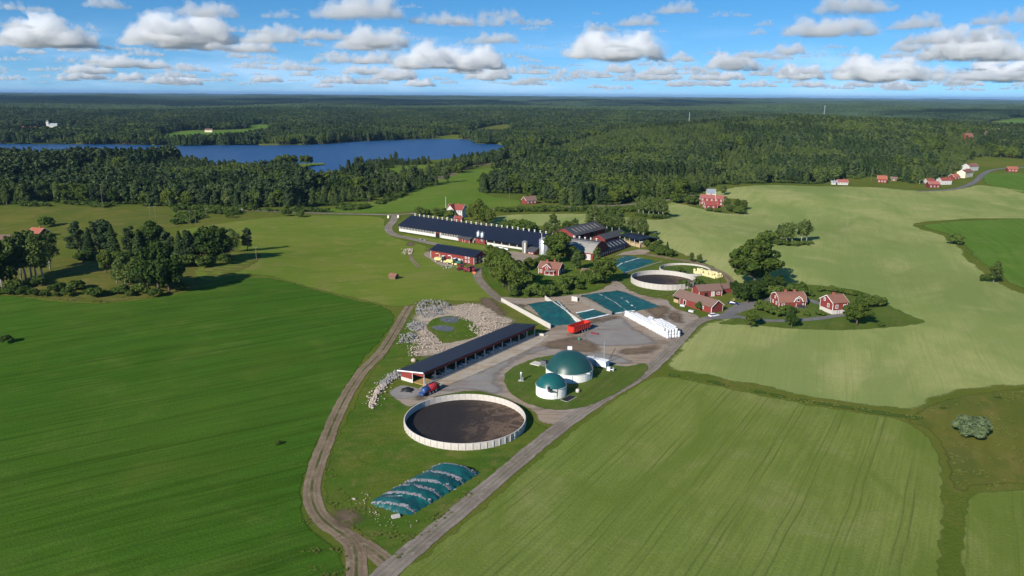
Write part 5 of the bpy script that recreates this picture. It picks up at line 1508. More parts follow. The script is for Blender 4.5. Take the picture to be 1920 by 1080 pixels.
def _ex_small(d, r, hw, hd):
    x0, y0 = -1.2, -r - .75
    MB().tube([(x0, y0, -.2), (x0, y0, hw + .4)], .05, 5).tube([(x0 + 1.9, y0 - .3, -.2), (x0 + 1.9, y0 - .3, hw + .3)], .05, 5).build('platform_leg', M['galvanised'], d)
    for z in (1.0, 1.75): MB().tube([(x0, y0, z), (x0 + 1.9, y0 - .3, z)], .05, 5).build('rung', M['galvanised'], d)
    MB().box(x0 - .1, x0 + 2.0, y0 - .35, y0 + .5, hw - .35, hw - .25).build('platform', M['steel_dark'], d)
    MB().box(x0 - .25, x0 + .1, y0 + .3, y0 + .6, hw - .1, hw + 1.2).build('agitator', M['steel_dark'], d)
    MB().box(x0 + .4, x0 + 1.1, y0 + .2, y0 + .7, hw - .2, hw + .3).build('motor', M['black_rubber'], d)
    MB().tube([(r * .32, -r * .98, 1.2), (r * .32, -r * 1.02, hw + .4), (r * .28, -r * .8, hw + 1.6), (r * .26, -r * .72, hw + 1.7)], .07, 6).build('gas_pipe', M['steel_dark'], d, True)
    MB().tube([(-r * .98, -r * .2, -.2), (-r * .98, -r * .2, hw + .3)], .09, 6).build('gas_pipe', M['galvanised'], d)
pb = Vector((19.2, 230.7 + 7.8, 0)); ps = Vector((12.4, 217.3 + 4.75, 0))
digester('large digester tank with dark green domed membrane and white wall', pb, 7.75, 2.95, 5.5, 'dome_green', _ex_big)
digester('small digester tank with teal dome and ladder, in front of the large one', ps, 4.75, 3.35, 3.4, 'dome_teal', _ex_small)

# ---------------------------------------------------------------- slurry tanks
def slurry_tank(label, c, r, hw, n, mat, level, fill=None, gap=.05, a_skip=()):
    t = thing('slurry_tank', label, 'tank', c)
    pm = MB(); da = 2 * math.pi / n
    t0, t1 = -da / 2 + gap / r / 2, da / 2 - gap / r / 2
    vs = []
    for z in (-.4, hw):
        for q, aa in ((r, t0), (r, t1), (r - .22, t1), (r - .22, t0)): vs.append((q * math.cos(aa), q * math.sin(aa), z))
    pm.add(vs, [(3, 2, 1, 0), (4, 5, 6, 7), (0, 1, 5, 4), (1, 2, 6, 5), (2, 3, 7, 6), (3, 0, 4, 7)])
    me = pm.mesh('wall_panel'); me.materials.append(M[mat])
    rib = MB().box(r - .0, r + .14, -.12, .12, -.4, hw - .08).mesh('rib'); rib.materials.append(M[mat])
    for i in range(n):
        link('wall_panel', me, None, t, (0, 0, 0), i * da)
        if gap < .1: link('rib', rib, None, t, (0, 0, 0), (i + .5) * da)
    MB().lathe([(r - .11, -.35), (r - .11, hw - .06)], n * 2).build('liner', M['concrete_dark'], t, True)
    MB().lathe([(r - .23, level), (r * .6, level + .02), (r * .25, level + .03), (0, level + .03)], 72).build('slurry', M[fill or 'slurry'], t, True)
    MB().lathe([(r + .03, hw), (r + .03, hw + .05), (r - .25, hw + .05), (r - .25, hw)], n * 2).build('coping', M['concrete_light'], t, True)
    return t
c1 = Vector((-12.9, 199.6, 0))
slurry_tank('wide round slurry tank with pale concrete wall in the foreground', c1, 17.1, 2.0, 56, 'concrete_light', .22)
slurry_tank('round slurry tank with tall grey concrete wall behind the tarped clamps', Vector((75.2, 369.0, 0)), 15.8, 2.9, 44, 'concrete', .7)
t3 = slurry_tank('old sunken slurry tank with grass inside, rearmost of the three tanks', Vector((91.5, 394.0, 0)), 13.2, 1.9, 36, 'concrete', .6)
g3 = MB(); nn_ = 40
vs = [(0, 0, .8)] 
for k in range(nn_):
    t = k * 2 * math.pi / nn_; q = 12.6 if math.cos(t) < .25 else 12.6 * max(.35, 1 - (math.cos(t) - .25) * .8)
    vs.append((math.cos(t) * q, math.sin(t) * q, .75))
g3.add(vs, [(0, 1 + k, 1 + (k + 1) % nn_) for k in range(nn_)]).build('grass_mat', M['leaf_bush'], t3, True)

# ---------------------------------------------------------------- the old barns
def dirp(p, ang, L): return Vector((p[0] + math.cos(ang) * L, p[1] + math.sin(ang) * L, 0))
# barn with rounded grey roof
GA = Vector((45.3, 420.4, 0)); u1 = rad(146)
gb = house('old_barn', 'old red barn with curved grey roof and white ridge vents behind the farmhouse', 'barn', dirp(GA, u1, 27), GA, 18.5, 4.4, 9.6, 'red_boards', 'eternit_grey', .5, barge=None, corner=None,
           prof=[(-9.25, 4.4), (-7.6, 6.3), (-5.6, 7.7), (-3.2, 8.8), (0, 9.5), (3.2, 8.8), (5.6, 7.7), (7.6, 6.3), (9.25, 4.4)],
           doors=[('f', 10.4, 0, 3.0, 2.9, 'white_paint', 'white_boards'), ('f', 5.0, 0, 1.4, 2.1, 'white_paint', 'dark_inside')], wins=[('r', -5.0, 1.2, 1.0, 1.1), ('r', -2.0, 1.2, 1.0, 1.1), ('r', 2.0, 1.2, 1.0, 1.1)])
roof_slab([(-3.7, 8.86), (0, 9.76), (3.7, 8.86)], -14.0, 14.0, .1).build('upper_roof', M['dark_grey_roof'], gb)
for i in range(7): link('ridge_vent', vm, None, gb, (-11.5 + i * 3.7, 0, 9.7))
# lower range running back from its gable
q0 = Vector((52.4, 430.0, 0))
b2 = house('old_barn', 'low red barn with black roof, row of skylights and white windows', 'barn', q0, dirp(q0, rad(54), 30), 11, 2.7, 5.6, 'red_boards', 'black_metal', .5, barge=None,
           wins=[('f', -13 + i * 2.6, 1.0, .8, .9) for i in range(10)])
for i in range(7):
    x = -12.5 + i * 4.0
    MB().extrx([(-4.6, 3.44), (-1.2, 5.23), (-1.2, 5.29), (-4.6, 3.50)], x, x + 1.0).build('skylight', M['eternit_grey'], b2)
q0 = Vector((39.0, 467.0, 0))
b3 = house('old_barn', 'tall red barn with dark roof and skylights behind the curved roof barn', 'barn', q0, dirp(q0, rad(52), 36), 17, 5.0, 8.6, 'red_boards', 'dark_grey_roof', .6, barge=None, doors=[('f', 1, 2.2, 3.5, 2.4, 'red_boards', 'dark_inside'), ('f', -10, 2.2, 3.0, 2.4, 'red_boards', 'dark_inside')])
for i in range(7):
    x = -13 + i * 4.3
    MB().extrx([(-6.6, 6.03), (-2.2, 7.89), (-2.2, 7.96), (-6.6, 6.10)], x, x + .9).build('skylight', M['eternit_grey'], b3)
q0 = Vector((57.5, 466.0, 0))
house('old_barn', 'low black roofed link between the old barns', 'barn', q0, dirp(q0, rad(52), 26), 9, 2.6, 4.8, 'red_boards_dark', 'dark_grey_roof', .5, barge=None, corner=None)
# open shed at the end
q0, q1 = Vector((66.8, 468.0, 0)), Vector((76.5, 452.0, 0))
lc, rz5, L5 = frame_at(q0, q1, 15)
os_ = thing('open_shed', 'open shed with black roof and timber posts at the end of the barns', 'shed', lc, rz5)
roof_slab([(-8.0, 4.6), (0, 5.6), (8.0, 4.2)], -L5 / 2 - .5, L5 / 2 + .5).build('roof', M['black_metal'], os_)
for i in range(5): MB().box(-.12, .12, -.12, .12, -.3, 4.4).build('post', M['white_boards'], os_, False, (-L5 / 2 + i * L5 / 4, -7.3, 0))
for i in range(3): MB().box(-.12, .12, -.12, .12, -.3, 4.3).build('post', M['white_boards'], os_, False, (-L5 / 2 + i * L5 / 2, 7.3, 0))
MB().box(-L5 / 2, L5 / 2, 7.4, 7.6, -.3, 4.2).build('back_wall', M['brown_boards'], os_)
MB().box(L5 / 2 - .1, L5 / 2 + .1, -7.5, -2, 2.9, 3.6).build('sign_board', M['white_paint'], os_)
MB().box(-L5 / 2 + .5, L5 / 2 - .5, -6.5, 7, -.2, 1.6).build('hay_store', M['hay_pile'], os_)

# ---------------------------------------------------------------- houses
def chim2(x): return (x, .4, .9)
a, b = G(1009.5, 513), G(1047.5, 517)
fh = house('farmhouse', 'red farmhouse with tiled roof, front gable and veranda among garden trees', 'house', a, b, 8.2, 3.4, 5.9, 'red_boards', 'clay_tiles', .45, chim=[(-2.6, .6, 1.0), (1.6, .6, 1.2)],
           wins=[('f', -4.2, 1.0, .9, 1.2), ('r', -1.8, 1.0, .9, 1.2), ('r', 1.8, 1.0, .9, 1.2)])
MB().extr([(-2.7, 2.6), (1.3, 2.6), (1.3, 3.9), (-.7, 5.4), (-2.7, 3.9)], -4.9, -1.0).build('front_gable', M['red_boards'], fh)
for s in (-1, 1):
    MB().extr([(-.7, 5.55), (-.7, 5.75), (-.7 + s * 2.4, 3.9), (-.7 + s * 2.4, 3.7)], -5.2, 0.2).build('gable_roof', M['clay_tiles'], fh)
    MB().extr([(-.7, 5.5), (-.7, 5.8), (-.7 + s * 2.45, 3.92), (-.7 + s * 2.45, 3.62)], -5.3, -5.21).build('barge_board', M['white_paint'], fh)
MB().box(-1.3, -.1, -5.0, -4.9, 3.0, 4.3).build('window', M['white_paint'], fh)
MB().box(-1.15, -.25, -5.03, -4.99, 3.15, 4.15).build('pane', M['dark_glass'], fh)
MB().box(-1.4, 3.6, -6.2, -4.1, -.2, .25).build('veranda_floor', M['concrete'], fh)
MB().extrx([(-6.3, 2.1), (-4.1, 2.5), (-4.1, 2.6), (-6.3, 2.2)], -1.5, 3.8).build('veranda_roof', M['eternit_grey'], fh)
for x in (-1.3, 1.1, 3.5): MB().box(x - .07, x + .07, -6.15, -6.0, .2, 2.1).build('veranda_post', M['white_paint'], fh)
a, b = G(1089, 519), G(1111, 521)
house('garden_shed', 'small weathered garden house with brown tiled roof right of the farmhouse', 'shed', a, b, 5.0, 2.4, 3.9, 'brown_boards', 'old_tiles', .4, wins=[('f', -1.6, .9, .8, .9)], barge=None)
a, b = (-49.5, 574.0, 0), (-38.0, 569.5, 0)
wh = house('white_house', 'white two storey house with red tiled roof behind the long barn', 'house', a, b, 9.0, 6.2, 9.4, 'white_boards', 'red_tiles', .5, chim=[(1, .5, 1.0)],
           wins=[('f', t, z, .9, 1.3) for t in (3.2, 5.0) for z in (1.1, 3.9)] + [('r', t, z, .9, 1.3) for t in (-2.2, 2.2) for z in (1.1, 3.9)])
MB().extr([(-5.6, -.3), (.4, -.3), (.4, 6.2), (-2.6, 9.6), (-5.6, 6.2)], -6.9, -.5).build('front_wing', M['white_boards'], wh)
for s in (-1, 1): MB().extr([(-2.6, 9.7), (-2.6, 9.95), (-2.6 + s * 3.5, 5.95), (-2.6 + s * 3.5, 5.7)], -7.3, .3).build('wing_roof', M['red_tiles'], wh)
for t in (-4.2, -1.1):
    for z in (1.1, 3.9):
        o = MB().box(t - .55, t + .55, -6.96, -6.9, z - .1, z + 1.4).build('window', M['white_paint'], wh); MB().box(t - .42, t + .42, -6.98, -6.955, z, z + 1.3).build('pane', M['dark_glass'], o)
a, b = (-43.0, 557.0, 0), (-37.5, 554.8, 0)
house('outhouse', 'little red outhouse in front of the white house', 'shed', a, b, 4.0, 2.3, 3.6, 'red_boards', 'red_tiles', .3)

# twin red barns by the forecourt
a = Vector((73.2, 333.0, 0)); b = Vector((85.4, 314.2, 0))
tb = house('red_barn', 'long red barn with old brown tiled roof beside the forecourt', 'barn', a, b, 7.0, 3.0, 5.3, 'red_boards', 'old_tiles', .45,
           doors=[('f', -4.6, 0, 1.3, 2.2, 'white_paint', 'dark_inside')], wins=[('f', 6.2, 1.0, .8, 1.0)])
MB().box(-11.25, -7.4, -3.62, -3.48, .2, 2.7).build('cart_opening', M['dark_inside'], tb)  # dark box on the wall, painted as the shade within the opening
MB().box(-11.2, -8.2, -3.66, -3.60, -.2, 1.5).build('straw_heap', M['hay_pile'], tb)
MB().box(-7.5, -7.3, -3.7, -3.5, -.2, 2.9).build('post', M['white_boards'], tb)
a, b = Vector((86.3, 340.6, 0)), Vector((97.6, 343.4, 0))
house('red_barn', 'red outbuilding with grey brown tiled roof behind the long red barn', 'barn', a, b, 7.0, 2.9, 5.0, 'red_boards', 'old_tiles', .4,
      doors=[('f', 1.2, 0, 1.3, 2.3, 'white_paint', 'white_boards'), ('f', -2.2, 0, 1.8, 2.0, 'red_boards', 'dark_inside')], wins=[('f', 4.0, 1.0, 1.3, .9)], barge=None)
a, b = Vector((98.6, 347.0, 0)), Vector((104.0, 349.0, 0))
house('red_shed', 'small red shed at the right end of the grey brown roofed outbuilding', 'shed', a, b, 5.5, 2.4, 3.9, 'red_boards', 'old_tiles', .35, barge=None)

# cottages
a, b = G(1460, 577), G(1510, 574.5)
c1h = house('cottage', 'left red cottage with two chimneys, rounded mansard roof and white gable trim', 'house', a, b, 8.0, 2.7, 5.6, 'red_boards', 'clay_tiles', .35,
            prof=[(-4.0, 2.7), (-3.1, 4.4), (-1.6, 5.3), (0, 5.8), (1.6, 5.3), (3.1, 4.4), (4.0, 2.7)], chim=[(-1.6, .2, .8), (2.6, .2, .8)],
            wins=[('l', -1.6, .9, .9, 1.1), ('l', 1.6, .9, .9, 1.1), ('l', 0, 3.3, .8, .9), ('f', 4.6, .9, 1.0, 1.2), ('f', -4.2, .9, 1.0, 1.2)])
MB().extr([(.1, -.2), (3.9, -.2), (3.9, 2.6), (3.2, 4.1), (2.0, 4.9), (.8, 4.1), (.1, 2.6)], -5.2, -2.0).build('front_gable', M['red_boards'], c1h)
for s in (-1, 1):
    MB().extr([(2.0, 5.0), (2.0, 5.2), (2.0 + s * 1.35, 4.3), (2.0 + s * 2.3, 2.7), (2.0 + s * 2.1, 2.6), (2.0 + s * 1.2, 4.15)], -5.5, -1.0).build('gable_roof', M['clay_tiles'], c1h)
    MB().extr([(2.0, 4.95), (2.0, 5.22), (2.0 + s * 1.4, 4.32), (2.0 + s * 2.35, 2.7), (2.0 + s * 2.05, 2.6), (2.0 + s * 1.15, 4.1)], -5.6, -5.51).build('barge_board', M['white_paint'], c1h)
o = MB().box(1.3, 2.7, -5.27, -5.21, 2.7, 4.2).build('window', M['white_paint'], c1h); MB().box(1.42, 2.58, -5.29, -5.265, 2.85, 4.0).build('pane', M['dark_glass'], o)
MB().box(.4, 3.6, -6.6, -5.3, -.1, .3).build('porch', M['concrete'], c1h)
for x in (.5, 3.4): MB().box(x, x + .12, -6.5, -6.38, .3, 2.3).build('porch_post', M['white_paint'], c1h)
a, b = G(1560, 590), G(1587.5, 587)
house('cottage', 'right red cottage on a pale stone basement with one chimney', 'house', a, b, 8.2, 5.0, 7.4, 'red_boards', 'clay_tiles', .4, found=1.7, foundmat='concrete_light', chim=[(-.4, .3, .9)],
      wins=[('f', -1.7, 2.6, 1.0, 1.3), ('f', 2.2, 2.6, 1.0, 1.3), ('l', -1.2, 2.6, 1.0, 1.3), ('l', 1.4, 4.8, .8, 1.1), ('f', 2.6, .4, .8, .8)], doors=[('f', -.6, 0, 1.0, 1.7, 'plastic_green', 'plastic_green')])

# farmhouse with the long pink roof
a, b = G(1312, 383.5), G(1356, 387)
house('farmhouse', 'two storey red farmhouse with long pink red roof at the wood edge', 'house', a, b, 10, 6.0, 8.2, 'red_boards', 'pink_sheet', .5, chim=[(-2, .4, .9)],
      wins=[('f', t, z, .9, 1.2) for t in (-8, -4, 0, 4, 8) for z in (1.0, 3.9)])
a, b = G(1322, 391.5), G(1345, 391.5)
house('cottage', 'small red cottage in front of the pink roofed farmhouse', 'house', a, b, 7, 3.0, 5.8, 'red_boards', 'red_tiles', .4, chim=[(2.2, .3, .9)], wins=[('l', -1.5, .9, .9, 1.1), ('l', 1.5, .9, .9, 1.1), ('l', 0, 3.2, .8, .9), ('f', -2.5, .9, .9, 1.1), ('f', 1.8, .9, .9, 1.1)])
a, b = G(1326, 373), G(1341, 373)
house('metal_shed', 'pale blue grey shed roof peeping over the pink roofed farmhouse', 'shed', a, b, 9, 5.2, 8.2, 'white_boards', 'galvanised', .4, barge=None)

# village and scattered houses (survey points: front left, front right, then depth, eave, ridge, materials)
VIL = [
 ('small white outbuilding leftmost in the far village row', (1559, 346), (1567, 346.3), 5, 2.6, 4.0, 'white_boards', 'galvanised', 1, 0),
 ('pink roofed bungalow beside the leftmost white outbuilding', (1571, 346.5), (1590, 347), 8, 3.0, 5.4, 'white_boards', 'pink_sheet', 4, 1),
 ('red gabled village house beside a tall pole', (1645, 342.5), (1662, 343), 8, 4.0, 7.4, 'red_boards', 'bright_tiles', 3, 1),
 ('little grey shed right of the red gabled village house', (1670, 339.5), (1681, 340), 5, 2.8, 4.6, 'brown_boards', 'old_tiles', 1, 0),
 ('dark red house nearest the field in the far village', (1742, 352.5), (1762, 352.5), 8, 4.0, 6.5, 'red_boards_dark', 'pink_sheet', 3, 1),
 ('red roofed low house behind the dark red village house', (1738, 344.5), (1752, 344), 7, 3.0, 5.0, 'white_boards', 'red_tiles', 3, 1),
 ('white village house with red hipped looking roof', (1765, 346.5), (1784, 346), 9, 4.4, 6.8, 'white_boards', 'red_tiles', 4, 1),
 ('orange roofed village house behind the white one', (1789, 337), (1800, 336.5), 8, 3.0, 6.0, 'red_boards', 'bright_tiles', 2, 1),
 ('cream two storey house beside the village road', (1809, 334), (1824, 331), 9, 6.0, 8.8, 'cream_boards', 'clay_tiles', 3, 1),
 ('white house with red roof highest along the village road', (1817, 321), (1834, 319.5), 10, 5.5, 8.5, 'white_boards', 'clay_tiles', 3, 1),
 ('red roofed house at the far right beyond the village road', (1890, 322), (1908, 322.5), 9, 3.5, 6.0, 'red_boards', 'bright_tiles', 3, 1),
 ('orange roofed cottage behind the birches at the left edge', (53, 446), (74, 447), 8, 3.2, 5.8, 'red_boards', 'bright_tiles', 3, 1),
 ('dark red barn at the left edge of the picture', (-14, 459), (22, 457), 9, 3.0, 5.0, 'red_boards_dark', 'old_tiles', 2, 0),
 ('red farmhouse under trees at the wood edge behind the white house', (987, 383), (1006, 382), 8, 3.0, 6.0, 'red_boards', 'old_tiles', 3, 1),
 ('white house with red roof on the near lake shore', (166, 298), (186, 298), 10, 6, 11, 'white_boards', 'clay_tiles', 3, 1),
 ('dark red house left of the white lake shore house', (142, 303), (160, 303), 10, 5, 9, 'red_boards_dark', 'old_tiles', 3, 0),
 ('long red barn beyond the lake at the far left', (30, 244.5), (68, 244.5), 14, 5, 9, 'red_boards_dark', 'red_tiles', 0, 0),
 ('small house beside the far green field beyond the lake', (384, 248), (398, 248), 9, 5, 8, 'cream_boards', 'old_tiles', 0, 0),
 ('red house right of the far church', (150, 241), (158, 241), 10, 6, 10, 'red_boards', 'red_tiles', 0, 0),
 ('first far red roofed house among woods at the right', (1812, 265), (1825, 265), 10, 7, 13, 'red_boards', 'clay_tiles', 0, 0),
 ('second far house among woods at the right', (1846, 262), (1856, 262), 10, 8, 14, 'cream_boards', 'old_tiles', 0, 0),
 ('long pale far building among woods near the right edge', (1858, 258), (1878, 257.5), 12, 10, 15, 'white_boards', 'eternit_grey', 0, 0),
]
for lab, qa, qb, D, e, rg, wm, rm, nw, ch in VIL:
    a, b = G(*qa), G(*qb); L = (b - a).length
    house('village_house' if e < 6.5 and D < 12 else 'far_house', lab, 'house', a, b, D, e, rg, wm, rm, .4, chim=[(L * .15, .3, .9)] if ch else (), wins=[('f', -L / 2 + (i + .5) * L / nw, 1.0, 1.0, 1.2) for i in range(nw)], barge='white_paint' if nw else None, corner=None)
# church beyond the lake
p = G(96, 239)
CH = thing('church', 'white church with a square tower beyond the lake', 'church', p, 0.15); CH.scale = (.68, .68, .62)
MB().extrx([(-6, -1), (6, -1), (6, 9), (0, 17), (-6, 9)], -6, 24).build('nave', M['white_boards'], CH)
MB().box(-15, -6.02, -5, 5, -1, 24).build('tower', M['white_boards'], CH)
MB().add([(-15.5, -5.5, 24), (-5.5, -5.5, 24), (-5.5, 5.5, 24), (-15.5, 5.5, 24), (-10.5, 0, 31)], [(0, 1, 4), (1, 2, 4), (2, 3, 4), (3, 0, 4), (3, 2, 1, 0)]).build('spire', M['galvanised_dark'], CH)
roof_slab([(-6.6, 8.7), (0, 17.4), (6.6, 8.7)], -6, 24.5).build('roof', M['galvanised'], CH)
# ---------------------------------------------------------------- silage clamps
def bil(c, s, t):
    """point in the quad near-left, near-right, far-right, far-left"""
    (a, b, d, e) = c
    return (a * (1 - s) + b * s) * (1 - t) + (e * (1 - s) + d * s) * t

def tarp(root, name, cs, hf, mat, ns=40, nt_=60, wob=.18, seed=0):
    rng = np.random.default_rng(seed)
    W = _Waves(seed + 50, 10, 2.5, 9)
    c0 = root.location
    V = []
    for j in range(nt_ + 1):
        for i in range(ns + 1):
            s, t = i / ns, j / nt_
            p = bil(cs, s, t)
            z = hf(s, t) ; rim = min(1.0, 6 * min(s, 1 - s, t, 1 - t))
            z += wob * float(W(p.x, p.y)) * rim * .6
            p = p + Vector((math.sin(j * .9 + seed) * .25, math.cos(i * 1.1 + seed) * .25, 0)) * (1 - rim)
            V.append((p.x - c0.x, p.y - c0.y, max(z, .02) + .06))
    F = [(j * (ns + 1) + i, j * (ns + 1) + i + 1, (j + 1) * (ns + 1) + i + 1, (j + 1) * (ns + 1) + i) for j in range(nt_) for i in range(ns)]
    return link(name, mesh_np(name, V, F, True), M[mat], root)

def bag_row(root, cs, hf, s0, t0, s1, t1, w, n=26, mat='sand_bag', lift=.16, seed=0):
    """a band of gravel bags lying over the sheet from (s0, t0) to (s1, t1)"""
    rng = np.random.default_rng(seed); mb = MB(); c0 = root.location
    for k in range(n):
        f = (k + .5) / n
        s, t = s0 + (s1 - s0) * f + rng.uniform(-.006, .006), t0 + (t1 - t0) * f + rng.uniform(-.006, .006)
        p = bil(cs, min(max(s, 0), 1), min(max(t, 0), 1)); q = bil(cs, s0 + (s1 - s0) * (f + .01), t0 + (t1 - t0) * (f + .01))
        z = hf(min(max(s, 0), 1), min(max(t, 0), 1)); zq = hf(min(max(s0 + (s1 - s0) * (f + .01), 0), 1), min(max(t0 + (t1 - t0) * (f + .01), 0), 1))
        d = Vector((q.x - p.x, q.y - p.y, zq - z)); L = (bil(cs, s1, t1) - bil(cs, s0, t0)).length / n
        d = d.normalized() if d.length > 1e-6 else Vector((1, 0, 0))
        side = Vector((-d.y, d.x, 0)).normalized(); up = d.cross(side) * -1
        up = Vector((0, 0, 1)) if up.z < .2 else up
        c = Vector((p.x - c0.x, p.y - c0.y, z + .06))
        vs = []
        for a, b, h in ((-1, -1, 0), (1, -1, 0), (1, 1, 0), (-1, 1, 0), (-.7, -.6, 1), (.7, -.6, 1), (.7, .6, 1), (-.7, .6, 1)):
            vs.append(c + d * a * L * .62 + side * b * w / 2 * rng.uniform(.85, 1.15) + Vector((0, 0, h * lift * rng.uniform(.8, 1.2) - .04)))
        mb.add(vs, [(3, 2, 1, 0), (4, 5, 6, 7), (0, 1, 5, 4), (1, 2, 6, 5), (2, 3, 7, 6), (3, 0, 4, 7)])
    return mb.build('gravel_bag_row', M[mat], root)

# foreground mound
cs = [G(685, 943), G(768, 971), G(903, 886), G(822, 872)]
def hD(s, t):
    e = max(0.0, 1 - abs(2 * s - 1) ** 2.6); f = min(1, t / .10) ** .6 * min(1, (1 - t) / .10) ** .6
    return 2.1 * e ** .8 * f * (1 + .10 * math.sin(t * 21 + 1))
cen = (cs[0] + cs[2]) / 2
TM = thing('silage_clamp', 'rounded silage mound under teal tarps with grey bag rows in the foreground', 'silage clamp', (cen.x, cen.y, 0))
tarp(TM, 'tarp', cs, hD, 'tarp', 36, 90, .12, 3)
for k, (t0, t1, w) in enumerate(((.02, .10, 1.2), (.20, .30, 1.3), (.34, .44, 1.6), (.50, .58, 1.6), (.72, .74, 1.6), (.90, .93, 1.3))):
    bag_row(TM, cs, hD, 0.0, t0, 1.0, t1, w, 34, lift=.10, seed=k)
bag_row(TM, cs, hD, .25, .12, .5, .20, .12, 8, 'plastic_white', .05, 9)
MB().box(-.9, .9, -.5, .5, 0, .5).build('rubble_block', M['concrete'], TM, False, tuple(G(742, 970) - TM.location), .4)
# side clamps with concrete walls
def wall_px(root, a, b, h0, h1, th, mat, n=10, name='wall_panel'):
    a, b = G(*a), G(*b); d = (b - a).xy; L = d.length; rz = math.atan2(d.y, d.x)
    for k in range(n):
        x0, x1 = L * k / n + .02, L * (k + 1) / n - .02
        za, zb_ = h0 + (h1 - h0) * k / n, h0 + (h1 - h0) * (k + 1) / n
        m_ = MB(); m_.extr([(x0, -.3), (x1, -.3), (x1, zb_), (x0, za)], -th / 2, th / 2)
        m_.build(name, M[mat], root, False, (a.x - root.location.x, a.y - root.location.y, 0), rz)
cs = [G(1027, 613), G(1085, 607), G(1043, 567), G(988, 573)]
def hA(s, t): return (1.6 * min(1, t / .45) ** 1.2 + .15) * (1 - .25 * abs(2 * s - 1) ** 2) * (1 if t < .93 else (1 - t) / .07)
cl = thing('silage_clamp', 'teal tarped silage clamp between concrete walls behind the red trailer', 'silage clamp', (bil(cs, .5, .5).x, bil(cs, .5, .5).y, 0))
tarp(cl, 'tarp', cs, hA, 'tarp', 24, 50, .14, 5)
wall_px(cl, (1032, 617), (940, 565), 2.1, 1.7, .35, 'concrete_light', 16)
wall_px(cl, (1090, 609), (1022, 562), 1.7, 1.9, .35, 'concrete_light', 14)
bag_row(cl, cs, hA, .02, .98, .98, .98, .8, 16, 'plastic_white', .12, 4)
bag_row(cl, cs, hA, .97, .05, .97, .95, .5, 30, 'plastic_white', .1, 6)
cs = [G(1150, 590), G(1240, 576), G(1166, 547), G(1088, 557)]
def hB(s, t): return (1.3 * min(1, t / .4) + .1) * min(1, (1 - s) / .2 + .25) * (1 if t < .95 else (1 - t) / .05)
cl = thing('silage_clamp', 'wide worn teal tarped clamp with a dark stained wall behind the white bales', 'silage clamp', (bil(cs, .5, .5).x, bil(cs, .5, .5).y, 0))
tarp(cl, 'tarp', cs, hB, 'tarp_worn', 40, 50, .16, 7)
wall_px(cl, (1147, 592), (1083, 563), 1.9, 2.2, .4, 'concrete_dark', 10)
wall_px(cl, (1083, 566), (1072, 564), 2.2, 2.2, .5, 'concrete_light', 2, 'end_block')
bag_row(cl, cs, hB, .30, .05, .36, .9, .4, 24, 'sand_bag', .12, 8)
bag_row(cl, cs, hB, .52, .1, .60, .55, .25, 14, 'plastic_white', .08, 9)
bag_row(cl, cs, hB, .02, .99, .98, .99, .6, 26, 'plastic_white', .1, 10)
bag_row(cl, cs, hB, .05, .02, .45, .02, .7, 16, 'plastic_white', .14, 11)
cs = [G(1094, 603), G(1142, 592), G(1112, 582), G(1080, 589)]
cl = thing('silage_clamp', 'low remnant of teal tarp with white edges between the two tarped clamps', 'silage clamp', (bil(cs, .5, .5).x, bil(cs, .5, .5).y, 0))
hE = lambda s, t: .5
tarp(cl, 'tarp', cs, hE, 'tarp', 14, 14, .15, 12)
bag_row(cl, cs, hE, 0, .02, 1, .02, 1.0, 16, 'plastic_white', .2, 13)
bag_row(cl, cs, hE, 0, .98, 1, .98, .9, 14, 'plastic_white', .2, 14)
cs = [G(1142, 489), G(1170, 512), G(1240, 489), G(1172, 477.5)]
def hC(s, t): return 1.3 * min(1, 5 * min(s, 1 - s, t + .02, 1 - t + .02)) + .1
cl = thing('silage_clamp', 'teal tarped clamp in front of the old red barns', 'silage clamp', (bil(cs, .5, .5).x, bil(cs, .5, .5).y, 0))
tarp(cl, 'tarp', cs, hC, 'tarp_worn', 40, 50, .15, 15)
bag_row(cl, cs, hC, .52, .02, .52, .98, .5, 30, 'plastic_white', .12, 16)
bag_row(cl, cs, hC, .2, .02, .2, .6, .3, 20, 'sand_bag', .12, 17)
bag_row(cl, cs, hC, .02, .4, .02, 1.0, .4, 20, 'plastic_white', .12, 18)
wall_px(cl, (1170, 514), (1242, 490), 1.0, 1.0, .3, 'concrete', 12)

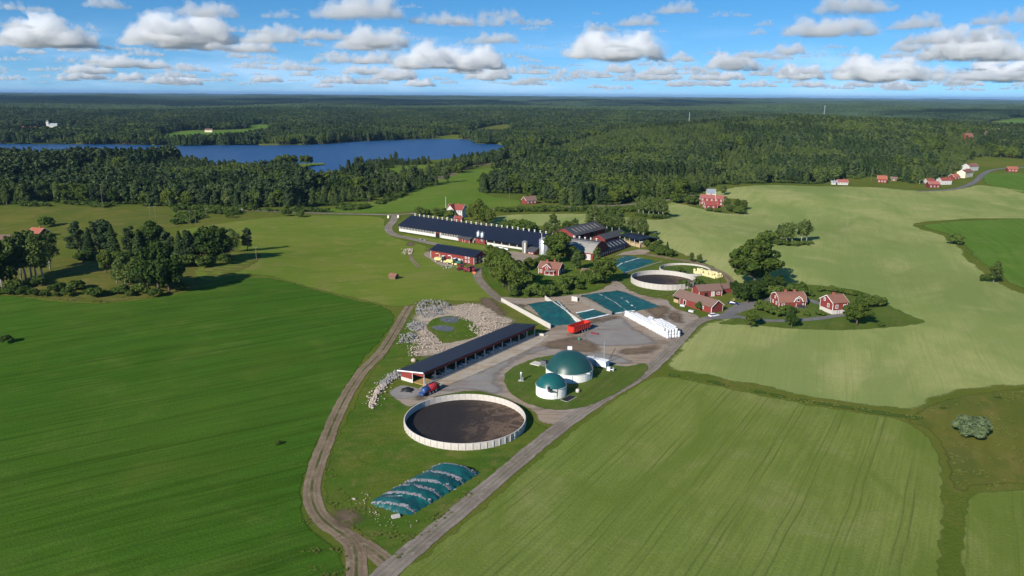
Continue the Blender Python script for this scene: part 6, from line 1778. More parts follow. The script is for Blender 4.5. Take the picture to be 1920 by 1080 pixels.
# ---------------------------------------------------------------- wrapped bales, each one a thing
def bale_mesh(mat, r=.62, h=1.2):
    m_ = MB().lathe([(0, 0), (r - .08, 0), (r, .08), (r + .01, h * .5), (r, h - .08), (r - .08, h), (r * .5, h + .02), (0, h + .02)], 14).mesh('wrapped_bale', True)
    m_.materials.append(M[mat]); return m_
bm = bale_mesh('bale_white'); by = bale_mesh('bale_yellow')
a = Vector((47.6, 309.0, 0)); b = Vector((59.2, 278.6, 0)); d = (b - a).normalized(); n_ = Vector((-d.y, d.x, 0))
rnd = random.Random(4); nb_ = 0
for row in range(5):
    for k in range(25):
        f = k / 24
        tiers = 3 if f > .55 and 0 < row + f * 2 else 2
        if row >= 3 and f < .30: continue
        if row == 2 and f < .12: continue
        if row == 4 and f > .93: tiers = 2
        for t in range(tiers):
            if t == 2 and row == 0 and f < .7: continue
            if t == 1 and row in (1,) and f < .06: continue
            if t and t == tiers - 1 and rnd.random() < .07: continue
            p = a + d * (k * 1.33 + rnd.uniform(-.12, .12)) + n_ * (row * 1.30 + .7 + rnd.uniform(-.16, .16))
            side = 'outer' if row == 0 else 'inner'
            o = link('wrapped_bale', bm, None, None, (p.x, p.y, t * 1.21 + .02), rnd.uniform(0, 6))
            o.scale = (rnd.uniform(.96, 1.03),) * 2 + (rnd.uniform(.97, 1.0),)
            lv = ('bottom', 'middle', 'top')[t]
            ends = ('left', k) if k < 12 else ('right', 24 - k)
            tag(o, 'white wrapped bale, %s layer, %s row from yard, %s from %s end of stack' % (lv, ORD[row], ORD[ends[1]], ends[0]), 'bale', 'white wrapped bales')
            nb_ += 1
a = Vector((95.0, 387.5, 0)); b = Vector((103.4, 374.4, 0)); d = (b - a).normalized(); n_ = Vector((-d.y, d.x, 0))
for row in range(5):
    for k in range(12):
        for t in range(2):
            if t and (rnd.random() < .25 or row == 4): continue
            p = a + d * (k * 1.28 + rnd.uniform(-.1, .1)) + n_ * (row * 1.3 + rnd.uniform(-.12, .12))
            o = link('wrapped_bale', by, None, None, (p.x, p.y, t * 1.2 + float(hgt(p.x, p.y)) + .15), rnd.uniform(0, 6))
            tag(o, 'pale yellow wrapped bale, %s layer of the yellow stack, %s row, %s from left' % ('top' if t else 'bottom', ORD[row], ORD[k]), 'bale', 'yellow wrapped bales')
# row of white wrapped bales lying along the long barn
p0, p1 = G(926, 465), G(950, 470)
for k in range(9):
    p = p0.lerp(p1, k / 8)
    o = link('wrapped_bale', bm, None, None, (p.x, p.y, .75)); o.rotation_euler = (math.pi / 2, 0, rad(52))
    tag(o, 'white wrapped bale lying in the short row along the long barn, %s from left' % ORD[k], 'bale', 'white bales along the barn')

# ---------------------------------------------------------------- vehicles
def wheel(parent, x, y, r, w, rim='plastic_white'):
    s = 1 if y > 0 else -1
    o = MB().tube([(0, -w / 2, 0), (0, -w / 2 + .05, 0), (0, w / 2 - .05, 0), (0, w / 2, 0)], [r * .86, r, r, r * .86], 16).build('wheel', M['black_rubber'], parent, False, (x, y, r))
    MB().tube([(0, s * (w / 2 - .02), 0), (0, s * (w / 2 + .03), 0)], r * .55, 12).build('rim', M[rim], o)
    return o

def car(label, loc, rz, paint, estate=True):
    c = thing('car', label, 'car', loc, rz)
    prof = [(-2.25, .35), (2.25, .35), (2.28, .62), (2.15, .82), (1.1, .95), (-2.2, 1.0), (-2.3, .7)]
    MB().extr(prof, -.86, .86).build('body', M[paint], c, False)
    r0 = [(1.15, .94), (.45, 1.42), (-1.75, 1.45), (-2.2, .98)] if estate else [(1.15, .94), (.4, 1.42), (-.9, 1.42), (-1.7, 1.0)]
    cb = MB(); n = len(r0)
    vs = [(x, -.82 if z < 1.2 else -.66, z) for x, z in r0] + [(x, .82 if z < 1.2 else .66, z) for x, z in r0]
    cb.add(vs, [(0, 1, 2, 3), (7, 6, 5, 4), (0, 4, 5, 1), (1, 5, 6, 2), (2, 6, 7, 3)])
    cb.build('cabin', M['dark_glass'], c)
    MB().box(r0[2][0] + .05, r0[1][0] - .02, -.64, .64, 1.43, 1.49).build('roof', M[paint], c)
    for sx in (-1.4, 1.4):
        for sy in (-.82, .82): wheel(c, sx, sy, .32, .22, 'galvanised')
    for sy in (-.6, .6):
        MB().box(2.2, 2.3, sy - .2, sy + .2, .6, .75).build('headlight', M['plastic_white'], c)
        MB().box(-2.32, -2.26, sy - .15, sy + .15, .7, .9).build('tail_light', M['red_paint'], c)
    return c
p, q = G(1329, 595), G(1347, 592)
car('white estate car parked at the gable of the long red barn', (p + q) / 2, math.atan2((q - p).y, (q - p).x), 'white_car')
p = G(1375, 571)
car('dark blue car parked on the grass beside the forecourt', p, rad(-28), 'navy_car', False)
p = G(1503, 577.5)
car('dark car parked in front of the left red cottage', p, rad(12), 'steel_dark', False)

# red tipping trailer
a, b = Vector((23.9, 281.2, 0)), Vector((30.9, 289.0, 0))
loc, rz, L = frame_at(a, b, 2.7)
tr = thing('trailer', 'big red three axle tipping trailer standing in the yard', 'trailer', loc, rz); tr.scale = (1.1, 1.1, 1.08)
L = 10.0
bx_ = MB()
o_ = [(-1.28, 1.25), (-1.5, 3.3), (1.5, 3.3), (1.28, 1.25)]
bx_.add([(-L / 2, y, z) for y, z in o_] + [(L / 2, y, z) for y, z in o_], [(0, 3, 7, 4), (0, 4, 5, 1), (3, 2, 6, 7), (0, 1, 2, 3), (4, 7, 6, 5)])
bx_.build('body', M['red_paint'], tr)
i_ = [(-1.2, 1.5), (-1.42, 3.28), (1.42, 3.28), (1.2, 1.5)]
MB().add([(-L / 2 + .1, y, z) for y, z in i_] + [(L / 2 - .1, y, z) for y, z in i_], [(4, 7, 3, 0), (1, 5, 4, 0), (7, 6, 2, 3), (3, 2, 1, 0), (5, 6, 7, 4)]).build('inside', M['red_paint'], tr)
MB().box(-L / 2 - .05, L / 2 + .05, -1.58, -1.46, 3.2, 3.38).box(-L / 2 - .05, L / 2 + .05, 1.46, 1.58, 3.2, 3.38).box(-L / 2 - .06, -L / 2 + .06, -1.45, 1.45, 3.2, 3.37).box(L / 2 - .06, L / 2 + .06, -1.45, 1.45, 3.2, 3.37).build('top_rail', M['red_paint'], tr)
for k in range(8):
    x = -L / 2 + .6 + k * (L - 1.2) / 7
    for s in (-1, 1): MB().extr([(x - .06, 1.25), (x + .06, 1.25), (x + .06, 3.2), (x - .06, 3.2)], s * 1.5 - .06, s * 1.5 + .06).build('side_rib', M['red_paint'], tr)
MB().box(-L / 2, L / 2, -.5, -.3, .95, 1.25).box(-L / 2, L / 2, .3, .5, .95, 1.25).build('chassis', M['steel_dark'], tr)
for x in (.2, 1.75, 3.3):
    for s in (-1, 1): wheel(tr, x, s * 1.1, .62, .5)
MB().tube([(-L / 2, 0, 1.05), (-L / 2 - 1.9, 0, .8)], .12, 6).build('drawbar', M['red_paint'], tr)
MB().tube([(-L / 2 - 1.2, .3, 0), (-L / 2 - 1.2, .3, .9)], .06, 5).build('jack', M['steel_dark'], tr)

# slurry tanker, blue front and red tail
a, b = Vector((-26.6, 217.6, 0)), Vector((-22.3, 224.6, 0))
loc, rz, L = frame_at(a, b, 2.6)
tk = thing('slurry_tanker', 'blue and red slurry tanker wagon beside the foreground tank', 'tanker', loc, rz)
def tank(x0, x1, mat, cap0, cap1):
    prof = []
    m_ = MB(); n = 20; xs = []
    if cap0: xs += [(x0, .25), (x0 + .2, .8)]
    xs += [(x0 + (.5 if cap0 else 0), 1.0), (x1 - (.5 if cap1 else 0), 1.0)]
    if cap1: xs += [(x1 - .2, .8), (x1, .25)]
    m_.tube([(x, 0, 1.75) for x, _ in xs], [1.02 * r for _, r in xs], n)
    m_.build('tank', M[mat], tk, True)
tank(-3.3, -.4, 'blue_paint', True, False); tank(-.4, 3.6, 'red_tank', False, True)
for x in np.arange(-2.4, 3.2, .8): MB().tube([(x - .05, 0, 1.75), (x + .05, 0, 1.75)], 1.08, 20).build('ring', M['red_paint' if x > -.4 else 'blue_paint'], tk)
MB().box(-3.6, 3.4, -.45, .45, .6, .85).build('chassis', M['steel_dark'], tk)
for x in (-.9, .55, 2.0):
    for s in (-1, 1):
        wheel(tk, x, s * 1.0, .65, .5)
        MB().box(x - .72, x + .72, s * 1.0 - .32, s * 1.0 + .32, 1.32, 1.4).build('mudguard', M['red_paint'], tk)
MB().tube([(-3.2, .3, 2.9), (-1.2, .3, 2.95), (2.6, .2, 2.9)], .12, 6).build('suction_arm', M['steel_dark'], tk, True)
MB().tube([(-3.3, 0, .7), (-4.9, 0, .65)], .14, 6).build('drawbar', M['blue_paint'], tk)
MB().box(-4.1, -3.4, -.9, .9, .9, 1.5).build('pump_box', M['blue_paint'], tk)
for k in range(6): MB().box(3.5, 3.9, -1.2 + k * .44, -1.0 + k * .44, .7, 2.4).build('spreader_hose', M['black_rubber'], tk)
MB().box(3.45, 4.0, -1.3, 1.3, 2.3, 2.5).build('spreader_bar', M['steel_dark'], tk)

def harvester(label, loc, rz, spout):
    h = thing('forage_harvester', label, 'harvester', loc, rz)
    MB().extr([(-3.2, 1.0), (1.2, 1.0), (1.2, 2.4), (-.6, 2.7), (-3.2, 2.5)], -1.25, 1.25).build('body', M['harvest_yellow'], h)
    MB().extr([(1.2, 1.4), (2.7, 1.4), (2.9, 2.4), (2.4, 3.5), (1.2, 3.5)], -.95, .95).build('cab', M['dark_glass'], h)
    MB().box(1.05, 2.6, -1.05, 1.05, 3.5, 3.66).build('cab_roof', M['white_paint'], h)
    MB().box(2.6, 4.2, -1.9, 1.9, .35, 1.2).build('header', M['harvest_yellow'], h)
    for k in range(6): MB().box(4.1, 4.9, -1.8 + k * .7, -1.6 + k * .7, .3, .6).build('header_point', M['red_paint'], h)
    MB().tube([(-.2, 0, 2.5), (-.4, .1, 4.0), (-1.6, .4, 4.7), (-3.4, .8, 4.3)], [.3, .28, .24, .2], 6).build('spout', M[spout], h, True)
    for s in (-1, 1): wheel(h, 1.3, s * 1.4, .95, .65, 'harvest_yellow'); wheel(h, -2.2, s * 1.25, .62, .45, 'harvest_yellow')
    for s in (-1, 1): MB().box(1.0, 1.3, s * 1.1 - .05, s * 1.1 + .05, .9, 2.4).build('ladder', M['steel_dark'], h)
    return h
harvester('cream forage harvester, left of two in front of the machine hall', G(826, 491), rad(-20), 'harvest_yellow')
harvester('cream forage harvester with pale spout, right of two in front of the machine hall', G(848, 495.5), rad(-30), 'white_paint')
p = G(861, 497)
cm_ = thing('seed_drill', 'green and grey seed drill standing beside the right harvester', 'machine', p, rad(-30))
MB().extrx([(-.9, 1.2), (.9, 1.2), (1.2, 2.2), (-1.2, 2.2)], -1.6, 1.6).build('hopper', M['plastic_green'], cm_)
MB().box(-1.9, 1.9, -.2, .2, .7, .95).build('frame', M['steel_dark'], cm_)
for k in range(8): MB().box(-1.8 + k * .5, -1.65 + k * .5, -.7, -.4, .0, .9).build('tine', M['steel_dark'], cm_)
for s in (-1, 1): wheel(cm_, s * 1.9, .3, .5, .3)

def tractor(label, loc, rz, paint):
    t = thing('tractor', label, 'tractor', loc, rz)
    MB().extr([(.2, .9), (2.3, .95), (2.4, 1.6), (2.1, 1.9), (.2, 2.0)], -.45, .45).build('bonnet', M[paint], t)
    MB().extr([(-1.3, 1.2), (.35, 1.2), (.5, 2.0), (.2, 2.85), (-1.2, 2.85)], -.75, .75).build('cab', M['dark_glass'], t)
    MB().box(-1.35, .4, -.85, .85, 2.85, 3.0).build('cab_roof', M[paint], t)
    MB().box(-1.2, 2.0, -.3, .3, .6, .95).build('chassis', M['steel_dark'], t)
    for s in (-1, 1):
        wheel(t, -.8, s * .95, .9, .55, paint); wheel(t, 1.75, s * .85, .62, .42, paint)
        MB().extr([(-1.75, 1.5), (-1.2, 1.95), (-.3, 1.95), (.1, 1.5)], s * .95 - .3, s * .95 + .3).build('mudguard', M[paint], t)
    MB().tube([(1.2, .3, 1.9), (1.2, .3, 2.8)], .06, 6).build('exhaust', M['steel_dark'], t)
    return t
tractor('dark red tractor, leftmost machine at the lane end by the hall', G(865, 506.5), rad(200), 'tractor_red')
tractor('dark red tractor in the middle of the machines at the lane end', G(878, 509.5), rad(160), 'tractor_red')
tractor('dark red tractor with an orange implement at the lane end', G(886, 509), rad(-60), 'tractor_red')
p = G(889, 513)
im = thing('implement', 'orange front blade lying at the lane end beside the tractors', 'machine', p, rad(-50))
MB().extrx([(-.3, .05), (.2, .05), (.35, .9), (.2, .9)], -1.2, 1.2).build('blade', M['orange_paint'], im)
MB().box(-.3, .3, .2, 1.2, .4, .6).build('frame', M['steel_dark'], im)
p = G(896, 506)
im = thing('harrow', 'dark folded harrow right of the tractors under the trees', 'machine', p, rad(10))
MB().box(-2.6, 2.6, -.1, .1, .8, .95).box(-2.6, 2.6, 1.0, 1.2, .8, .95).box(-.1, .1, -1.5, 1.2, .81, .94).build('frame', M['steel_dark'], im)
for k in range(11): MB().box(-2.5 + k * .5, -2.4 + k * .5, .0, .1, .0, .8).build('tine', M['steel_dark'], im)

# loader gear behind the large digester
p = G(1113, 684)
ct = thing('container', 'white equipment container behind the large digester', 'container', p, rad(-32))
MB().box(-3.0, 3.0, -1.2, 1.2, .1, 2.4).build('box', M['plastic_white'], ct)
for k in range(12): MB().box(-2.9 + k * .5, -2.75 + k * .5, -1.26, -1.2, .2, 2.3).build('corrugation', M['plastic_white'], ct)
MB().box(-3.05, 3.05, -1.25, 1.25, 2.4, 2.5).build('roof', M['white_paint'], ct)
MB().box(.6, 1.5, -1.3, -1.2, .2, 2.1).build('door', M['galvanised'], ct)
for z in (2.8, 3.3): MB().tube([(-2.9, -1.1, z), (2.9, -1.1, z)], .04, 4).build('roof_rail', M['steel_dark'], ct)
p = G(1130, 690)
ft = thing('solids_feeder', 'white feed hopper with conveyor beside the equipment container', 'machine', p, rad(-35))
MB().extrx([(-1.1, .8), (1.1, .8), (1.5, 2.9), (-1.5, 2.9)], -1.8, 1.8).build('hopper', M['white_paint'], ft)
for x in (-1.5, 1.5):
    for y_ in (-.9, .9): MB().box(x - .08, x + .08, y_ - .08, y_ + .08, -.1, .85).build('leg', M['galvanised'], ft)
MB().tube([(-1.8, 0, .9), (-4.6, 1.6, 3.0)], .25, 8).build('auger', M['galvanised'], ft)
p = G(1143, 696)
ft = thing('blower_unit', 'small white and grey blower unit on a concrete pad right of the digesters', 'machine', p, rad(-30))
MB().box(-1.6, 1.6, -1.0, 1.0, -.05, .15).build('pad', M['concrete_light'], ft)
MB().box(-.9, .3, -.5, .5, .15, 1.5).build('cabinet', M['plastic_white'], ft)
MB().tube([(.3, 0, .7), (1.4, 0, .7), (1.4, 0, .15)], .15, 8).build('duct', M['galvanised'], ft)
MB().lathe([(.35, .15), (.35, 1.2), (.1, 1.4), (0, 1.4)], 12, (1.1, .6)).build('filter', M['galvanised'], ft)
p = G(1132, 679)
ms = thing('radio_mast', 'thin guyed mast behind the large digester', 'mast', p)
MB().tube([(0, 0, -.2), (0, 0, 7.6)], .09, 6).build('pole', M['galvanised'], ms)
for a_ in range(3):
    t = a_ * 2.09 + .5; MB().tube([(0, 0, 6.6), (math.cos(t) * 1.6, math.sin(t) * 1.6, .0)], .03, 4).build('guy', M['galvanised'], ms)
p = G(1139, 680)
ms = thing('conveyor_arm', 'slanting dark conveyor arm behind the digesters', 'machine', p, rad(20))
MB().tube([(0, 0, .3), (3.4, 1.0, 4.6)], .13, 6).build('arm', M['steel_dark'], ms)
MB().box(-.5, .5, -.4, .4, -.1, .5).build('base', M['steel_dark'], ms)
MB().tube([(1.8, .5, 0), (1.8, .5, 2.5)], .07, 5).build('prop', M['steel_dark'], ms)
p = G(1083, 736)
it = thing('round_tank', 'small white round tank on the grass right of the small digester', 'tank', p)
MB().lathe([(.0, 0), (.62, 0), (.62, .95), (.45, 1.15), (0, 1.2)], 16).build('shell', M['concrete_light'], it, True)
MB().lathe([(.22, 1.16), (.22, 1.28), (0, 1.3)], 10).build('lid', M['concrete'], it)
p = G(1066, 748)
pl = thing('dark_panel', 'flat dark panel on the grass in front of the small digester', 'cover', p, rad(52))
MB().box(-2.6, 2.6, -1.3, 1.3, -.1, .2).build('kerb', M['concrete_light'], pl)
MB().box(-2.4, 2.4, -1.15, 1.15, .2, .28).build('lid', M['black_tarp'], pl)  # near-black flat panel resting on the pale border slab
p = G(977, 714.5)
fl = thing('gas_flare', 'small grey gas flare on a concrete pad left of the digesters', 'flare', p)
MB().box(-.9, .9, -.7, .7, -.05, .18).build('pad', M['concrete_light'], fl)
MB().lathe([(.26, .18), (.26, 1.3), (.34, 1.35), (.34, 3.1), (.22, 3.2)], 12).build('stack', M['galvanised'], fl, True)
MB().box(.3, .7, -.25, .25, .18, 1.4).build('control_box', M['galvanised_dark'], fl)
p = G(1010, 684)
pf = thing('loading_ramp', 'low pale concrete slab left of the large digester', 'ramp', p, rad(-35))
MB().box(-2.6, 1.2, -1.6, 1.6, -.1, .45).build('slab', M['concrete_light'], pf)
MB().box(1.3, 3.4, -.8, .8, .0, 2.2).build('steel_stair', M['steel_dark'], pf)
for k in range(5): MB().box(1.2, 3.5, -.85, -.8, .3 + k * .4, .38 + k * .4).build('rail', M['galvanised'], pf)
p = G(1115, 627)
pl = thing('red_implement', 'low dark red implement lying right of the red trailer', 'machine', p, rad(-30))
MB().box(-1.5, 1.5, -.5, .5, .25, .6).build('frame', M['tractor_red'], pl)
for k in range(6): MB().box(-1.4 + k * .55, -1.3 + k * .55, -.6, -.45, 0, .3).build('tooth', M['steel_dark'], pl)
p = G(1086, 638)
o = MB().lathe([(0, 0), (.5, 0), (.55, .4), (.5, 1.0), (.3, 1.15), (0, 1.15)], 14).build('green_barrel', M['plastic_green'], None, True, p); tag(o, 'small green barrel in front of the red trailer', 'barrel')
p = G(764, 733)
ht = thing('covered_heap', 'black tarp covered heap at the near end of the cattle shed', 'heap', p, rad(-15))
W = _Waves(91, 8, 1.2, 4)
V = [(x * 1.0, y, max(0, 1.15 * (1 - (x / 2.1) ** 2) * (1 - (y / 1.5) ** 2) + .15 * float(W(x, y)))) for y in np.linspace(-1.5, 1.5, 13) for x in np.linspace(-2.1, 2.1, 17)]
link('cover', mesh_np('cover', V, [(j * 17 + i, j * 17 + i + 1, (j + 1) * 17 + i + 1, (j + 1) * 17 + i) for j in range(12) for i in range(16)], True), M['black_tarp'], ht)
MB().tube([(.3, -1.3, .35), (.3, -1.1, .35)], .35, 12).build('tyre', M['black_rubber'], ht)
p = G(1014, 629)
bl = thing('concrete_blocks', 'pale concrete block at the far end of the cattle shed', 'block', p, rad(-30))
MB().box(-1.5, 1.5, -.5, .5, -.1, .8).build('block', M['concrete_light'], bl)

# ---------------------------------------------------------------- rubble and rocks
def rock_mesh(seed, mat):
    rng = np.random.default_rng(seed)
    import bmesh
    bm_ = bmesh.new(); bmesh.ops.create_icosphere(bm_, subdivisions=1, radius=1.0)
    for v in bm_.verts: v.co = Vector((v.co.x * rng.uniform(.7, 1.2), v.co.y * rng.uniform(.7, 1.2), v.co.z * rng.uniform(.5, 1.0)))
    v = np.array([tuple(q.co) for q in bm_.verts]); f = [[w.index for w in q.verts] for q in bm_.faces]; bm_.free()
    return v, np.array(f)
RM = [rock_mesh(i, None) for i in range(6)]
def rubble(name, outline, n, s0, s1, hmax, mat, label, seed):
    """a heap of broken stone filling an outline"""
    rng = np.random.default_rng(seed); lo, hi = outline.min(0), outline.max(0); V = []; F = []; nb = 0; k = 0
    pts = rng.uniform(lo, hi, (n * 8, 2)); pts = pts[inside(pts[:, 0], pts[:, 1], outline)][:n]
    dd = dist_poly(pts, outline); dm = dd.max() + 1e-6
    Wr = _Waves(seed + 5, 10, 3, 11)
    jt = rng.normal(0, 1.0, pts.shape) * (rng.uniform(size=(len(pts), 1)) < .35)
    hw_ = np.clip(.45 + .55 * Wr(pts[:, 0], pts[:, 1]), .05, 1.3) * np.clip(dd / 2.2, 0, 1)
    for (x, y), q in zip(pts + jt, hw_):
        v, f = RM[k % 6]; k += 1
        s = rng.uniform(s0, s1) * rng.uniform(.5, 1); a = rng.uniform(0, 6.28); c, sn = math.cos(a), math.sin(a)
        w = v * s
        w = np.column_stack([w[:, 0] * c - w[:, 1] * sn + x, w[:, 0] * sn + w[:, 1] * c + y, w[:, 2] + hmax * q * rng.uniform(.5, 1.0) + float(hgt(x, y)) + s * .25 + .3])
        V.append(w); F.append(f + nb); nb += len(w)
    o = link(name, fast_mesh(name, np.vstack(V), np.vstack(F)), M[mat]); return tag(o, label, 'rubble', kind='stuff')
HEAPS = [
 ('grey blasted rock heap at the top of the rubble field', 'stone_grey', 760, .12, .48, 1.3, [(780, 588), (786, 569), (812, 565), (842, 570), (842, 586), (815, 594), (795, 597)]),
 ('grey rock heap in the middle of the rubble field', 'stone_grey', 340, .12, .45, .8, [(765, 612), (775, 604), (793, 608), (792, 618), (772, 622)]),
 ('grey rock heap beside the dirt track', 'stone_grey', 280, .12, .45, .8, [(748, 640), (765, 625), (782, 630), (780, 642), (760, 645)]),
 ('pale gravel heap right of the grey rocks', 'stone_pale', 900, .08, .34, .7, [(848, 592), (862, 573), (886, 570), (910, 580), (922, 594), (948, 598), (960, 606), (930, 612), (885, 606)]),
 ('pale rubble slope above the cattle shed roof', 'stone_pale', 420, .10, .4, .8, [(880, 612), (905, 606), (945, 610), (925, 622), (905, 632), (888, 626)]),
 ('brown rubble bank behind the near end of the cattle shed', 'stone_pale', 460, .10, .4, .8, [(770, 650), (790, 622), (812, 626), (815, 640), (845, 648), (830, 660), (790, 668), (765, 668)]),
 ('line of grey rocks behind the near end of the cattle shed', 'stone_grey', 420, .12, .45, .7, [(712, 722), (730, 704), (752, 694), (754, 704), (735, 716), (720, 728)]),
 ('trail of pale stones running down from the cattle shed', 'stone_pale', 420, .15, .45, .5, [(692, 764), (698, 742), (714, 722), (726, 722), (712, 738), (702, 758), (700, 768)]),
 ('scattered pale stones around the foreground mound', 'stone_pale', 60, .08, .22, .05, [(660, 935), (690, 925), (720, 965), (770, 985), (800, 965), (790, 985), (740, 995), (690, 970)]),
]
for k, (lab, mt, n, s0, s1, hm, q) in enumerate(HEAPS):
    rubble('rubble', poly_px(q, 3), n, s0, s1, hm, mt, lab, 60 + k)
def boulder(u, v, s, mat, label):
    vv, ff = RM[2]; p = G(u, v)
    o = link('boulder', fast_mesh('boulder', vv * s, ff), M[mat], None, p + Vector((0, 0, s * .4))); tag(o, label, 'boulder')
boulder(776, 678, 1.2, 'stone_pale', 'single pale boulder behind the cattle shed roof')
boulder(665, 937, .45, 'stone_pale', 'white stone left of the foreground tarp mound')
boulder(1150, 694, .6, 'stone_pale', 'pale stone on the grass right of the digesters')

# ---------------------------------------------------------------- cattle
def cow_mesh():
    import bmesh
    J = {'hip': (-.75, 0, 1.22), 'mid': (0, 0, 1.12), 'sho': (.65, 0, 1.15), 'neck': (1.05, 0, 1.30), 'head': (1.38, 0, 1.22), 'muz': (1.68, 0, 1.0), 'tail': (-.95, 0, 1.2), 'tt': (-1.02, 0, .6)}
    Rr = {'hip': (.30, .36), 'mid': (.38, .44), 'sho': (.30, .38), 'neck': (.17, .22), 'head': (.14, .17), 'muz': (.09, .10), 'tail': (.06, .06), 'tt': (.03, .03)}
    E = [('hip', 'mid'), ('mid', 'sho'), ('sho', 'neck'), ('neck', 'head'), ('head', 'muz'), ('hip', 'tail'), ('tail', 'tt')]
    for nm, x, base in (('f', .62, 'sho'), ('h', -.72, 'hip')):
        for s in (-1, 1):
            k = nm + str(s)
            J[k + 'a'] = (x, s * .24, .85); J[k + 'b'] = (x + (.02 if nm == 'f' else -.14), s * .24, .48); J[k + 'c'] = (x, s * .24, .04)
            Rr[k + 'a'] = (.13, .15); Rr[k + 'b'] = (.065, .07); Rr[k + 'c'] = (.055, .055)
            E += [(base, k + 'a'), (k + 'a', k + 'b'), (k + 'b', k + 'c')]
    for s in (-1, 1):
        J['e%d' % s] = (1.28, s * .26, 1.36); Rr['e%d' % s] = (.04, .05); E.append(('head', 'e%d' % s))
    ks = list(J); me = bpy.data.meshes.new('cow_frame'); me.from_pydata([J[k] for k in ks], [(ks.index(a), ks.index(b)) for a, b in E], [])
    o = bpy.data.objects.new('cow_frame', me); COL.objects.link(o)
    md = o.modifiers.new('skin', 'SKIN'); o.modifiers.new('sub', 'SUBSURF').levels = 1
    for i, k in enumerate(ks):
        sv = me.skin_vertices[0].data[i]; sv.radius = Rr[k]; sv.use_root = (k == 'hip')
    dg = bpy.context.evaluated_depsgraph_get(); dg.update()
    out = bpy.data.meshes.new_from_object(o.evaluated_get(dg)); out.name = 'cow'
    bpy.data.objects.remove(o)
    out.materials.clear(); out.materials.append(M['cow_hide'])
    return out
CM = cow_mesh(); CM2 = CM.copy(); CM2.materials.clear(); CM2.materials.append(M['cow_white'])
loc, rz, Ls, Ds = SHED
cN, sN = math.cos(rz), math.sin(rz); rnd = random.Random(12)
for i in range(26):
    x = -Ls / 2 + 6.5 + i * 1.75 + rnd.uniform(-.3, .3); y = -Ds / 2 + 1.15 + rnd.uniform(0, .35)
    if rnd.random() < .12: continue
    p = (loc.x + x * cN - y * sN, loc.y + x * sN + y * cN, .22)
    wht = rnd.random() < .3
    o = link('cow', CM2 if wht else CM, None, None, p, rz - math.pi / 2 + rnd.uniform(-.15, .15))
    tag(o, 'white cow eating at the feed rail of the open shed' if wht else 'black and white cow eating at the feed rail of the open shed', 'cow', 'white cows at the feed rail' if wht else 'spotted cows at the feed rail')

# ---------------------------------------------------------------- hut, heaps, poles, gate posts, bridge
a, b = G(729, 523), G(741, 524.5)
house('field_hut', 'tiny weathered hut with tiled roof alone in the pasture', 'hut', a, b, 3.0, 1.7, 2.7, 'brown_boards', 'clay_tiles', .3, barge=None, corner=None, doors=[('r', 0, 0, 1.2, 1.3, 'brown_boards', 'dark_inside')])
rubble('rubble', poly_px([(754, 477), (758, 470), (770, 467), (776, 472), (768, 478)], 3), 90, .25, .7, .6, 'stone_pale', 'pale heap of stones and branches in the pasture', 77)
rubble('rubble', poly_px([(822, 503), (840, 499), (862, 501), (850, 505), (828, 506)], 3), 26, .15, .4, .1, 'bale_white', 'scattered white scraps on the grass before the harvesters', 78)
for u, side in ((728, 'left'), (746.5, 'right')):
    p = G(u, 409 if side == 'left' else 408.5)
    g = thing('gate_post', '%s white gate pillar at the barn road junction' % side, 'post', p)
    MB().box(-.55, .55, -.55, .55, -.2, 1.9).build('pillar', M['lamp_cream'], g); MB().box(-.68, .68, -.68, .68, 1.9, 2.05).build('cap', M['white_paint'], g)
def pole(label, u, v, top, r=.13, mat='wood_pole', arms=1, name='utility_pole'):
    p = G(u, v); h = hpx(p, u, top)
    o = thing(name, label, 'pole', p)
    MB().tube([(0, 0, -.3), (0, 0, h)], [r, r * .65], 8).build('shaft', M[mat], o)
    if arms:
        MB().box(-.9, .9, -.07, .07, h - .5, h - .36).build('crossarm', M['wood_pole'], o)
        for x in (-.8, 0, .8): MB().lathe([(.05, h - .36), (.07, h - .2), (0, h - .15)], 6, (x, 0)).build('insulator', M['plastic_white'], o)
    else:
        MB().lathe([(0, h - .02), (r * 1.1, h + .08), (0, h + .25)], 8).build('finial', M['lamp_cream'], o)
    return p, h
pole('tall white flagpole between the galvanised silo and the farmhouse', 1015, 491, 437, .15, 'white_paint', 0, 'flagpole')
pole('white flagpole left of the white house', 836, 394, 369, .13, 'white_paint', 0, 'flagpole')
pole('white flagpole in front of the pink roofed farmhouse', 1340, 390, 355, .13, 'white_paint', 0, 'flagpole')
PP = [pole('utility pole in front of the left wood', 193, 388, 345), pole('utility pole left of the two in the scrub', 282, 411, 388), pole('utility pole right of the first pair in the scrub', 292, 411, 386),
      pole('utility pole near the hedge below the bridge', 357, 420, 395), pole('utility pole closest to the pasture hedge', 367, 419, 394), pole('utility pole beside the road bridge', 387, 406, 390)]
pole('lone utility pole in the yellow green pasture', 481, 488, 462)
pole('utility pole beside the red gabled village house', 1633, 341, 318)
pole('far utility pole left of the village road', 1780, 332, 312)
pole('utility pole at the edge of the green field behind the farm', 955, 384, 352)
pole('utility pole standing in the pale grain field', 1588, 427, 415)
pole('utility pole by the left wood near the green field', 691, 384, 368)
wr = MB()
for (pa, ha), (pb2, hb) in zip(PP[1:-1], PP[2:]):
    for s in (-.7, .7):
        A_, B_ = pa + Vector((s, 0, ha - .25)), pb2 + Vector((s, 0, hb - .25)); m_ = (A_ + B_) / 2 - Vector((0, 0, .8))
        wr.tube([A_, m_, B_], .02, 4, False)
tag(wr.build('power_line', M['steel_dark']), 'thin power line strung between the poles before the left wood', 'wire')
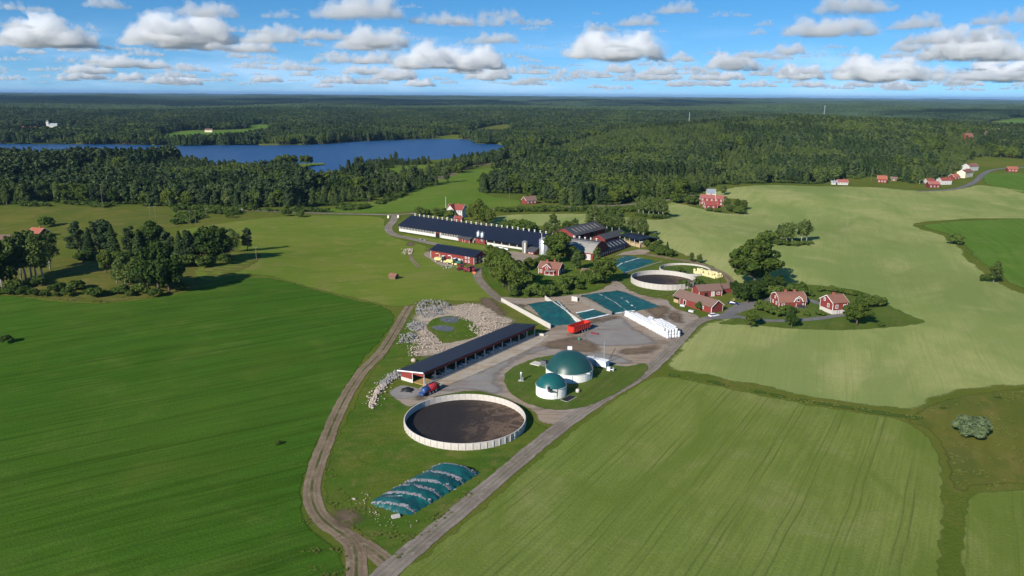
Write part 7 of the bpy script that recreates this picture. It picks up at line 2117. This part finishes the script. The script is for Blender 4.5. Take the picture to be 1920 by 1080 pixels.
def mast(label, u, v, top, w):
    p = Gz(u, v, 30.0); h = CAM_H + ray(u, top)[2] / math.hypot(*ray(u, top)[:2]) * math.hypot(p.x, p.y) - p.z
    o = thing('radio_mast', label, 'mast', p)
    for a_ in range(3):
        t = a_ * 2.094; MB().tube([(math.cos(t) * w, math.sin(t) * w, -10), (math.cos(t) * w * .5, math.sin(t) * w * .5, h)], .14, 5).build('leg', M['galvanised'], o)
    for k in range(14):
        z0, z1 = h * k / 14, h * (k + 1) / 14
        for a_ in range(3):
            t, t2 = a_ * 2.094, (a_ + 1) * 2.094; q0, q1 = w * (1 - .5 * k / 14), w * (1 - .5 * (k + 1) / 14)
            MB().tube([(math.cos(t) * q0, math.sin(t) * q0, z0), (math.cos(t2) * q1, math.sin(t2) * q1, z1)], .10, 4).build('brace', M['galvanised'], o)
    MB().box(-w * .5, w * .5, -w * .5, w * .5, h - 2, h).build('antenna', M['galvanised'], o)
mast('slender far radio mast rising from the forest at right', 1543, 236, 198, 1.6)
mast('shorter far radio mast left of the slender one', 1292, 229, 211, 1.4)
br0, br1 = G(398, 396.5), G(456, 395.5)
loc, rz, L = frame_at(br0, br1, 6)
bg = thing('road_bridge', 'pale concrete road bridge at the wood edge', 'bridge', loc, rz)
MB().box(-L / 2, L / 2, -3, 3, -.4, .25).build('deck', M['concrete_light'], bg)
for s in (-1, 1):
    MB().box(-L / 2, L / 2, s * 3 - .15, s * 3 + .15, .25, .5).build('kerb', M['concrete_light'], bg)
    MB().tube([(-L / 2, s * 3, 1.1), (L / 2, s * 3, 1.1)], .06, 5).build('rail', M['galvanised'], bg)
    for k in range(9): MB().box(-.06, .06, -.06, .06, .4, 1.12).build('rail_post', M['galvanised'], bg, False, (-L / 2 + k * L / 8, s * 3, 0))
# small yard items along the barn road
for lab, u, v, mt in (('grey water trough on the grass before the long barn', 789, 450, 'galvanised_dark'), ('second grey trough right of the first before the long barn', 797, 451.5, 'galvanised_dark'), ('white feed tank beside the garden hedge', 1047, 497, 'plastic_white'), ('white box standing against the long red barn', 1296, 585.5, 'plastic_white'), ('white feed sack heap left of the barn doorway', 1280, 575, 'bale_white')):
    p = G(u, v); t = thing('trough', lab, 'trough', p, rad(-38))
    MB().extrx([(-.5, .15), (.5, .15), (.65, .9), (-.65, .9)], -1.1, 1.1).build('basin', M[mt], t)
    for x in (-.8, .8): MB().box(x - .08, x + .08, -.4, .4, -.05, .16).build('foot', M['steel_dark'], t)
# ---------------------------------------------------------------- cumulus clouds
m = bpy.data.materials.new('cloud'); m.use_nodes = True; M['cloud'] = m
nt = NT(m.node_tree)
_v = nt.n('ShaderNodeVolumeScatter'); _v.inputs['Color'].default_value = (.985, .993, 1.0, 1); _v.inputs['Density'].default_value = .0030; _v.inputs['Anisotropy'].default_value = .15
_o = nt.n('ShaderNodeOutputMaterial'); nt.l(_v.outputs[0], _o.inputs['Volume'])
cy.volume_bounces = 11
cy.max_bounces = 12
def cloud_mesh(seed, lx, ly, hz, n, tower=1.0, grow=1.0, wob=1.0, mat=None):
    """flat based heap of billows, metres"""
    import bmesh
    rng = np.random.default_rng(seed)
    bm_ = bmesh.new()
    heads = [(rng.uniform(-.7, .7), rng.uniform(.55, 1.0)) for _ in range(3)]
    for i in range(n):
        t = rng.uniform(-1, 1); y = rng.uniform(-1, 1) * (1 - .3 * abs(t))
        crest = max(h_ * math.exp(-((t - c_) / .33) ** 2) for c_, h_ in heads)
        top = max(.12, crest) * (1 - .5 * y * y) * rng.uniform(.3, 1) ** (1 / tower)
        r = hz * rng.uniform(.11, .26) * (1.2 - .55 * top) * (1 - .45 * abs(t) ** 3)
        z = max(r * .55, top * (hz - r))
        bmesh.ops.create_icosphere(bm_, subdivisions=2, radius=r * grow, matrix=Matrix.Translation((t * lx / 2, y * ly / 2, z)))
    me = bpy.data.meshes.new('cloud_form'); bm_.to_mesh(me); bm_.free()
    o = bpy.data.objects.new('cloud_form', me); COL.objects.link(o)
    m_ = o.modifiers.new('r', 'REMESH'); m_.mode = 'VOXEL'; m_.voxel_size = hz / (30 if grow == 1 else 22)
    for k, (sz, st) in enumerate(((hz * .25, hz * .20), (hz * .09, hz * .09))):
        tx = bpy.data.textures.new('billow', 'CLOUDS'); tx.noise_scale = sz; tx.noise_depth = 3
        d_ = o.modifiers.new('d%d' % k, 'DISPLACE'); d_.texture = tx; d_.strength = st * 2 * wob; d_.mid_level = .5; d_.texture_coords = 'LOCAL'
    m_ = o.modifiers.new('r2', 'REMESH'); m_.mode = 'VOXEL'; m_.voxel_size = hz / (30 if grow == 1 else 22)     # clean, closed skin
    dg = bpy.context.evaluated_depsgraph_get(); dg.update()
    out = bpy.data.meshes.new_from_object(o.evaluated_get(dg)); bpy.data.objects.remove(o)
    v = np.empty(len(out.vertices) * 3, np.float32); out.vertices.foreach_get('co', v); v = v.reshape(-1, 3)
    lowz = hz * .10
    v[:, 2] = np.where(v[:, 2] < lowz, lowz + (v[:, 2] - lowz) * .3, v[:, 2])
    out.vertices.foreach_set('co', v.ravel()); out.update(); out.name = 'cloud'
    out.polygons.foreach_set('use_smooth', np.ones(len(out.polygons), bool))
    out.materials.append(mat or m)
    return out
m2_ = bpy.data.materials.new('cloud_veil'); m2_.use_nodes = True; M['cloud_veil'] = m2_
nt = NT(m2_.node_tree)
_v = nt.n('ShaderNodeVolumeScatter'); _v.inputs['Color'].default_value = (.97, .985, 1.0, 1); _v.inputs['Density'].default_value = .0009; _v.inputs['Anisotropy'].default_value = .15
_o = nt.n('ShaderNodeOutputMaterial'); nt.l(_v.outputs[0], _o.inputs['Volume'])
FORMS = [(1, 1000, 600, 420, 55), (2, 1000, 500, 300, 50), (3, 1000, 700, 520, 70, 1.6), (4, 1000, 450, 220, 45), (5, 1000, 600, 380, 60), (6, 1000, 500, 260, 30), (9, 1000, 700, 600, 60, 1.8)]
CLM = [cloud_mesh(*f) for f in FORMS]
VEIL = [cloud_mesh(*f, **dict(grow=1.35, wob=1.7, mat=m2_)) for f in FORMS]
def cloud(f, loc, rz, sc, label):
    """a dense heap inside a thin ragged veil"""
    o = thing('cloud', label, 'cloud', loc, rz); o.scale = sc
    link('heap', CLM[f], None, o); link('veil', VEIL[f], None, o)
    o['kind'] = 'structure'
    return o
BASE = 1250.0
#  (centre u, base v, width px, form)
CLOUDS = [(40, 28, 130, 3), (200, 22, 90, 0), (392, 38, 125, 4), (525, 38, 82, 1), (672, 40, 190, 0), (820, 47, 130, 1), (905, 50, 210, 3), (1130, 58, 70, 0), (1368, 30, 90, 5), (1262, 22, 30, 1), (1555, 66, 190, 4), (1600, 22, 160, 0), (1790, 76, 230, 3), (1890, 40, 150, 1), (1715, 50, 110, 0),
          (20, 60, 90, 1), (140, 66, 100, 5), (330, 72, 90, 2), (455, 66, 120, 3), (560, 72, 130, 5), (690, 98, 140, 4), (790, 78, 60, 5), (885, 84, 66, 1), (1005, 92, 60, 5), (1018, 48, 46, 2), (1148, 114, 165, 2), (1340, 100, 46, 1), (1412, 106, 66, 4), (1525, 104, 60, 5), (1590, 102, 50, 1), (1420, 62, 34, 6), (1830, 110, 190, 0),
          (100, 96, 170, 6), (352, 90, 200, 2), (505, 86, 120, 0), (705, 92, 130, 2), (610, 78, 90, 4), (1180, 96, 60, 1), (1480, 100, 70, 2), (1690, 104, 90, 1),
          (60, 98, 120, 2), (150, 104, 90, 1), (300, 96, 130, 6), (390, 100, 100, 2), (470, 104, 110, 0), (220, 100, 90, 3), (790, 132, 100, 6), (880, 134, 130, 2), (640, 122, 110, 1), (1280, 114, 40, 6), (1370, 130, 90, 2), (1480, 136, 100, 5), (1640, 150, 150, 2), (1760, 146, 200, 3), (1900, 148, 160, 0), (1090, 146, 110, 5), (1220, 148, 120, 3), (980, 140, 110, 3)]
rr_ = random.Random(8)
for k in range(34):
    CLOUDS.append((rr_.uniform(-10, 1930), rr_.uniform(14, 104), rr_.choice((24, 32, 40, 55, 75, 95)), rr_.choice((0, 1, 2, 3, 4, 5, 5, 1))))
for v0, n0, w0, w1 in ((88, 10, 25, 60), (112, 16, 30, 70), (126, 20, 30, 80), (138, 24, 30, 90), (148, 26, 30, 90), (156, 26, 25, 80), (163, 22, 20, 70)):
    for k in range(n0):
        CLOUDS.append(((k + rr_.uniform(.0, 1.0)) * 1960 / n0 - 20, v0 + rr_.uniform(-5, 5), rr_.uniform(w0, w1), rr_.choice((0, 1, 3, 5, 5, 1, 4, 2))))
rc = random.Random(5)
for u, v, w, f in CLOUDS:
    r = ray(u, v + (u - 960) * 0.0073); base = BASE if v < 120 else 1000.0 if v < 150 else 760.0; t = (base - CAM_H) / r[2]
    if t < 0: continue
    d = t * math.hypot(r[0], r[1])
    if d > 90000: continue
    s = w * (.86 if v < 105 else 1.0) * t / FPX / 1000.0
    cloud(f, (r[0] * t, r[1] * t, base), -math.atan2(r[0], r[1]) + rc.choice((0, math.pi)) + rc.uniform(-.2, .2), (s, s, s * rc.uniform(.8, 1.1)), 'white cumulus cloud with a flat grey blue base')
# clouds standing above the picture, whose shadows lie on the far woods
hz_ = Vector((math.sin(SUN_AZ), math.cos(SUN_AZ), 0)) * (BASE + 150) / math.tan(SUN_EL)
for (x, y), lx, f in (((-2500, 5300), 2.2, 2), ((-900, 5500), 2.0, 0), ((500, 6000), 1.9, 4), ((2500, 3700), 1.2, 2), ((-3900, 5700), 2.4, 0), ((1700, 6700), 1.8, 2), ((-3100, 7100), 2.6, 4), ((-1100, 7200), 2.6, 2), ((700, 8200), 2.4, 0), ((-5300, 7600), 2.8, 2), ((3300, 4000), 1.4, 0), ((-5000, 6000), 2.4, 2), ((-600, 4300), .6, 0), ((3900, 3500), 1.2, 4), ((-2000, 8800), 2.6, 2), ((2600, 9000), 2.2, 0)):
    p = Vector((x, y, BASE)) + hz_
    cloud(f, p, rc.uniform(-.2, .2), (lx, lx, lx * .6), 'white cumulus cloud drifting above the far woods')
# ---------------------------------------------------------------- summer haze: one box of air round everything
m = bpy.data.materials.new('haze'); m.use_nodes = True; M['haze'] = m
nt = NT(m.node_tree)
_v = nt.n('ShaderNodeVolumePrincipled'); _v.inputs['Color'].default_value = (.34, .58, .95, 1); _v.inputs['Density'].default_value = 2.6e-5; _v.inputs['Anisotropy'].default_value = .0
_o = nt.n('ShaderNodeOutputMaterial'); nt.l(_v.outputs[0], _o.inputs['Volume'])
tag(MB().box(-90000, 90000, -90000, 90000, -150, 215).build('haze', m), 'thin blue summer haze', 'haze', kind='stuff')
